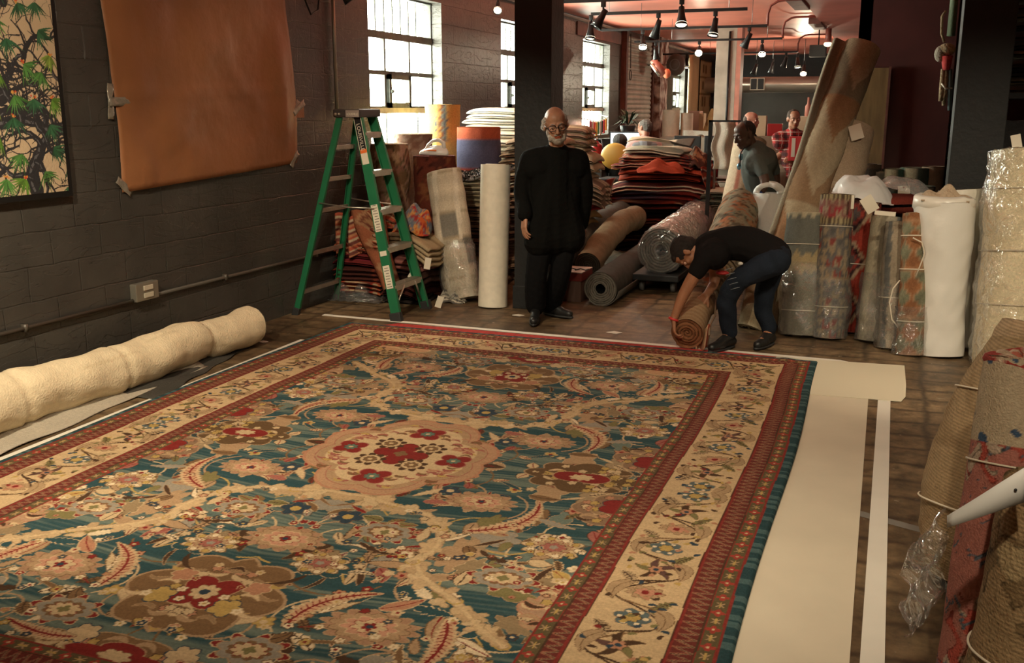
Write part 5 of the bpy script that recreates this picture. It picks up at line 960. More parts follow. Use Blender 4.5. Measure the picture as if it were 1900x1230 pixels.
# speaker box, dome lamp and vent grille on the right of the far ceiling
q = A(1518, 95, 19.0); t_ = thing('speaker_box', 'dark grey speaker box hung under the red ceiling', 'speaker', q); b = MB(); b.box((q.x - .14, 18.85, q.z - .10), (q.x + .14, 19.1, q.z + .10), bev=.012); b.build('cabinet', mat('speaker_grey', (.06, .062, .055), .6), t_, smooth=False); b = MB(); b.tube([(q.x, 19, q.z + .1), (q.x, 19, ZC)], .012, 6); b.build('bracket', 'black_metal', t_)
q = A(1536, 82, 18.5); t_ = thing('dome_light', 'small white dome light beside the dark speaker box', 'light', q); b = MB(); b.ball(q, (.07, .07, .045), 16, 8); b.build('dome', mat('dome_white', (.7, .62, .5), .4, emit=(1, .75, .5, 1.2)), t_); b = MB(); b.tube([q, Vector((q.x, q.y, ZC - .03))], [.05, .05], 12); b.build('base', 'brown_conduit', t_)
q = A(1406, 156, 26.1); t_ = thing('vent_grille', 'white framed double vent grille on the silver duct', 'vent', q); b = MB(); b.box((q.x - .18, 26.0, q.z - .15), (q.x + .18, 26.25, q.z + .15), bev=.01); b.build('frame', mat('vent_white', (.55, .5, .4), .5), t_, smooth=False)
for s_ in (-.085, .085): b = MB(); b.box((q.x + s_ - .07, 25.985, q.z - .125), (q.x + s_ + .07, 26.0, q.z + .125)); b.build('opening', 'black_metal', t_, smooth=False)
# far counter with cans and boxes
c0, c1 = A(1372, 275, 15.8), A(1465, 275, 15.8); zt = A(1400, 252, 15.8).z
b = MB(); b.box((c0.x, 15.8, 0), (c1.x + .5, 16.6, zt), bev=.01); tag(b.build('counter', mat('counter_tan', (.20, .13, .08), .6), origin=(c0.x + .6, 16.2, 0), smooth=False), 'long brown counter behind the two far men', 'counter')
for i, (px, w_, h_, m_, lb) in enumerate(((1385, .12, .17, 'card_brown', 'small tan box at the left end of the far counter'), (1397, .14, .24, 'carton_lid', 'striped pale box second from the left on the far counter'), (1411, .16, .30, 'card_brown', 'taller tan box with an open flap on the far counter'), (1424, .16, .16, 'carton_lid', 'pale small box on the far counter left of the red tin'), (1437, .22, .18, 'ext_red', 'red tin on the far counter beside the plaid-shirted man'), (1404, .3, .10, 'cream_paper', 'flat pale parcel in front on the far counter'))):
    q = A(px, 252, 15.9); b = MB(); y = 15.85 + .18 * (i % 2) + (.0 if i < 5 else -.02); b.box((q.x - w_ / 2, y, zt), (q.x + w_ / 2, y + .14, zt + h_), bev=.006); tag(b.build('box', m_, origin=(q.x, y, zt), smooth=False), lb, 'box')
q = A(1496, 230, 17.0); b = MB(); b.box((q.x - .18, 17.0, 0), (q.x + .22, 17.4, q.z + .12), bev=.01); tag(b.build('wooden_post_box', 'card_brown', origin=(q.x, 17.2, 0), smooth=False), 'tall tan cardboard box behind the plaid-shirted man', 'box')
b = MB(); b.lathe([(0, 0), (.05, 0), (.05, .16), (.02, .2), (.02, .3), (0, .3)], (q.x, 17.2, q.z + .12), 12); tag(b.build('bottle', 'salmon_paint', origin=(q.x, 17.2, q.z + .12)), 'reddish bottle on top of the tall tan cardboard box', 'bottle')
# desk plants near the vest man, screen in front of the seated person
q = A(1165, 245, 15.8); t_ = thing('potted_plant', 'leafy potted plant in the dark corner of the third window', 'plant', (q.x, 15.8, q.z - .1)); b = MB(); b.lathe([(0, 0), (.09, 0), (.13, .2), (0, .2)], (q.x, 15.8, q.z - .1), 16); b.build('pot', 'black_metal', t_)
b = MB(); rr = random.Random(2)
for k in range(46):
    a = rr.uniform(0, 6.28); l = rr.uniform(.15, .34); p0_ = Vector((q.x, 15.8, q.z + .1)); d = Vector((math.cos(a) * l, math.sin(a) * l, rr.uniform(-.05, .28))); m1 = p0_ + d * .5 + Vector((0, 0, .08)); e_ = p0_ + d; sd = d.cross(Vector((0, 0, 1))).normalized() * .018
    b.add([p0_[:], (m1 + sd)[:], e_[:], (m1 - sd)[:]], [(0, 1, 2, 3)])
b.build('foliage', mat('leaf_dark', (.03, .05, .02), .5), t_)
b = MB(); b.box((q.x - .45, 15.5, 0), (q.x + .40, 16.2, q.z - .1), bev=.01); tag(b.build('desk', 'dark_cabinet', origin=(q.x, 15.9, 0), smooth=False), 'dark desk below the roll-up shutter with the potted plant on it', 'desk')
q = A(1145, 262, 14.2); screen_l = thing('computer_screen', 'lit pale computer screen in front of the seated dark-haired person', 'monitor', q); b = MB(); b.box((q.x - .30, 14.9, q.z - .20), (q.x + .30, 14.94, q.z + .12), bev=.01); b.build('casing', 'black_metal', screen_l, smooth=False)
b = MB(); b.box((q.x - .28, 14.893, q.z - .18), (q.x + .28, 14.899, q.z + .10)); b.build('display', mat('screen_glow', (.6, .65, .7), .4, emit=(.75, .85, 1.0, 1.3)), screen_l, smooth=False)
b = MB(); b.box((q.x - .04, 14.92, q.z - .45), (q.x + .04, 14.96, q.z - .2)); b.box((q.x - .7, 14.4, 0), (q.x + .7, 15.2, q.z - .45)); tag(b.build('desk', 'dark_cabinet', origin=(q.x, 14.8, 0), smooth=False), 'dark desk carrying the lit screen behind the pile of kilims', 'desk')
t_ = thing('yellow_chair', 'yellow rounded chair back of the seated dark-haired person', 'chair', (A(1140, 290, 12.6).x, 12.6, 0)); q = A(1141, 290, 12.6)
b = MB(); b.ball((q.x, 12.6, q.z), (.19, .06, .17), 24, 14); b.build('backrest', mat('yellow_plastic', (.50, .30, .05), .45), t_); b = MB(); b.box((q.x - .22, 12.62, q.z - .35), (q.x + .22, 13.0, q.z - .28), bev=.02); b.build('seat', 'black_metal', t_); b = MB(); b.tube([(q.x, 12.8, .05), (q.x, 12.8, q.z - .3)], .03, 10); b.build('post', 'black_metal', t_)
for k in range(5): a = k * 2 * PI / 5; b = MB(); b.tube([(q.x, 12.8, .07), (q.x + .26 * math.cos(a), 12.8 + .26 * math.sin(a), .03)], .02, 6); b.build('foot', 'black_metal', t_)
# ================================================================ RIGHT SIDE: rolls standing in a row
def rbase(px, py, r): g = G(px, py); return Vector((g.x, g.y + r * .95, 0.004))
def stand(px, py, tx, ty, r, cf, label, dy=.15, **k):
    b0 = rbase(px, py, r if not hasattr(r, '__len__') else r[0]); t = A(tx, ty, b0.y + dy); return make_roll(k.pop('name', 'rolled_rug'), label, 'rolled rug', b0, t, r, cf, **k)
def zig(s, t):
    tt = t + .05 * (np.abs(((s / .075) % 1) - .5) * 2); k = np.select([tt < .50, tt < .64, tt < .92, tt < 1.2], [0, 1, 2, 3], 3)
    return np.array([(.18, .165, .12), (.34, .26, .14), (.13, .13, .11), (.40, .34, .23)])[k] * (1 + .1 * np.sin(s * 300) * .4 + .12 * fnoise(s, t, 20, 3))[..., None]
t_, P, Q = stand(1482, 628, 1497, 396, .150, zig, 'grey rug roll with zigzag bands in plastic, leftmost standing roll of the front row', wraps=6, endcol=(.42, .36, .25), seed=31, wrap=('film_clear', (0, .62)), n=56)
string_ring(t_, P, Q, .77, knot=None, seed=2); string_ring(t_, P, Q, .22, knot=36, seed=3)
pk = c_kilim([(.13, .12, .11), (.26, .19, .12), (.22, .055, .045), (.10, .095, .09), (.28, .22, .15), (.16, .14, .12)], .055, .075, 4)
def patt(s, t):
    c = pk(s, t); ck = (((s / .012).astype(int) + (t / .012).astype(int)) % 2 == 0)[..., None]; b1 = (np.abs(t - .865) < .025) | (t > 1.03); c = np.where(b1[..., None], np.where(ck, np.array((.36, .29, .16)), np.array((.09, .06, .04))), c)
    r_ = ((t > .89) & (t <= 1.03))[..., None]; return np.where(r_, c_kilim([(.28, .04, .045), (.22, .10, .08), (.30, .22, .15)], .05, .07, 3)(s, t), c)
t_, P, Q = stand(1532, 632, 1553, 362, .125, patt, 'red and grey patchwork patterned rug roll second from the left in the front row', wraps=6, endcol=(.3, .22, .14), seed=32, wrap=('film_clear', (0, .42)), n=56)
string_ring(t_, P, Q, .80, knot=44, seed=5); string_ring(t_, P, Q, .24, knot=40, seed=6)
t_, P, Q = stand(1583, 621, 1606, 377, .115, c_med((.26, .035, .022), [(.36, .24, .15), (.05, .02, .02), (.30, .045, .03), (.10, .07, .06)], .36, 2), 'dark red tribal patterned rug roll third from the left in the front row', wraps=6, seed=33, n=50)
string_ring(t_, P, Q, .55, knot=38, seed=8)
t_, P, Q = stand(1640, 600, 1668, 370, .16, c_bands([(.2, (.40, .34, .22)), (.35, (.17, .17, .15)), (.2, (.38, .32, .22)), (.25, (.20, .17, .13))], .5, axis=0, seed=5), 'broad cream and slate rug roll standing behind the front row, right of the red roll', wraps=7, endcol=(.3, .27, .2), seed=34)
t_, P, Q = stand(1617, 638, 1645, 402, .112, c_bands([(.35, (.34, .30, .21)), (.15, (.20, .17, .12)), (.2, (.36, .32, .24)), (.3, (.17, .18, .17))], .36, axis=0, seed=6, wig=.006, amp=.2), 'cream and grey striped rug roll in plastic, right of the red tribal roll', wraps=6, endcol=(.5, .44, .33), seed=35, wrap=('film_clear', (0, .55)), n=50)
card_tag(t_, A(1643, 392, 7.45), (.14, .03), .05, face=(-.1, -1, .2), name='paper_strip')
t_, P, Q = stand(1652, 651, 1668, 412, .095, c_bands([(.3, (.24, .21, .16)), (.2, (.12, .12, .11)), (.3, (.34, .28, .2)), (.2, (.18, .15, .12))], .22, axis=0, seed=7, wig=.01, amp=.3), 'narrow grey and tan rug roll in plastic beside the brown diamond roll', wraps=5, seed=36, wrap=('film_clear', (0, .5)), n=50)
string_ring(t_, P, Q, .42, knot=34, seed=9)
def diam(s, t):
    u = np.abs(((s / .15) % 1) - .5) * 2; v = np.abs(((t / .16) % 1) - .5) * 2; d = u + v; c = np.where((d < .95)[..., None], np.array((.20, .20, .13)), np.array((.27, .12, .055))); c = np.where((np.abs(d - .98) < .08)[..., None], np.array((.36, .22, .13)), c)
    c = np.where((((t / .085) % 1) < .09)[..., None], np.array((.36, .20, .11)), c); return c * (1 + .35 * fnoise(s, t, 55, 6))[..., None]
t_, P, Q = stand(1688, 664, 1701, 396, .100, diam, 'brown and green diamond patterned rug roll tied with looping white rope', wraps=6, endcol=(.28, .16, .09), seed=37, wrap=('film_clear', (0, .35)), n=50, flat=.8)
for f, s_ in ((.86, 1), (.62, 12), (.24, 13)): string_ring(t_, P, Q, f, .005, knot=36, seed=s_)
b = MB(); pc = P[int(.86 * (len(P) - 1))]; 
pts = [Vector(pc) + Vector((-.02 + x, -.115, z)) for x, z in ((0, 0), (.06, -.03), (.085, -.10), (.06, -.2), (.04, -.27))]; b.tube(pts, .005, 6)
pts = [Vector(pc) + Vector((-.08 + x, -.125, z)) for x, z in ((0, -.30), (-.04, -.36), (-.055, -.46), (-.03, -.58), (.02, -.64))]; b.tube(pts, .005, 6); b.build('rope', 'string', t_)
# white woven plastic sack
b0 = rbase(1745, 668, .15); t_, P, Q = make_roll('wrapped_roll', 'roll in an opaque white plastic bag standing right of the brown diamond roll', 'wrapped roll', b0, A(1752, 378, b0.y + .12), [.15, .15, .16, .19, .20], c_plain((.76, .74, .68), .03), wraps=0, endcol=(.42, .32, .22), m=mat('white_bag', vc=True, rough=.32, bump=.35, bscale=7), amp=.012, seed=38, seam=False, n=60, flat=.85)
ti = A(1752, 374, b0.y + .12); b = MB(); th = np.linspace(0, 2 * PI, 60, endpoint=False)
rg = [np.stack([ti.x + R_ * np.cos(th), ti.y + R_ * .85 * np.sin(th), np.full(60, ti.z + dz)], -1) for R_, dz in ((.185, -.06), (.205, -.03), (.20, .03), (.17, .05), (.15, .02))]; RG = np.stack(rg); RG[:, :, 2] += wob(RG, .014, 14, 5); b.grid(RG, cv=True); b.build('bag_mouth', mat('bag_plain', (.72, .68, .6), .3, bump=.4, bscale=8), t_)
cloth_bump('cloth', 'crumpled tan cloth on top of the white plastic bag', 'cloth', (ti.x, ti.y, ti.z + .01), .34, .26, .05, c_plain((.46, .35, .24), .12, 4), 6.9)
b0 = Vector((b0.x + .20, b0.y + .42, 0)); t_, P, Q = make_roll('wrapped_roll', 'second white wrapped roll half hidden behind the white plastic bag', 'wrapped roll', b0, A(1790, 352, b0.y + .1), .17, c_plain((.66, .62, .52), .04), wraps=0, endcol=(.7, .66, .56), m='white_bag', amp=.014, seed=39, seam=False)
# the large clear-wrapped cream roll
b0 = rbase(1850, 690, .24); b0.x += .13; t_, P, Q = make_roll('wrapped_roll', 'very large cream wool roll wrapped in shiny clear plastic at the right', 'wrapped roll', b0, A(1912, 282, b0.y + .22), [.27, .27, .26, .27, .25], c_plain((.84, .72, .49), .06, 3, .02), wraps=5, endcol=(.62, .54, .38), amp=.014, seed=40, wrap=('film_clear', (0, 1)), n=70)
string_ring(t_, P, Q, .83, .004); string_ring(t_, P, Q, .55, .006, knot=44, seed=4); string_ring(t_, P, Q, .30, .004)
card_tag(t_, A(1884, 250, b0.y + .1), (.06, .12), -.25, face=(-.2, -1, .1))
t_, P, Q = make_roll('rolled_rug', 'tan ochre rug roll standing right of the large plastic-wrapped roll', 'rolled rug', (b0.x + .42, b0.y - .25, 0), (b0.x + .50, b0.y - .1, 1.32), .20, c_floral((.40, .26, .12), [(.30, .18, .08)], 10, 3), wraps=6, seed=41)
# long rug leaning diagonally against the maroon wall
def patch(s, t):
    c = np.ones(np.shape(s) + (3,)) * np.array((.42, .34, .225)); i = np.floor(t / .5); u = ((s + .1) / .42) % 1; v = (t / .5) % 1; d = np.abs(u - .45) * 2 * .8 < (1 - v)
    c = np.where((d & (i % 5 == 1))[..., None], np.array((.30, .17, .09)), c); c = np.where((d & (i % 5 == 2))[..., None], np.array((.29, .19, .11)), c); c = np.where((~d & (i % 5 == 3))[..., None], np.array((.31, .18, .095)), c); c = np.where((d & (i % 5 == 4))[..., None], np.array((.22, .18, .12)), c)
    st = (np.abs(((s + .12) % .40) - .2) < .008) & (((t / .018) % 1) < .5); c = np.where(st[..., None], np.array((.20, .14, .09)), c); return c * (1 + .12 * fnoise(s * 2, t, 25, 4))[..., None]
pA = Vector((-.84, 7.98, .03)); pB = A(1600, 88, 9.2)
t_, P, Q = make_roll('rolled_rug', 'very long pale patchwork rug roll leaning diagonally towards the maroon wall', 'rolled rug', pA, pB, [.13, .15, .165, .165, .155, .15], patch, wraps=5, endcol=(.32, .28, .2), seed=42, amp=.010, n=60, bend=.05, origin=(-.98, 7.95, 0), flat=.8)
dv = (pB - pA).normalized(); sd = Vector((-1, .15, .45)).normalized(); n = 60
Pe = np.zeros((n, 12, 3))
for i, a in enumerate(np.linspace(.03, .995, n)):
    c0 = pA.lerp(pB, a) + Vector((0, 0, .05 * math.sin(a * PI)))
    for j, q in enumerate(np.linspace(0, 1, 12)): Pe[i, j] = c0 + sd * (.06 + .04 * a + (.06 + .06 * a) * q + .012 * math.sin(a * 9)) + Vector((0, -.08 + .05 * math.sin(q * PI), 0))
b = MB(); d1 = np.linspace(0, 2.6, n)[:, None] * np.ones((1, 12)); b.grid(Pe, c=c_plain((.30, .26, .19), .1, 3)(np.ones((n, 1)) * np.linspace(0, .2, 12)[None], d1)); o = b.build('loose_edge', 'wool', t_); o.modifiers.new('t', 'SOLIDIFY').thickness = .035
# plain beige roll leaning behind it
pA = Vector((-.52, 8.25, 0)); pB = A(1575, 240, 9.0); t_, P, Q = make_roll('rolled_rug', 'plain beige linen rug roll leaning behind the long patchwork roll', 'rolled rug', pA, pB, [.2, .22, .21, .20], c_plain((.44, .34, .235), .06, 5, .03), wraps=6, endcol=(.36, .30, .22), seed=43, bend=.02, n=56)
string_ring(t_, P, Q, .66, .003, knot=42, seed=3); card_tag(t_, A(1585, 232, 8.75), (.10, .13), -.35, face=(-.1, -1, .4), bend=.01)
P2 = np.array([[tuple(A(1592 + 22 * c, 262 + 44 * a - 20 * c, 8.9)) for c in np.linspace(0, 1, 8)] for a in np.linspace(0, 1, 8)]); b = MB(); b.grid(P2, c=np.ones((8, 8, 3)) * np.array((.42, .34, .25))); o = b.build('loose_edge', 'wool', t_); o.modifiers.new('t', 'SOLIDIFY').thickness = .02
# plywood sheet against the maroon wall
q0, q1 = A(1588, 322, 10.85), A(1652, 125, 10.85); b = MB(); b.box((q0.x - .12, 10.93, 0), (q1.x, 10.96, q1.z), bev=.002); t_ = tag(b.build('plywood_sheet', mat('plywood', (.20, .13, .055), .5, var=.25, vscale=3, stretch=(6, 1, 1)), origin=(-.3, 10.95, 0), smooth=False), 'tall brown plywood sheet leaning on the maroon wall', 'board')
b = MB(); b.box((q1.x - .012, 10.90, 0), (q1.x + .012, 10.98, q1.z + .012), bev=.002); o = b.build('edge_strip', 'rust_paint', None, smooth=False); o.parent = t_; o.location = -Vector(t_.location)
# small tied rolls standing along the maroon wall
for i, (px, py, w_, cf, lb) in enumerate(((1612, 305, .12, c_bands([(.5, (.13, .09, .06)), (.5, (.07, .06, .05))], .14, seed=3), 'dark brown standing roll at the foot of the plywood sheet'), (1628, 318, .10, c_bands([(.4, (.16, .15, .12)), (.6, (.30, .24, .17))], .2, seed=4), 'grey and cream patterned small roll left of the green roll'), (1660, 314, .12, c_bands([(.3, (.06, .10, .07)), (.4, (.30, .25, .16)), (.3, (.05, .09, .07))], .3, axis=0, seed=5), 'green and sand striped roll standing by the maroon wall'),
    (1702, 312, .15, c_bands([(.35, (.05, .085, .065)), (.4, (.27, .23, .15)), (.25, (.07, .09, .07))], .32, axis=0, seed=6), 'wide sand roll with a dark green band standing by the maroon wall'), (1732, 310, .10, c_plain((.26, .19, .13), .15, 5), 'plain brown roll at the foot of the textile shelf'))):
    q = A(px, py, 10.45); make_roll('rolled_rug', lb, 'rolled rug', (q.x, 10.5, 0), (q.x, 10.5, q.z), w_, cf, seed=60 + i, wraps=5, group=None, n=30)
# white plastic bag thrown over the back row
n = 30; X, Y = np.meshgrid(np.linspace(-1, 1, n), np.linspace(-1, 1, n), indexing='ij'); q = A(1603, 342, 8.35); zz = np.clip(1 - np.hypot(X, Y) ** 2, 0, 1) ** .6 * .17 * (1 + .15 * wob(np.stack([X, Y, 0 * X], -1), 1, 3, 3)) + wob(np.stack([X, Y, 0 * X], -1), .010, 9, 5)
b = MB(); b.grid(np.stack([q.x + X * .23, q.y + Y * .2, q.z - .10 + zz - .04 * X], -1)); tag(b.build('plastic_bag', 'film_white', origin=(q.x, q.y, q.z - .1)), 'crumpled white plastic bag lying over the patterned and red rolls', 'plastic bag')
b = MB(); b.grid(np.stack([q.x + .32 + X * .20, q.y + .1 + Y * .16, q.z - .05 + .6 * zz - .05 * X], -1)); tag(b.build('plastic_film', 'film_milky', origin=(q.x + .3, q.y, q.z - .1)), 'clear plastic film covering the dark red fold right of the white bag', 'plastic film')
b = MB(); slab(b, (q.x + .30, q.y + .10, q.z - .15), .42, .34, .14, .1, 4, c_plain((.16, .03, .02), .2, 3)); tag(b.build('folded_rug', 'wool', origin=(q.x + .3, q.y + .1, q.z - .22)), 'dark red folded rug lying under the clear plastic film', 'folded rug')
make_roll('rolled_rug', 'dark green striped low roll under the white swing tag', 'rolled rug', (.20, 8.95, 0), (.20, 8.95, A(1690, 348, 8.8).z), .19, c_bands([(.4, (.05, .10, .075)), (.3, (.09, .07, .05)), (.3, (.16, .14, .1))], .3, seed=8), seed=70, wraps=5)
make_roll('rolled_rug', 'dark rug roll hidden behind the red tribal roll', 'rolled rug', (-.17, 8.35, 0), (-.15, 8.4, q.z - .12), .17, c_plain((.09, .035, .025), .2, 2), seed=71, wraps=4)
for i, (px, py, y, sz, rt, lb) in enumerate(((1605, 366, 7.72, (.09, .12), -.6, 'white square price tag tilted between the patterned and red rolls'), (1677, 345, 8.55, (.09, .075), -.1, 'white swing tag with a red eyelet on the dark green roll'), (1583, 362, 7.7, (.02, .10), 0, 'narrow white paper tag under the white bag'))):
    p = A(px, py, y); h_ = thing('price_tag', lb, 'tag', p); card_tag(h_, p, sz, rt, name='card', bend=.006)
    if i == 1: b = MB(); b.ball(p + Vector((0, -.008, -.012)), .008, 8, 6); b.build('eyelet', 'ext_red', h_)
# white grocery bag next to the man in grey
q = A(1428, 345, 9.1); t_ = thing('carrier_bag', 'white plastic carrier bag with handle holes beside the leaning patchwork roll', 'bag', (q.x, 9.1, .4)); n = 40; th = np.linspace(0, 2 * PI, n, endpoint=False); zs = np.linspace(0, 1, 16); zb, zt_ = A(1428, 430, 9.1).z - .15, q.z + .04
Pb = np.array([[(q.x + (.13 + .015 * math.sin(z * 9 + a * 2)) * math.cos(a), 9.1 + .09 * math.sin(a), zb + (zt_ - .10 - zb) * z) for a in th] for z in zs]); b = MB(); b.grid(Pb, cv=True); b.build('bag_body', mat('white_film', (.78, .79, .77), .3, bump=.4, bscale=9), t_)
for y in (9.01, 9.19):
    b = MB(); P = np.array([[(q.x + (R_) * math.cos(a) * 1.0, y + .01 * math.sin(a * 5), zt_ - .10 + (R_ * .75) * math.sin(a)) for R_ in (.075, .10, .13)] for a in np.linspace(0, PI, 18)]); b.grid(P); o = b.build('handle', 'white_film', t_); o.modifiers.new('t', 'SOLIDIFY').thickness = .004
# box that holds it up
b = MB(); b.box((q.x - .16, 8.98, 0), (q.x + .16, 9.3, zb), bev=.01); tag(b.build('carton', 'carton_brown', origin=(q.x, 9.1, 0), smooth=False), 'brown carton standing under the white carrier bag', 'box')
# textile shelf seen between maroon wall and the right black column
sx0 = .56; cs = [(.22, .18, .13), (.20, .17, .12), (.12, .11, .10), (.30, .24, .17), (.14, .13, .12), (.28, .22, .15), (.20, .17, .13), (.26, .19, .13)]
its = [(.5, .6, .13, 2, c_plain(cs[i % 8], .15, i), ('brown folded rug', 'grey-brown folded rug')[i % 2]) for i in range(7)] + [(.48, .6, .12, 1, c_bands([(.6, (.30, .24, .17)), (.4, (.18, .14, .1))], .1, seed=2), 'banded sand folded rug'), (.46, .6, .14, 2, c_plain((.16, .15, .13), .2, 8), 'slate grey folded rug'), (.46, .6, .14, 2, c_plain((.19, .19, .15), .15, 9), 'sage folded rug'), (.44, .6, .05, 1, c_plain((.05, .06, .12), .1, 5), 'navy folded cloth'), (.44, .6, .06, 1, c_plain((.26, .03, .03), .1, 5), 'red folded cloth'), (.46, .6, .16, 2, c_plain((.28, .22, .13), .2, 6), 'ochre rolled blanket')]
pile((.84, 11.75), its, 'folded rugs behind the right column', 'tall pile behind the right column', seed=44)
gp = A(1765, 60, 9.6); t_ = thing('hanging_bundle', 'bundle of green, red and straw tassels hanging beside the right black column', 'tassel bundle', (gp.x, 9.6, 1.4))
b = MB(); b.tube([Vector((gp.x, 9.6, ZC)), Vector((gp.x, 9.6, 2.3)), A(1766, 62, 9.6)], [.06, .07, .05], 10, flat=.5); b.build('green_cloth', mat('sage_cloth', (.10, .13, .07), .8, bump=.3), t_)
q = A(1757, 92, 9.6); b = MB(); b.ball(q, (.07, .06, .055), 12, 8); b.build('straw_knot', mat('straw', (.34, .25, .14), .8, bump=.8, bscale=50), t_)
b = MB(); b.ball(A(1745, 100, 9.6), (.05, .05, .07), 12, 8); b.build('white_tuft', mat('tuft', (.36, .31, .24), .9, bump=1, bscale=60), t_)
b = MB(); b.tube([A(1757, 104, 9.6), A(1756, 130, 9.6)], [.08, .05], 12, flat=.6); b.build('red_cloth', 'red_wool', t_)
for k, (xa, xb, yb, mm) in enumerate(((1750, 1745, 188, 'straw'), (1756, 1751, 196, 'straw'), (1763, 1762, 205, mat('blue_grey', (.10, .14, .14), .8)))): b = MB(); b.tube([A(xa, 128, 9.6), A((xa + xb) / 2, 165, 9.6), A(xb, yb, 9.6)], [.018, .022, .016], 8); b.build('strand', mm, t_)
b = MB(); b.tube([A(1747, 155, 9.55), A(1754, 164, 9.5), A(1766, 164, 9.55)], .007, 6); b.build('white_cord', 'card', t_)
b = MB(); b.tube([A(1755, 20, 9.6), A(1748, 30, 9.6), A(1747, 62, 9.6), A(1752, 78, 9.6)], .012, 6); b.build('rope_loop', 'straw', t_)
# striped textiles stacked high right of the column, grey cloth below them
its = [(1.5, .5, .034, 1, c_bands([(.4, cs_), (.6, tuple(.5 * v_ for v_ in cs_))], .3, axis=0, seed=i), nm) for i, (cs_, nm) in enumerate([((.10, .06, .035), 'brown folded cloth'), ((.16, .11, .06), 'tan folded cloth'), ((.05, .03, .025), 'black folded cloth'), ((.12, .07, .04), 'russet folded cloth'), ((.20, .16, .10), 'beige folded cloth'), ((.06, .03, .02), 'dark brown folded cloth'), ((.13, .05, .04), 'reddish folded cloth'), ((.07, .045, .03), 'umber folded cloth'), ((.17, .12, .07), 'sand folded cloth'), ((.12, .04, .03), 'dark red folded cloth'), ((.08, .05, .03), 'walnut folded cloth'), ((.05, .03, .02), 'soot brown folded cloth')])]
q = A(1880, 172, 9.2); pile((q.x + .55, 9.4), [(i[0], i[1], .07) + i[3:] for i in its], 'dark cloths right of the column', 'high pile right of the column', seed=50, z0=q.z)
b = MB(); b.box((q.x - .2, 9.1, q.z - .05), (q.x + 1.4, 9.8, q.z), bev=.005)
for x in (q.x - .17, q.x + 1.34): b.box((x, 9.15, 0), (x + .05, 9.75, q.z - .05))
tag(b.build('shelf_table', 'black_paint', origin=(q.x + .6, 9.4, 0), smooth=False), 'tall black table carrying the high pile of dark cloths', 'table')
P = np.array([[(q.x - .14 + 1.3 * c, 8.98 + .05 * math.sin(c * 13) - .10 * a, A(1880, 200, 9).z - a * .6 - .1 * math.sin(c * 5 + 1.0) * (1 - a)) for c in np.linspace(0, 1, 40)] for a in np.linspace(0, 1, 16)]); draped('dust_cover', 'dark grey cloth cover draped below the high pile of dark cloths', 'cloth', P, c_plain((.045, .045, .045), .15, 3), th=.01)
# ---------------------------------------------------------------- foreground rolls
ribt = c_bands([(.7, (.29, .20, .11)), (.3, (.24, .16, .085))], .012, axis=0, seed=3, amp=.04)
def tanrug(s, t):
    c = ribt(s, t); m = fnoise(s, t, 11, 9) > 1.15; c[m] = c[m] * np.array((1.15, .62, .45)); return c
fa = A(1875, 1000, 3.75); ax = fa.x
t_, P, Q = make_roll('rolled_rug', 'thick tan ribbed rug roll in the right foreground, widest of the nearest three', 'rolled rug', (ax - .02, 3.72, 0), (ax + .12, 3.95, .845), [.27, .33, .35, .345, .325, .30, .25], tanrug, wraps=0, ends=(), seed=80, amp=.010, n=90, nk=70, m='ribwool')
ring = Q[-1]; c0 = ring.mean(0); b = MB(); prof = [(1, 0), (.97, .03), (.88, .045), (.74, .03), (.62, -.01), (.50, -.02), (.42, .015), (.30, .03), (.18, .0), (.05, -.03)]
E = np.stack([c0 + (ring - c0) * f + np.array([0, 0, dz]) for f, dz in prof]); ang = np.linspace(0, 2 * PI, ring.shape[0], endpoint=False)[None]; rr_ = np.array([p[0] for p in prof])[:, None]; E[:, :, 2] += .028 * np.sin(ang * 1 + rr_ * 16) * (rr_ < .95)
E = np.array([[E[min(i // 3, 8), j] * (1 - (i % 3) / 3) + E[min(i // 3 + 1, 9), j] * ((i % 3) / 3) for j in range(E.shape[1])] for i in range(28)]); b.grid(E, cv=True, c=c_plain((.37, .26, .155), .12, 3)(np.linspace(0, 1, 28)[:, None] * np.ones((1, E.shape[1])), ang * np.ones((28, 1)) * .3)); b.build('folded_top', 'ribwool', t_)
string_ring(t_, P, Q, .30, .0035, knot=None, name='string'); string_ring(t_, P, Q, .78, .003, knot=None, name='string')
fw_ = A(1720, 1190, 3.3); n = 20; X, Y = np.meshgrid(np.linspace(-1, 1, n), np.linspace(-1, 1, n), indexing='ij'); b = MB(); b.grid(np.stack([ax - .30 + X * .05 + .02 * np.sin(Y * 7), 3.38 + Y * .14, .16 + X * .10 + .10 * Y + wob(np.stack([X, Y, X * 0], -1), .03, 5, 3)], -1)); tag(b.build('plastic_scrap', 'film_clear', origin=(ax - .3, 3.3, 0)), 'torn clear plastic hanging at the foot of the thick tan roll', 'plastic')
def redrug(s, t):
    c = c_floral((.34, .13, .10), [(.40, .30, .22), (.36, .07, .05), (.10, .11, .13)], 24, 5, .45)(s, t); c = np.where(((s % 1.4) > .98)[..., None], np.array((.38, .04, .03)) * (1 + .2 * fnoise(s, t, 30, 2))[..., None], c); e = (t > .80)[..., None]; m = (fnoise(s, t, 30, 77) > .6)[..., None]
    return np.where(e, np.where(m, np.array((.05, .08, .13)), np.array((.42, .33, .22))), c)
rx = A(1880, 900, 3.0).x
t_, P, Q = make_roll('rolled_rug', 'red, rose and blue floral rug roll standing in the right foreground', 'rolled rug', (rx - .035, 2.78, 0), (rx + .02, 3.05, 1.0), [.155, .15, .145, .135, .125], redrug, wraps=5, endcol=(.45, .30, .2), seed=83, amp=.008, n=150, nk=240, depth=.03)
b = MB()                                        # the folded loops of its top edge
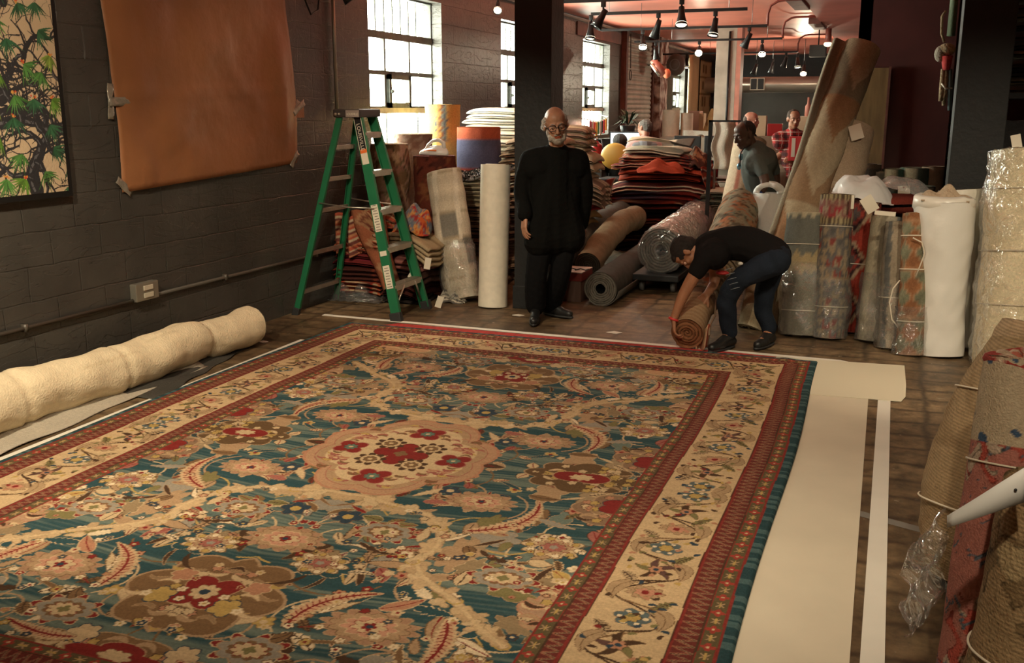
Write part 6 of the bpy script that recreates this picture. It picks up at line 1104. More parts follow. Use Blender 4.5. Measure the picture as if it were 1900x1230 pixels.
for k, (r_, a0, a1, col) in enumerate(((.112, 1.6, 5.4, (.30, .05, .04)), (.080, 2.2, 6.8, (.42, .30, .2)), (.048, 1.2, 5.6, (.40, .12, .08)), (.095, 5.6, 7.4, (.07, .09, .13)))):
    aa = np.linspace(a0, a1, 24); b.tube([(rx + .02 + r_ * math.cos(q), 3.05 + r_ * math.sin(q), 1.005 + .012 * math.sin(q * 2 + k)) for q in aa], .019, 8, c=np.repeat(np.where((np.floor(aa * 4) % 3 == 0)[:, None], np.array((.55, .42, .3)), np.array(col)), 8, 0))
b.build('top_folds', 'wool', t_); string_ring(t_, P, Q, .72, .003, knot=None)
tx_ = A(1905, 1100, 2.5).x
t_, P, Q = make_roll('rolled_rug', 'brown tan floral rug roll nearest the camera at the right edge', 'rolled rug', (tx_ + .05, 2.55, 0), (tx_ + .085, 2.62, .80), [.20, .19, .17, .16, .15], c_floral((.30, .20, .105), [(.20, .13, .065), (.36, .26, .14)], 9, 8, .5), wraps=4, endcol=(.28, .19, .1), seed=86, amp=.008, n=120, nk=160, m='ribwool')
string_ring(t_, P, Q, .45, .0035, knot=None)
# its large white card
p = A(1825, 930, 2.36); t_ = thing('price_tag', 'large white card tag leaning out from the nearest brown roll', 'tag', p); a_, c_ = A(1757, 968, 2.42), A(1906, 902, 2.40); n = 14; b = MB()
PP = np.array([[np.array(a_.lerp(c_, u_)) + np.array([0, -.02 * math.sin(u_ * PI), .012 * math.sin(u_ * 2.6)]) + np.array((-.10, 0, 1)) * (v_ - .5) * (.030 + .055 * u_) for v_ in (0, .5, 1)] for u_ in np.linspace(0, 1, n)]); b.grid(PP); o = b.build('card', mat('card_white', (.74, .72, .68), .5), t_); o.modifiers.new('t', 'SOLIDIFY').thickness = .0012
b = MB(); q = PP[-3, 1]; b.ball(q + np.array([0, -.004, 0]), .0035, 8, 6); b.build('punched_hole', 'black_metal', t_)
text3d("12' x 16'", Vector(PP[4, 1]) + Vector((0, -.004, -.005)), .012, t_, mat('pencil', (.45, .42, .4), .7), xdir=(c_ - a_), ydir=(-.1, 0, 1), length=.05) if False else None
# ================================================================ PEOPLE
class Blob:
    """overlapping limbs and masses, grown together into one continuous skin"""
    def __init__(s): s.b = MB()
    def limb(s, pts, rad, n=12, flat=1., up=None):
        pts = [Vector(p) for p in pts]
        if len(pts) > 2:                                  # soften the joints
            for _ in range(2):
                q = [pts[0]]; r2 = [rad[0]]
                for i in range(len(pts) - 1): q += [pts[i].lerp(pts[i + 1], .25), pts[i].lerp(pts[i + 1], .75)]; r2 += [rad[i] * .75 + rad[i + 1] * .25, rad[i] * .25 + rad[i + 1] * .75]
                q.append(pts[-1]); r2.append(rad[-1]); pts, rad = q, r2
        d0 = (pts[0] - pts[1]).normalized(); d1 = (pts[-1] - pts[-2]).normalized(); P = []; R = []
        for a in (80, 55, 28): P.append(pts[0] + d0 * rad[0] * math.sin(math.radians(a))); R.append(rad[0] * math.cos(math.radians(a)))
        P += pts; R += list(rad)
        for a in (28, 55, 80): P.append(pts[-1] + d1 * rad[-1] * math.sin(math.radians(a))); R.append(rad[-1] * math.cos(math.radians(a)))
        s.b.tube(P, R, n, flat=flat, up=up); return s
    def ball(s, c, r, M=None): s.b.ball(c, r, 16, 12, M=M); return s
    def make(s, name, m, parent, voxel=.006, smooth=5, disp=None, col=None):
        o = s.b.build('tmp', m); md = o.modifiers.new('r', 'REMESH'); md.mode = 'VOXEL'; md.voxel_size = voxel
        sm = o.modifiers.new('s', 'SMOOTH'); sm.factor = .5; sm.iterations = smooth
        dg = bpy.context.evaluated_depsgraph_get(); me = bpy.data.meshes.new_from_object(o.evaluated_get(dg)); old = o.data; bpy.data.objects.remove(o); bpy.data.meshes.remove(old)
        n = len(me.vertices); co = np.empty(n * 3); me.vertices.foreach_get('co', co); co = co.reshape(-1, 3); no = np.empty(n * 3); me.vertices.foreach_get('normal', no); no = no.reshape(-1, 3)
        if disp is not None: co = co + no * disp(co)[:, None]
        if col is not None:
            for a in list(me.color_attributes): me.color_attributes.remove(a)
            ca = me.color_attributes.new('Col', 'FLOAT_COLOR', 'POINT'); cc = np.ones((n, 4), np.float32); cc[:, :3] = col(co); ca.data.foreach_set('color', cc.ravel())
        co = co - np.array(tuple(parent.location)); me.vertices.foreach_set('co', co.ravel()); me.polygons.foreach_set('use_smooth', [True] * len(me.polygons)); me.update(); me.name = name
        o = bpy.data.objects.new(name, me); COL.objects.link(o); o.parent = parent; return o
mat('skin', vc=True, rough=.48, var=.06, vscale=60, spec=.4)
def folds(amp, f, seed, squash=(1, 1, .35)):
    sq = np.array(squash)
    return lambda co: wob(co * sq, amp, f, seed) + wob(co, amp * .4, f * 2.5, seed + 1)
def frame(face, crown):
    z = Vector(crown).normalized(); y = -Vector(face).normalized(); y = (y - z * y.dot(z)).normalized(); x = y.cross(z); return Matrix((x, y, z)).transposed()
def hand(B, wr, d, nrm, side, curl=.5, s=1., tip=None):
    """palm, four unequal fingers, thumb leaving the side of the palm; d = finger direction, nrm = back of the hand"""
    d = Vector(d).normalized(); nrm = Vector(nrm); nrm = (nrm - d * nrm.dot(d)).normalized(); x = d.cross(nrm) * side
    p0 = Vector(wr)
    for k, (o, l) in enumerate(((-.033, .050), (-.011, .056), (.011, .056), (.032, .050))): B.limb([p0 + x * o * .55 * s, p0 + d * .085 * s + x * o * s], [.017 * s, .0125 * s], 8)
    for k, (o, l) in enumerate(((-.033, .068), (-.0115, .078), (.0115, .073), (.033, .058))):
        c = curl * (1 + .15 * k); a = p0 + d * .088 * s + x * o * s; pts = [a]; ang = c * .45
        for q, f in enumerate((.45, .32, .23)):
            v = d * math.cos(ang) - nrm * math.sin(ang); a = a + v * l * f * s * 1.15; pts.append(a); ang += c * .75
        B.limb(pts, [.0095 * s, .0088 * s, .0080 * s, .0070 * s], 8)
    t0 = p0 + d * .022 * s - x * .030 * s; t1 = t0 + (d * .6 - x * .65 - nrm * .3).normalized() * .045 * s; t2 = t1 + (d * .85 - x * .18 - nrm * .35).normalized() * .032 * s; t3 = t2 + (d * .9 + x * .05 - nrm * .4).normalized() * .022 * s
    B.limb([p0 + x * -.012 * s, t0, t1, t2, t3], [.014 * s, .015 * s, .0115 * s, .0100 * s, .0080 * s], 8)
def head_blob(B, c, R, s=1.):
    T = lambda x, y, z: Vector(c) + R @ (Vector((x, y, z)) * s); M = R.to_4x4(); bl = lambda x, y, z, r: B.ball(T(x, y, z), tuple(q * s for q in r), M)
    bl(0, .012, .028, (.077, .097, .090)); bl(0, -.030, -.030, (.060, .062, .085)); bl(0, -.052, -.090, (.034, .036, .027)); bl(0, -.02, .05, (.066, .068, .058))
    for k in (-1, 1):
        bl(k * .036, -.012, -.068, (.026, .045, .032)); bl(k * .038, -.064, -.022, (.022, .020, .018)); bl(k * .011, -.100, -.036, (.010, .010, .009)); bl(k * .079, .006, -.008, (.009, .020, .031)); bl(k * .082, .014, .008, (.008, .014, .017))
        B.limb([T(k * .012, -.088, .024), T(k * .042, -.078, .022)], [.010 * s, .009 * s], 8)
    B.limb([T(0, -.086, .014), T(0, -.104, -.012), T(0, -.109, -.032)], [.009 * s, .010 * s, .012 * s], 10)
    B.limb([T(-.017, -.088, -.062), T(0, -.093, -.060), T(.017, -.088, -.062)], [.006 * s, .0075 * s, .006 * s], 8); B.limb([T(-.014, -.087, -.073), T(.014, -.087, -.073)], [.007 * s, .007 * s], 8)
    return T
def face_parts(t_, T, R, s, brow=(.10, .08, .06), iris=(.08, .04, .02), skin=(.4, .3, .2)):
    for k in (-1, 1):
        e = T(k * .031, -.0775, .000); b = MB(); b.ball(e, .0135 * s, 14, 10, c=tuple(min(.6, .12 + 1.3 * v_) for v_ in skin)); o = b.build('eye', 'smooth_vc', t_)
        b = MB(); b.ball(e + (R @ Vector((-.002, -.0085, -.003))) * s, .0075 * s, 10, 8, c=iris); b.build('iris', 'smooth_vc', t_)
        b = MB(); b.tube([T(k * .015, -.094, .021), T(k * .030, -.093, .028), T(k * .046, -.080, .022)], [.003 * s, .0045 * s, .002 * s], 6, c=brow); b.build('eyebrow', 'smooth_vc', t_)
def skincol(base, T0, R, s, lips=(.30, .13, .10), extra=None):
    base = np.array(base); Ri = np.array(R.to_3x3() if hasattr(R, 'to_3x3') else R); c0 = np.array(tuple(T0))
    def f(co):
        q = (co - c0) @ Ri / s; c = np.ones_like(co) * base * (1 + .08 * wob(co, 1, 30, 3))[:, None]
        m = (np.abs(q[:, 0]) < .022) & (np.abs(q[:, 2] + .067) < .011) & (q[:, 1] < -.080); c[m] = np.array(lips) * base / .3 * .9
        m = (np.abs(np.abs(q[:, 0]) - .031) < .02) & (np.abs(q[:, 2] - .004) < .012) & (q[:, 1] < -.062); c[m] *= .72
        if extra: c = extra(c, q)
        return c
    return f
def figure(name, label, J, skin, top, bottom, shoes, voxel=.007, s=1., sleeve=1., top_r=1., trouser_r=1., hands=((0, 0), (0, 0)), hem=None, group=None, brow=(.08, .06, .05), belly=.0, hair=None, spine_mid=None, extra=None, tuck=None, curl=(.5, .5), flare=0):
    t_ = thing(name, label, 'person', J['base'], group); B = Blob(); R = frame(*J['look']); T = head_blob(B, J['head'], R, s)
    nk = Vector(J['neck']); pe = Vector(J['pelvis']); mid = Vector(spine_mid) if spine_mid is not None else nk.lerp(pe, .5)
    B.limb([T(0, .022, -.045), T(0, .02, -.09).lerp(nk, .5), nk], [.056 * s, .054 * s, .062 * s]); sh = [Vector(v) for v in J['sh']]; hp = [Vector(v) for v in J['hip']]
    B.limb([nk.lerp(mid, .15), mid, pe], [.095, .105, .10]); B.limb([sh[0].lerp(nk, .15), nk.lerp(mid, .12), sh[1].lerp(nk, .15)], [.058, .075, .058]); B.limb([sh[0].lerp(mid, .3), sh[1].lerp(mid, .3)], [.09, .09]); B.limb([hp[0], pe, hp[1]], [.088, .10, .088])
    for i in (0, 1):
        B.limb([sh[i], J['el'][i], J['wr'][i]], [.053, .042, .027])
        d = Vector(J['wr'][i]) - Vector(J['el'][i]); hd, hn = hands[i]; hand(B, J['wr'][i], hd or d, hn or (0, -1, 0), 1 if i else -1, curl[i], s)
        B.limb([hp[i], J['kn'][i], J['an'][i]], [.080, .055, .038]); B.limb([J['an'][i], Vector(J['an'][i]).lerp(Vector(J['toe'][i]), .5) - Vector((0, 0, .02)), Vector(J['toe'][i])], [.038, .036, .026])
    B.make('body', 'skin', t_, voxel, 4, col=skincol(skin, J['head'], R, s, extra=extra))
    # garments
    G_ = Blob(); k = top_r; lo = Vector(hem) if hem is not None else pe
    G_.limb([nk.lerp(mid, .16), mid, lo], [.112 * k, .128 * k, .125 * k + belly]); G_.limb([sh[0].lerp(nk, .1), nk.lerp(mid, .13), sh[1].lerp(nk, .1)], [.070 * k, .088 * k, .070 * k]); G_.limb([sh[0].lerp(mid, .3), sh[1].lerp(mid, .3)], [.108 * k, .108 * k])
    G_.limb([hp[0].lerp(pe, .3) if hem is None else lo + (hp[0] - pe) * .6, hp[1].lerp(pe, .3) if hem is None else lo + (hp[1] - pe) * .6], [.105 * k, .105 * k])
    if hem is not None: G_.limb([sh[0].lerp(mid, .5), lo + (hp[0] - pe) * .8], [.10 * k, .112 * k]); G_.limb([sh[1].lerp(mid, .5), lo + (hp[1] - pe) * .8], [.10 * k, .112 * k])
    if flare:
        for q in (-1, 1): G_.limb([mid + (hp[1] - hp[0]) * .25 * q, lo + (hp[1] - hp[0]).normalized() * .105 * q + Vector((0, -.02, -.02))], [.12, .15])
    for i in (0, 1):
        e, w_ = Vector(J['el'][i]), Vector(J['wr'][i]); kk = k ** .7
        if sleeve >= 1: G_.limb([sh[i], e, e.lerp(w_, .93)], [.066 * kk, .058 * kk, .050 * kk])
        else: G_.limb([sh[i], sh[i].lerp(e, sleeve)], [.068, .062])
    G_.make(top[0], top[1], t_, max(voxel, .009), 6, disp=top[2], col=top[3] if len(top) > 3 else None)
    G_ = Blob()
    G_.limb([hp[0], pe, hp[1]], [.102 * trouser_r, .114, .102 * trouser_r])
    for i in (0, 1):
        kn, an = Vector(J['kn'][i]), Vector(J['an'][i]); G_.limb([hp[i], kn, an + (kn - an).normalized() * .02], [.096 * trouser_r, .072 * trouser_r, (.054 if trouser_r < 1.1 else .068) * trouser_r])
    G_.make(bottom[0], bottom[1], t_, max(voxel, .009), 5, disp=bottom[2])
    for i in (0, 1):
        an, to = Vector(J['an'][i]), Vector(J['toe'][i]); d = Vector((to.x - an.x, to.y - an.y, 0)).normalized(); hl = Vector((an.x, an.y, 0)) - d * .03; z0 = an.z - .095
        S_ = Blob(); S_.limb([hl + Vector((0, 0, z0 + .045)), Vector((to.x, to.y, z0 + .036)) - d * .03], [.042, .036], flat=.95); S_.limb([hl + d * .02 + Vector((0, 0, z0 + .09)), Vector((to.x, to.y, z0 + .04)) - d * .07], [.042, .036]); S_.limb([Vector((to.x, to.y, z0 + .034)) - d * .10, Vector((to.x, to.y, z0 + .032))], [.043, .034])
        o = S_.make('shoe', shoes, t_, .008, 4)
        b = MB(); a = np.linspace(0, 2 * PI, 24, endpoint=False); cn = (hl + Vector((to.x, to.y, 0))) / 2; L = (Vector((to.x, to.y, 0)) - hl).length / 2 + .04; x_ = d; y_ = Vector((-d.y, d.x, 0)); ring = [cn + x_ * L * math.cos(q) * 1.0 + y_ * .044 * math.sin(q) for q in a]
        b.grid(np.array([[(*(q.lerp(cn, f)).to_2d(), z0 + z) for q in ring] for f, z in ((.98, .001), (0, .001), (0, .016), (.3, .016))]), cv=True); so = b.build('sole', 'black_rubber', None); so.parent = o; so.location = -Vector(t_.location)
    face_parts(t_, T, R, s, brow, skin=skin)
    return t_, T, R
def hairmesh(t_, T, R, items, color, voxel=.006, name='hair', amp=.004, f=60, s=1.):
    H = Blob(); M = R.to_4x4()
    for it in items: H.ball(T(*it[0]), tuple(q * s for q in it[1]), M)
    c = np.array(color); return H.make(name, 'hairy', t_, voxel, 2, disp=lambda co: wob(co, amp, f, 3), col=lambda co: np.ones_like(co) * c * (1 + .35 * wob(co, 1, 90, 5))[:, None])
mat('hairy', vc=True, rough=.7, bump=.6, bscale=200, var=.2, vscale=120)
mat('black_cloth', (.006, .006, .0055), .95, bump=.3, bscale=40, spec=.08); mat('black_trouser', (.005, .005, .0055), .95, bump=.2, bscale=50, spec=.15); mat('shoe_black', (.012, .012, .012), .4)
mat('denim', (.011, .016, .026), .85, bump=.35, bscale=160, var=.35, vscale=7, spec=.2); mat('tee_black', (.009, .0075, .0075), .95, bump=.25, bscale=30, spec=.15); mat('tee_grey', (.105, .115, .105), .9, bump=.2, bscale=120, spec=.15, var=.08)
# --- man in black, standing beside the pillar
fA, fB = G(994, 594), G(1012, 586)
J = dict(base=(-2.52, 7.45, 0), head=A(1031, 231, 7.44), look=((.42, -.90, -.28), (-.02, -.26, .96)), neck=A(1033, 281, 7.54), sh=[A(982, 296, 7.46), A(1075, 296, 7.64)], el=[A(966, 352, 7.46), A(1087, 352, 7.66)], wr=[A(974, 400, 7.33), A(1077, 420, 7.76)],
    pelvis=A(1030, 425, 7.54), hip=[A(1010, 430, 7.50), A(1048, 430, 7.60)], kn=[A(994, 505, 7.46), A(1042, 505, 7.58)], an=[Vector((fA.x, fA.y, .105)), Vector((fB.x + .03, fB.y + .02, .105))], toe=[Vector((G(990, 606).x, G(990, 606).y - .00, .04)), Vector((G(1056, 592).x, G(1056, 592).y, .04))])
t_, T, R = figure('person', 'older bearded man with glasses in a loose black tunic, standing by the pillar', J, (.40, .205, .125), ('tunic', 'black_cloth', folds(.012, 7, 3)), ('trousers', 'black_trouser', folds(.008, 8, 5)), 'shoe_black', voxel=.0048, s=1.10, flare=1, top_r=1.10, trouser_r=1.22, hem=A(1030, 436, 7.55), belly=.035, brow=(.25, .22, .2), hands=(((.02, -.25, -1), (-.7, -.6, 0)), ((0, -.1, -1), (.8, -.5, 0))), curl=(.45, .4), spine_mid=A(1030, 350, 7.52))
hairmesh(t_, T, R, s=1.1, items=[((0, .050, .005), (.083, .075, .070))] + [((k * .074, .028, .010), (.020, .042, .036)) for k in (-1, 1)] + [((k * .078, .045, -.02), (.022, .034, .03)) for k in (-1, 1)] + [((k * .070, -.005, .045), (.012, .030, .020)) for k in (-1, 1)], color=(.42, .37, .31), amp=.006)
hairmesh(t_, T, R, s=1.1, items=[((0, -.062, -.096), (.040, .036, .032)), ((0, -.085, -.088), (.026, .014, .014))] + [((k * .040, -.044, -.078), (.026, .036, .032)) for k in (-1, 1)] + [((k * .062, -.015, -.050), (.014, .026, .030)) for k in (-1, 1)] + [((k * .014, -.094, -.052), (.014, .010, .0075)) for k in (-1, 1)], color=(.40, .34, .28), name='beard', amp=.004)
b = MB()
for k in (-1, 1):
    pts = [T(k * .034 + .026 * math.copysign(abs(math.cos(a)) ** .6, math.cos(a)), -.104 + .012 * abs(.6 * math.cos(a) + .4 * k * 0), .000 + .019 * math.copysign(abs(math.sin(a)) ** .7, math.sin(a))) for a in np.linspace(0, 2 * PI, 26)]; b.tube(pts, .0028, 6, caps=False)
    b.tube([T(k * .060, -.098, .006), T(k * .074, -.075, .008), T(k * .084, .010, .006)], .0026, 6)
b.tube([T(-.010, -.106, .004), T(0, -.112, .007), T(.010, -.106, .004)], .0026, 6); b.build('glasses', 'black_metal', t_)
c_ = MB(); nk = Vector(J['neck']); 
c_.tube([nk + Vector((.068 * math.cos(a), .062 * math.sin(a) - .01, .022 + .012 * math.sin(a))) for a in np.linspace(0, 2 * PI, 24)], .009, 6, caps=False); c_.build('collar', 'black_cloth', t_)
# --- man bending over the rolled kilim
f1, f2 = G(1345, 648), G(1425, 643)
J = dict(base=(-.8, 7.2, 0), head=A(1274, 468, 7.12), look=((-.22, -.10, -.95), (-.95, -.12, .05)), neck=A(1304, 462, 7.15), sh=[A(1306, 482, 6.98), A(1318, 462, 7.34)], el=[A(1268, 545, 6.96), A(1330, 520, 7.40)], wr=[A(1250, 592, 6.93), A(1310, 548, 7.24)],
    pelvis=A(1436, 474, 7.22), hip=[A(1440, 484, 7.12), A(1440, 478, 7.32)], kn=[A(1346, 530, 7.02), A(1412, 560, 7.34)], an=[Vector((f1.x + .02, f1.y + .04, .10)), Vector((f2.x, f2.y + .05, .10))], toe=[Vector((f1.x - .07, f1.y - .14, .04)), Vector((f2.x - .06, f2.y - .13, .04))])
t_, T, R = figure('person', 'man in black t-shirt and torn jeans bending down to grip a rolled kilim', J, (.36, .16, .085), ('t_shirt', 'tee_black', folds(.008, 8, 3, (1, 1, 1))), ('jeans', 'denim', folds(.009, 9, 6, (1, 1, 1))), 'shoe_black', voxel=.0048, s=.98, sleeve=.34, top_r=1.04, trouser_r=1.02, hands=(((.1, -.15, -1), (-1, -.3, -.1)), ((-.5, -.4, -.7), (.3, -.3, .8))), curl=(.7, .8), spine_mid=A(1376, 448, 7.22))
hairmesh(t_, T, R, [((0, .022, .036), (.084, .100, .088)), ((0, .060, -.01), (.072, .058, .060)), ((0, -.045, .082), (.058, .036, .028))] + [((k * .068, .020, .015), (.018, .040, .030)) for k in (-1, 1)], (.016, .010, .008), amp=.003)
b = MB(); w_ = Vector(J['wr'][0]); e = Vector(J['el'][0]); x, y, d = basis(w_ - e, (0, 1, 0)); b.tube([w_ + x * .034 * math.cos(a) + y * .034 * math.sin(a) for a in np.linspace(0, 2 * PI, 20)], .006, 6, caps=False, flat=1.6); b.build('bracelet', mat('red_band', (.6, .04, .04), .5), t_)
q = A(1340, 506, 7.16); b = MB(); b.ball(q, (.05, .04, .016), 14, 8); b.build('red_shirt_edge', 'red_band', t_)
q = A(1374, 489, 7.00); b = MB(); b.ball(q, (.018, .006, .013), 10, 6); b.build('jeans_patch', mat('thread_white', (.55, .52, .46), .8, bump=.5), t_)
for k in range(5):
    a_ = A(1352 + k * 3, 500 + k * 9, 6.96 - .012 * k); b = MB(); b.tube([a_ + Vector((-.03, 0, -.008)), a_ + Vector((0, -.008, .006)), a_ + Vector((.03, 0, .014))], .0022, 5); b.build('torn_thread', mat('thread_grey', (.20, .22, .24), .8), t_)
# --- man in grey shirt at the far end of the kilim
J = dict(base=(-1.5, 9.5, 0), head=A(1382, 250, 9.35), look=((-.72, -.62, -.32), (-.26, -.16, .95)), neck=A(1402, 277, 9.42), sh=[A(1404, 296, 9.26), A(1428, 290, 9.60)], el=[A(1424, 342, 9.20), A(1444, 345, 9.66)], wr=[A(1404, 364, 9.16), A(1420, 378, 9.50)],
    pelvis=A(1422, 368, 9.56), hip=[A(1414, 374, 9.48), A(1430, 374, 9.66)], kn=[A(1404, 450, 9.42), A(1428, 450, 9.62)], an=[Vector((-1.56, 9.5, .10)), Vector((-1.40, 9.72, .10))], toe=[Vector((-1.64, 9.38, .04)), Vector((-1.48, 9.58, .04))])
t_, T, R = figure('person', 'dark-skinned man in a grey t-shirt leaning forward with a blue work glove', J, (.085, .040, .025), ('t_shirt', 'tee_grey', folds(.006, 8, 3)), ('trousers', mat('dark_trouser', (.02, .022, .024), .9), folds(.006, 8, 5)), 'shoe_black', voxel=.006, s=1.02, sleeve=.50, top_r=1.08, belly=.01, brow=(.01, .008, .006), hands=(((-.8, -.3, -.55), (.2, -.5, .9)), ((-.6, -.3, -.7), (.5, -.5, .6))), curl=(.6, .5), spine_mid=A(1402, 322, 9.44))
hairmesh(t_, T, R, [((0, .022, .033), (.0795, .096, .089))], (.018, .012, .009), amp=.001); 
GB = Blob(); hand(GB, J['wr'][0], (-.8, -.3, -.55), (.2, -.5, .9), -1, .6, 1.15); GB.limb([J['wr'][0], Vector(J['wr'][0]).lerp(Vector(J['el'][0]), .2)], [.038, .042]); GB.limb([Vector(J['wr'][0]), Vector(J['wr'][0]) + Vector((-.06, -.02, -.04))], [.036, .034]); GB.make('work_glove', mat('glove_blue', (.015, .045, .20), .7), t_, .006, 3)
for dx, dz, mm in ((0, 0, mat('lens_blue', (.25, .5, .65), .08, .6)), (-.012, -.085, 'lens_blue')):
    q = A(1375, 291, 9.24) + Vector((dx, -.005, dz)); b = MB(); b.ball(q, (.020, .008, .032), 14, 8); b.build('sunglass_lens', mm, t_)
b = MB(); q = A(1381, 284, 9.24); b.tube([q + Vector((0, 0, .05)), q + Vector((-.03, -.03, 0)), A(1373, 308, 9.22)], .006, 6); b.build('sunglass_frame', 'black_metal', t_)
# --- background people
def plaid(co):
    c = np.ones_like(co) * np.array((.36, .022, .018)); u = (co[:, 0] + .5 * co[:, 1]) % .11; v = co[:, 2] % .11; c[(u < .045)] *= .30; c[(v < .045)] *= .35; c[(np.abs(u - .08) < .005) | (np.abs(v - .08) < .005)] = (.5, .35, .3); return c
def simple(x, y, look, label, skin, top, bottom, hc, s=1., Y=None, seat=False, sleeve=1., lean=0., hz=None, hairlist=None, facing=None, arms=None):
    """x, y: ground position; facing: unit vector"""
    f = Vector((*facing, 0)).normalized(); l = Vector((-f.y, f.x, 0)); hz = hz or 1.60; P_ = lambda a, b, c: Vector((x, y, 0)) + l * a + f * b + Vector((0, 0, c)); z = hz
    if seat: kn = [P_(.11, .44, z - 1.0), P_(-.11, .44, z - 1.0)]; an = [P_(.11, .42, .10), P_(-.11, .42, .10)]; to = [P_(.11, .57, .04), P_(-.11, .57, .04)]; pe = P_(0, 0, z - .68)
    else: kn = [P_(.10, .03, .52), P_(-.10, .0, .52)]; an = [P_(.10, 0, .10), P_(-.10, -.02, .10)]; to = [P_(.12, .15, .04), P_(-.12, .13, .04)]; pe = P_(0, 0, z - .66)
    a_ = arms or ([P_(.25, .05, z - .50), P_(-.25, .05, z - .50)], [P_(.24, .2, z - .62), P_(-.24, .2, z - .62)])
    J = dict(base=(x, y, 0), head=P_(0, .05 + lean, z), look=look, neck=P_(0, lean * .8, z - .16), sh=[P_(.19, lean * .7, z - .24), P_(-.19, lean * .7, z - .24)], el=a_[0], wr=a_[1], pelvis=pe, hip=[P_(.09, 0, pe.z), P_(-.09, 0, pe.z)], kn=kn, an=an, toe=to)
    t_, T, R = figure('person', label, J, skin, top, bottom, 'shoe_black', voxel=.009, s=s, sleeve=sleeve)
    hairmesh(t_, T, R, hairlist or [((0, .022, .036), (.082, .099, .088)), ((0, .055, -.01), (.070, .052, .055))], hc, voxel=.008, amp=.003); return t_, T, R
q = A(1472, 221, 13.4); x_, y_ = q.x, 13.4
t_, T, R = simple(x_, y_, ((.35, -.85, -.3), (0, -.1, 1)), 'man in a red and black plaid shirt holding a red and white bag', (.36, .17, .10), ('plaid_shirt', mat('plaid', vc=True, rough=.85), folds(.006, 8, 3), plaid), ('trousers', mat('tan_trouser', (.22, .17, .12), .9), folds(.005, 8, 3)), (.06, .035, .02), hz=q.z, facing=(.2, -1), sleeve=.62, arms=([Vector((x_ - .26, 13.38, q.z - .52)), Vector((x_ + .25, 13.3, q.z - .5))], [Vector((x_ - .17, 13.28, q.z - .74)), Vector((x_ + .08, 13.12, q.z - .50))]))
p = A(1481, 268, 13.05); t2 = thing('red_bag', 'red and white paper bag held by the man in the plaid shirt', 'bag', p); b = MB(); b.box((p.x - .11, 13.0, p.z - .20), (p.x + .07, 13.10, p.z + .10), bev=.006); b.build('bag_body', mat('bag_red', (.55, .04, .04), .4), t2, smooth=False); b = MB(); b.box((p.x - .075, 12.995, p.z - .15), (p.x - .03, 13.0, p.z + .08)); b.build('white_stripe', 'white_bag' if False else 'card', t2, smooth=False)
q = A(1386, 224, 14.1); t_, T, R = simple(q.x, 14.2, ((.95, -.3, -.1), (0, 0, 1)), 'balding man seen in profile behind the grey-shirted man', (.42, .18, .12), ('shirt', 'black_cloth', folds(.005, 8, 3)), ('trousers', 'dark_trouser', folds(.005, 8, 3)), (.09, .06, .045), hz=q.z, facing=(1, -.3), hairlist=[((0, .035, .015), (.081, .080, .074))])
q = A(1193, 238, 13.9); t_, T, R = simple(q.x, 14.0, ((-.75, .35, -.5), (-.1, .1, .95)), 'man in a grey vest and pink shirt bent over the desk with his back turned', (.36, .17, .11), ('shirt', mat('pink_shirt', (.42, .25, .23), .85), folds(.005, 8, 3)), ('trousers', 'dark_trouser', folds(.005, 8, 3)), (.10, .09, .08), hz=q.z, facing=(-.4, 1), lean=-.03)
V_ = Blob(); nk_ = Vector((q.x, 14.0, q.z - .26)); V_.limb([nk_, Vector((q.x + .01, 14.0, q.z - .62))], [.155, .15]); V_.limb([nk_ + Vector((-.09, -.04, -.02)), nk_ + Vector((.09, .04, -.02))], [.135, .135]); V_.make('vest', mat('vest_grey', (.16, .165, .18), .85), t_, .010, 5)
q = A(1147, 266, 13.3); simple(q.x, 13.35, ((.2, 1, -.2), (0, .1, 1)), 'dark-haired person in black seated before the lit computer screen', (.30, .15, .10), ('jumper', 'black_cloth', folds(.005, 8, 3)), ('trousers', 'black_trouser', folds(.005, 8, 3)), (.012, .009, .008), hz=q.z, facing=(.15, 1), seat=True, hairlist=[((0, .02, .03), (.100, .112, .100)), ((0, .06, -.06), (.09, .06, .09))])
# ================================================================ THE KILIM BEING ROLLED, under the bending man's hands
k0 = G(1272, 652); kA = Vector((k0.x, k0.y + .03, .128)); kB = A(1362, 388, 9.15)
kmix = c_floral((.26, .22, .15), [(.36, .14, .07), (.12, .10, .07), (.33, .17, .09), (.17, .19, .14)], 15, 7, .3)
def kil(s, t): return np.where((t < .42)[..., None], c_bands([(.5, (.40, .26, .15)), (.5, (.32, .19, .10))], .05, axis=1, seed=3)(s, t), np.where(((t > .42) & (t < .55))[..., None], np.array((.20, .13, .09)), kmix(s, t)))
t_, P, Q = make_roll('rolled_kilim', 'rolled kilim with a brown spiral end being lowered by the bending man', 'rolled rug', kA, kA.lerp(kB, .52), [.118, .122, .135, .15], kil, wraps=5, endcol=(.27, .115, .055), ends=(0,), seed=91, amp=.006, n=56, depth=.006, origin=(k0.x, k0.y, 0))
P_ = kA.lerp(kB, .50); make_roll('rolled_rug', 'large sage and rust floral rug roll held at its far end by the blue-gloved man', 'rolled rug', kA.lerp(kB, .42) + Vector((.06, .02, .0)), kB + Vector((.05, 0, .02)), [.165, .18, .19, .175], kmix, wraps=5, endcol=(.25, .18, .11), seed=92, amp=.010, n=56, origin=(P_.x, P_.y, 0))
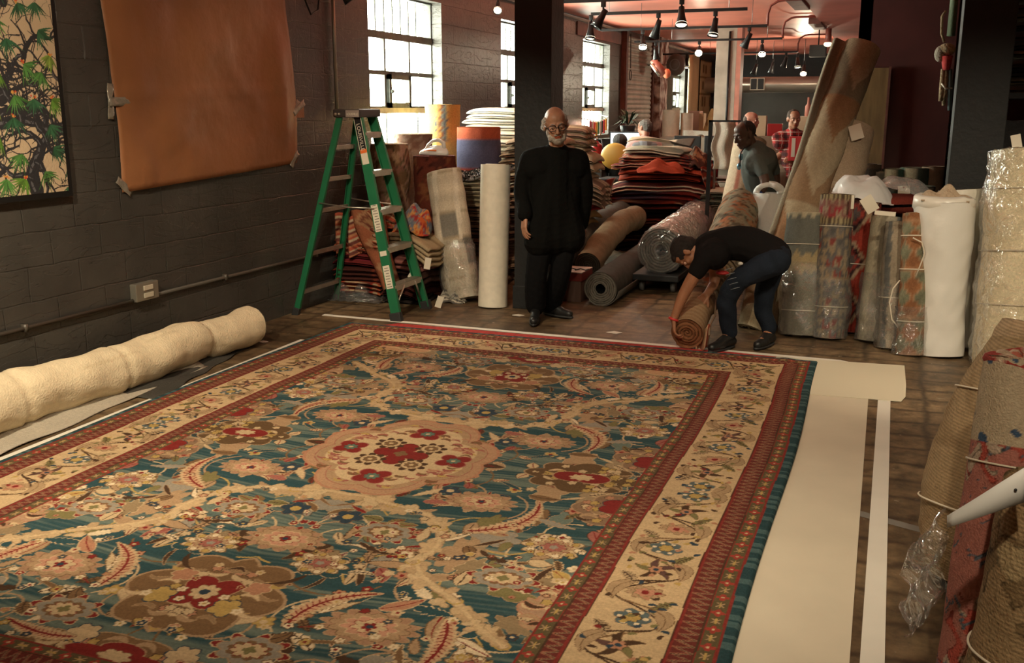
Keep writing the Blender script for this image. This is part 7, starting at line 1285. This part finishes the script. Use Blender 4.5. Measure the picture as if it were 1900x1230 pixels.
b = MB(); aa = np.linspace(0, 2 * PI, 26); i = int(.42 * len(P)); b.tube([P[i] + (Q[i][int(q / (2 * PI) * 55.99) % 56] - P[i]) * 1.06 for q in aa], .010, 6, caps=False); b.tube([Vector(P[i]) + Vector((.13, -.06, .02)), Vector(P[i]) + Vector((.16, -.25, -.06)), Vector(P[i]) + Vector((.15, -.42, -.10)), Vector(P[i]) + Vector((.17, -.55, -.14))], .008, 6); b.build('cord', mat('cord_brown', (.20, .13, .08), .8), t_)
Pq = np.array([[tuple(A(1298 + 22 * c - 6 * a, 606 + 42 * a + 5 * math.sin(c * 5), 6.98 + .05 * math.sin(c * 7))) for c in np.linspace(0, 1, 14)] for a in np.linspace(0, 1, 12)]); b = MB(); b.grid(Pq, c=c_bands([(.5, (.52, .33, .2)), (.2, (.40, .08, .05)), (.3, (.48, .3, .18))], .06, axis=1, seed=3)(np.linspace(0, .2, 12)[:, None] * np.ones((1, 14)), np.linspace(0, .12, 14)[None] * np.ones((12, 1)))); o = b.build('fringe_corner', 'wool', t_); o.modifiers.new('t', 'SOLIDIFY').thickness = .008
# cream ribbed rug end standing between his legs
q = G(1385, 618); make_roll('rolled_rug', 'small cream ribbed rug roll standing between the bending man\'s legs', 'rolled rug', (q.x, q.y + .18, .0), (q.x + .10, q.y + .40, .42), [.10, .12, .12, .10], c_bands([(.5, (.44, .37, .25)), (.5, (.36, .29, .18))], .03, axis=1, seed=3), wraps=4, seed=93)
# ================================================================ WALL PIECES ON THE LEFT
# brown paper taped to the wall
n1, n2 = 60, 44
def paper_pt(u, v):                 # u along y, v up
    y0 = 5.20 - .05 * v + .02 * math.sin(v * 6); y1 = 7.26 + .05 * math.sin(v * 5 + .5); z0 = 1.165 + .085 * u; z1 = 2.95
    y = y0 + (y1 - y0) * u; z = z0 + (z1 - z0) * v
    r = .020 + .012 * math.sin(u * 5 + v * 3) + .03 * max(0, v - .35) * math.sin(u * PI) + .035 * math.exp(-((u - .90) / .07) ** 2) * math.exp(-((v - .36) / .3) ** 2) + .016 * math.sin(u * 11 - v * 7) * u + .022 * mnoise.noise(Vector((y * 3.5, z * 3.5, 0))) + .010 * abs(mnoise.noise(Vector((y * 9 + z * 4, z * 8 - y * 3, 3)))) + .012 * math.exp(-((v - .345) / .012) ** 2)
    r *= min(1, .25 + 6 * min(u, 1 - u) + .1)
    return (XW + max(.006, r), y, z)
Pp = np.array([[paper_pt(u, v) for v in np.linspace(0, 1, n2)] for u in np.linspace(0, 1, n1)]); t_ = thing('brown_paper', 'large crinkled sheet of brown kraft paper taped to the dark block wall', 'paper', (XW, 6.2, 2.0))
b = MB(); b.grid(Pp); b.build('paper_sheet', mat('kraft', (.35, .150, .062), .5, bump=.5, bscale=7, var=.10, vscale=2.5), t_).modifiers.new('t', 'SOLIDIFY').thickness = .001
b = MB(); b.grid(np.array([[(XW + .012, 7.12 + .30 * u, 1.62 + .12 * v) for v in (0, 1)] for u in (0, 1)])); b.build('paper_corner', 'kraft', t_)
tp = mat('duct_tape', (.34, .31, .25), .25, .3, bump=.5, bscale=30)
for (y, z, l, w_, a) in ((5.27, 1.74, .26, .055, .03), (5.16, 1.74, .22, .05, 1.5), (7.27, 1.66, .24, .05, 1.0), (7.33, 1.70, .2, .05, .5), (5.22, 1.20, .16, .05, -.7), (7.24, 1.28, .16, .05, .8)):
    b = MB(); M_ = Matrix.Translation((XW + .022 if abs(a) < .6 else XW + .016, y, z)) @ Matrix.Rotation(a, 4, 'X'); P = np.array([[(.004 * math.sin(u * 9 + v * 4), l * (u - .5), w_ * (v - .5)) for v in np.linspace(0, 1, 4)] for u in np.linspace(0, 1, 10)]); P = P @ np.array(M_.to_3x3()).T + np.array(M_.translation); b.grid(P); b.build('tape', tp, t_).modifiers.new('t', 'SOLIDIFY').thickness = .002
b = MB(); b.tube([(XW + .03, 7.25, 3.0), (XW + .10, 7.32, 2.62), (XW + .10, 7.45, 2.45), (XW + .08, 7.6, 2.5), (XW + .04, 7.72, 2.75), (XW + .03, 7.85, 3.0)], .008, 6); tag(b.build('cable', 'black_metal', origin=(XW, 7.5, 2.9)), 'thin black cable looping down the wall at the top right of the brown paper', 'cable')
# painting of branches: pale panel with a black edge
PY0, PY1, PZ0, PZ1 = 3.55, 4.745, 1.18, 3.0; XW += .004
t_ = thing('painting', 'tall painting of dark twisting branches with green tufts on pale ground, at the left', 'painting', (XW + .02, 4.2, 2.0))
pm = Canvas(0, 0, 1.16, 1.80, .0025, (.60, .46, .30)); r = random.Random(5)
def branch(x, y, a, L, w_, depth):
    pts = [(x, y)]; n = max(4, int(L / .035)); 
    for k in range(n): a += r.uniform(-.75, .75) * .8; a = a * .92 + (PI / 2 if depth == 0 else a) * .08; x += .035 * math.cos(a); y += .035 * math.sin(a); pts.append((x, y))
    N = len(pts); 
    for k in range(N - 1): f = 1 - .75 * k / N; pm.line([pts[k], pts[k + 1]], w_ * f, (.028, .028, .032))
    if w_ > .02:
        for k in range(N - 1): pm.line([(pts[k][0] - w_ * .3, pts[k][1]), (pts[k + 1][0] - w_ * .3, pts[k + 1][1])], w_ * .16, (.12, .12, .13))
    if depth < 3:
        for k in range(2, N, 2 if depth else 3): branch(pts[k][0], pts[k][1], a + r.choice([-1, 1]) * r.uniform(.6, 1.5), L * r.uniform(.35, .6), w_ * .42, depth + 1)
    if depth >= 2: tips.append((pts[-1][0], pts[-1][1], a))
tips = []
for bx, by, a, L, w_ in ((.60, .0, 1.8, .75, .035), (.90, .02, 1.6, .55, .050), (.72, .55, 1.5, .75, .050), (.80, 1.05, 1.7, .6, .03), (.3, .2, 1.4, 1.2, .05), (.95, 1.2, 2.0, .5, .022), (.6, 1.35, .6, .5, .03), (.9, .75, .8, .35, .018)): branch(bx, by, a, L, w_, 0)
r.shuffle(tips); used = []
for k in range(12): tips.append((r.uniform(.02, 1.12), r.uniform(.08, 1.78), r.uniform(-1, 2.6)))
for (x, y, a) in tips:
    if any((x - u) ** 2 + (y - v) ** 2 < .0150 for u, v in used): continue
    used.append((x, y)); base = r.choice([(.07, .20, .045), (.03, .11, .05), (.20, .30, .05), (.10, .22, .03)]); a0 = -PI / 2 + r.uniform(-.9, .9)
    for q in range(11): b_ = a0 + (q - 5) * .19 + r.uniform(-.06, .06); l = r.uniform(.075, .14); c = tuple(np.array(base) * r.uniform(.6, 1.5)); pm.leaf([(x, y), (x + l * .5 * math.cos(b_), y + l * .5 * math.sin(b_)), (x + l * math.cos(b_), y + l * math.sin(b_))], .0052, c)
    if r.random() < .6:
        for q in range(5): pm.polar(x + r.uniform(-.016, .016), y + r.uniform(.0, .018), r.uniform(.004, .008), 1, 0, r.choice([(.6, .06, .03), (.7, .22, .05), (.65, .35, .08)]))
for pts in ([(.87, .10), (.875, .055), (.89, .085), (.90, .05)], [(.91, .05), (.925, .075), (.93, .045)], [(.97, .045), (.985, .13), (1.0, .05), (.985, .02), (.97, .06), (1.02, .08)], [(1.01, .05), (1.02, .10), (1.03, .05)], [(.96, .075), (1.05, .09)], [(1.09, .08), (1.10, .04)], [(1.105, .07), (1.12, .05)]): pm.line(pts, .0022, (.02, .018, .015))
yy = np.linspace(PY0 + .02, PY1 - .035, 470); zz = np.linspace(PZ0 + .035, PZ1 - .03, 720); Yg, Zg = np.meshgrid(yy, zz, indexing='ij'); c = pm.sample(Yg - yy[0], Zg - zz[0]); b = MB(); b.grid(np.stack([np.full_like(Yg, XW + .042), Yg, Zg], -1), c=c); b.build('canvas', mat('paint_vc', vc=True, rough=.55, bump=.25, bscale=60), t_)
b = MB(); b.box((XW, PY0, PZ0), (XW + .040, PY1, PZ1), bev=.003); b.build('black_edge', 'black_metal', t_, smooth=False)
XW -= .004
# ================================================================ TRACK RAILS AND SPOT LAMPS
def lampcan(p, d, lit, par_label, s=1., power=0, ang=90, col=WARM):
    p = Vector(p); d = Vector(d).normalized(); t_ = thing('track_lamp', par_label, 'lamp', p)
    b = MB(); b.box((p.x - .022 * s, p.y - .022 * s, p.z - .055 * s), (p.x + .022 * s, p.y + .022 * s, p.z + .0), bev=.004); b.tube([p + Vector((0, 0, -.05 * s)), p + Vector((0, 0, -.11 * s))], .010 * s, 8); b.build('mount', 'black_metal', t_)
    j = p + Vector((0, 0, -.12 * s)); e = j + d * .16 * s; b = MB(); b.lathe([(0, -.045 * s), (.028 * s, -.045 * s), (.032 * s, .02 * s), (.038 * s, .06 * s), (.062 * s, .15 * s), (.058 * s, .152 * s), (.034 * s, .06 * s)], j, 20, axis=d); b.build('lamp_can', 'black_metal', t_)
    b = MB(); b.lathe([(0, .145 * s), (.050 * s, .138 * s), (.056 * s, .125 * s)], j, 20, axis=d); b.build('bulb', 'bulb_glow' if lit == 2 else ('bulb_dim' if lit == 1 else 'reflector'), t_)
    if lit == 2 and power > 20: lamp('POINT', 'bulb_spill', j + d * .20 * s, None, 6 if p.y < 12.5 else 60, col, .04)
    if power: lamp('SPOT', 'lamp_light', j + d * .19 * s, j + d * 3, power, col, .04, ang, .7)
    return t_
def rail(x0, x1, y, z, label, drops=(), bend=None):
    t_ = thing('track_rail', label, 'track rail', ((x0 + x1) / 2, y, z)); b = MB(); b.box((x0, y - .017, z - .015), (x1, y + .017, z + .018), bev=.003); b.build('rail', 'black_metal', t_, smooth=False)
    for dx in drops: b = MB(); b.tube([(dx, y, z), (dx, y, ZC)], .004, 5); b.build('hanger', 'grey_metal', t_)
    if bend: b = MB(); zt = ZC - .03; b.tube([(x1, y, z), (x1, y, zt - .16), (x1 + .03, y, zt - .06), (x1 + .12, y, zt - .01), (x1 + .2, y, zt), (x1 + bend, y, zt)], .016, 8); b.build('conduit', 'brown_conduit' if y > 9 else 'black_metal', t_)
    return t_
ZT = 2.74
def railpx(xa, ya, xb, yb, label, drops, bend):
    # height is ZT: depth follows from the picture row
    y = (ZT - HEYE) / (ray((xa + xb) / 2, (ya + yb) / 2)[2]) * ray((xa + xb) / 2, (ya + yb) / 2)[1]; a_, b_ = A(xa, ya, y), A(xb, yb, y); rail(a_.x, b_.x, y, ZT, label, [A(d, 30, y).x for d in drops], bend); return y
RY = []
RY.append(railpx(1097, 28, 1387, 15, 'black track rail across the ceiling, nearest in view', (1130, 1352), .0))
RY.append(railpx(1115, 58, 1424, 46, 'second black track rail from the front with a bent conduit at its right end', (1190, 1396), .55))
RY.append(railpx(1177, 79, 1452, 70, 'third black track rail from the front with a bent conduit', (1248, 1426), .75))
RY.append(railpx(1230, 101, 1480, 96, 'fourth black track rail from the front, beyond the pale column', (1320, 1457), .55))
LAMPS = [(1120, -6, 0, (-.5, -.3, -1), 0, 'unlit black track lamp tilted left at the top, above the first rail'), (1266, -18, -1, (.1, -.4, -1), 1, 'lit track lamp at the very top of the picture right of the tilted one'),
    (1097, 30, 0, (.0, -.2, -1), 1, 'dim lit track lamp at the left end of the nearest rail'), (1222, 24, 0, (-.35, .3, -1), 0, 'unlit black track lamp in the middle of the nearest rail'), (1328, 18, 0, (-.1, -.25, -1), 1, 'track lamp at the right of the nearest rail, faintly lit'),
    (1193, 55, 1, (.15, -.5, -.8), 2, 'bright lit track lamp at the left of the second rail'), (1391, 47, 1, (-.5, .2, -1), 0, 'unlit black track lamp at the right end of the second rail'), (1217, 78, 2, (.1, .2, -1), 0, 'unlit lamp at the left end of the third rail by the peeling column'),
    (1298, 74, 2, (.1, -.85, -.55), 2, 'very bright track lamp left of the pale column'), (1415, 71, 2, (.1, -.6, -.8), 2, 'bright track lamp right of the pale column on the third rail'), (1275, 100, 3, (0, -.2, -1), 1, 'dim lamp on the fourth rail near the round fan'), (1459, 97, 3, (-.3, .2, -1), 0, 'unlit lamp at the right end of the fourth rail')]
for px, py, ri, d, lit, lb in LAMPS:
    y = RY[max(ri, 0)] - (1.4 if py < 0 else 0); q = A(px, max(py, -60), y); lampcan((q.x, y, ZT - .01), d, lit, lb, 1.0, power={0: 0, 1: 4, 2: 15}[lit], ang=120)
a_ = RY[0] - 1.4; rail(-3.6, -.8, a_, ZT, 'black track rail just above the top edge of the view', (-2,), None)
for px, py, y, d, lit, lb in ((1403, 120, 21.5, (-.3, 0, -1), 0, 'chrome spot hanging left before the far air duct'), (1434, 118, 22.5, (-.2, 0, -1), 0, 'chrome spot second from left before the far air duct'), (1480, 108, 21.5, (.1, -.2, -1), 1, 'small lit spot before the far air duct, left of the bright one'), (1492, 122, 22, (0, -.5, -.9), 2, 'bright spot lamp shining before the far air duct'), (1540, 108, 20, (.3, -.2, -1), 0, 'chrome spot hanging under the dark speaker box')):
    q = A(px, py, y); t_ = lampcan((q.x, y, q.z + .10), d, lit, lb, 1.1, power={0: 0, 1: 20, 2: 80}[lit], ang=120); b = MB(); b.tube([(q.x, y, q.z + .1), (q.x, y, ZC)], .006, 5); b.build('hanger', 'grey_metal', t_)
# small clamp lamp on the vertical pipe, lit lamp by the first window
q = A(604, 10, 7.75); t_ = lampcan((XW + .12, 7.90, q.z + .26), (.55, .35, -.8), 0, 'small black lamp on the wall at the top of the metal pipe', .9)
q = A(850, 2, 10.6); t_ = lampcan((-4.15, 10.7, 2.90), (.25, -.75, -.6), 1, 'lit lamp above the right side of the first window', .8)
# junction panels on the red ceiling
for i, (yy, lb) in enumerate(((13.3, 'dark red box panel on the ceiling above the second rail\'s conduit'), (17.0, 'dark red box panel on the ceiling above the third rail\'s conduit'))):
    b = MB(); b.box((-1.34, yy, ZC - .09), (-1.14, yy + 1.3, ZC - .0), bev=.01); tag(b.build('junction_box', 'rust_paint', origin=(-1.2, yy, ZC - .05), smooth=False), lb, 'junction box')
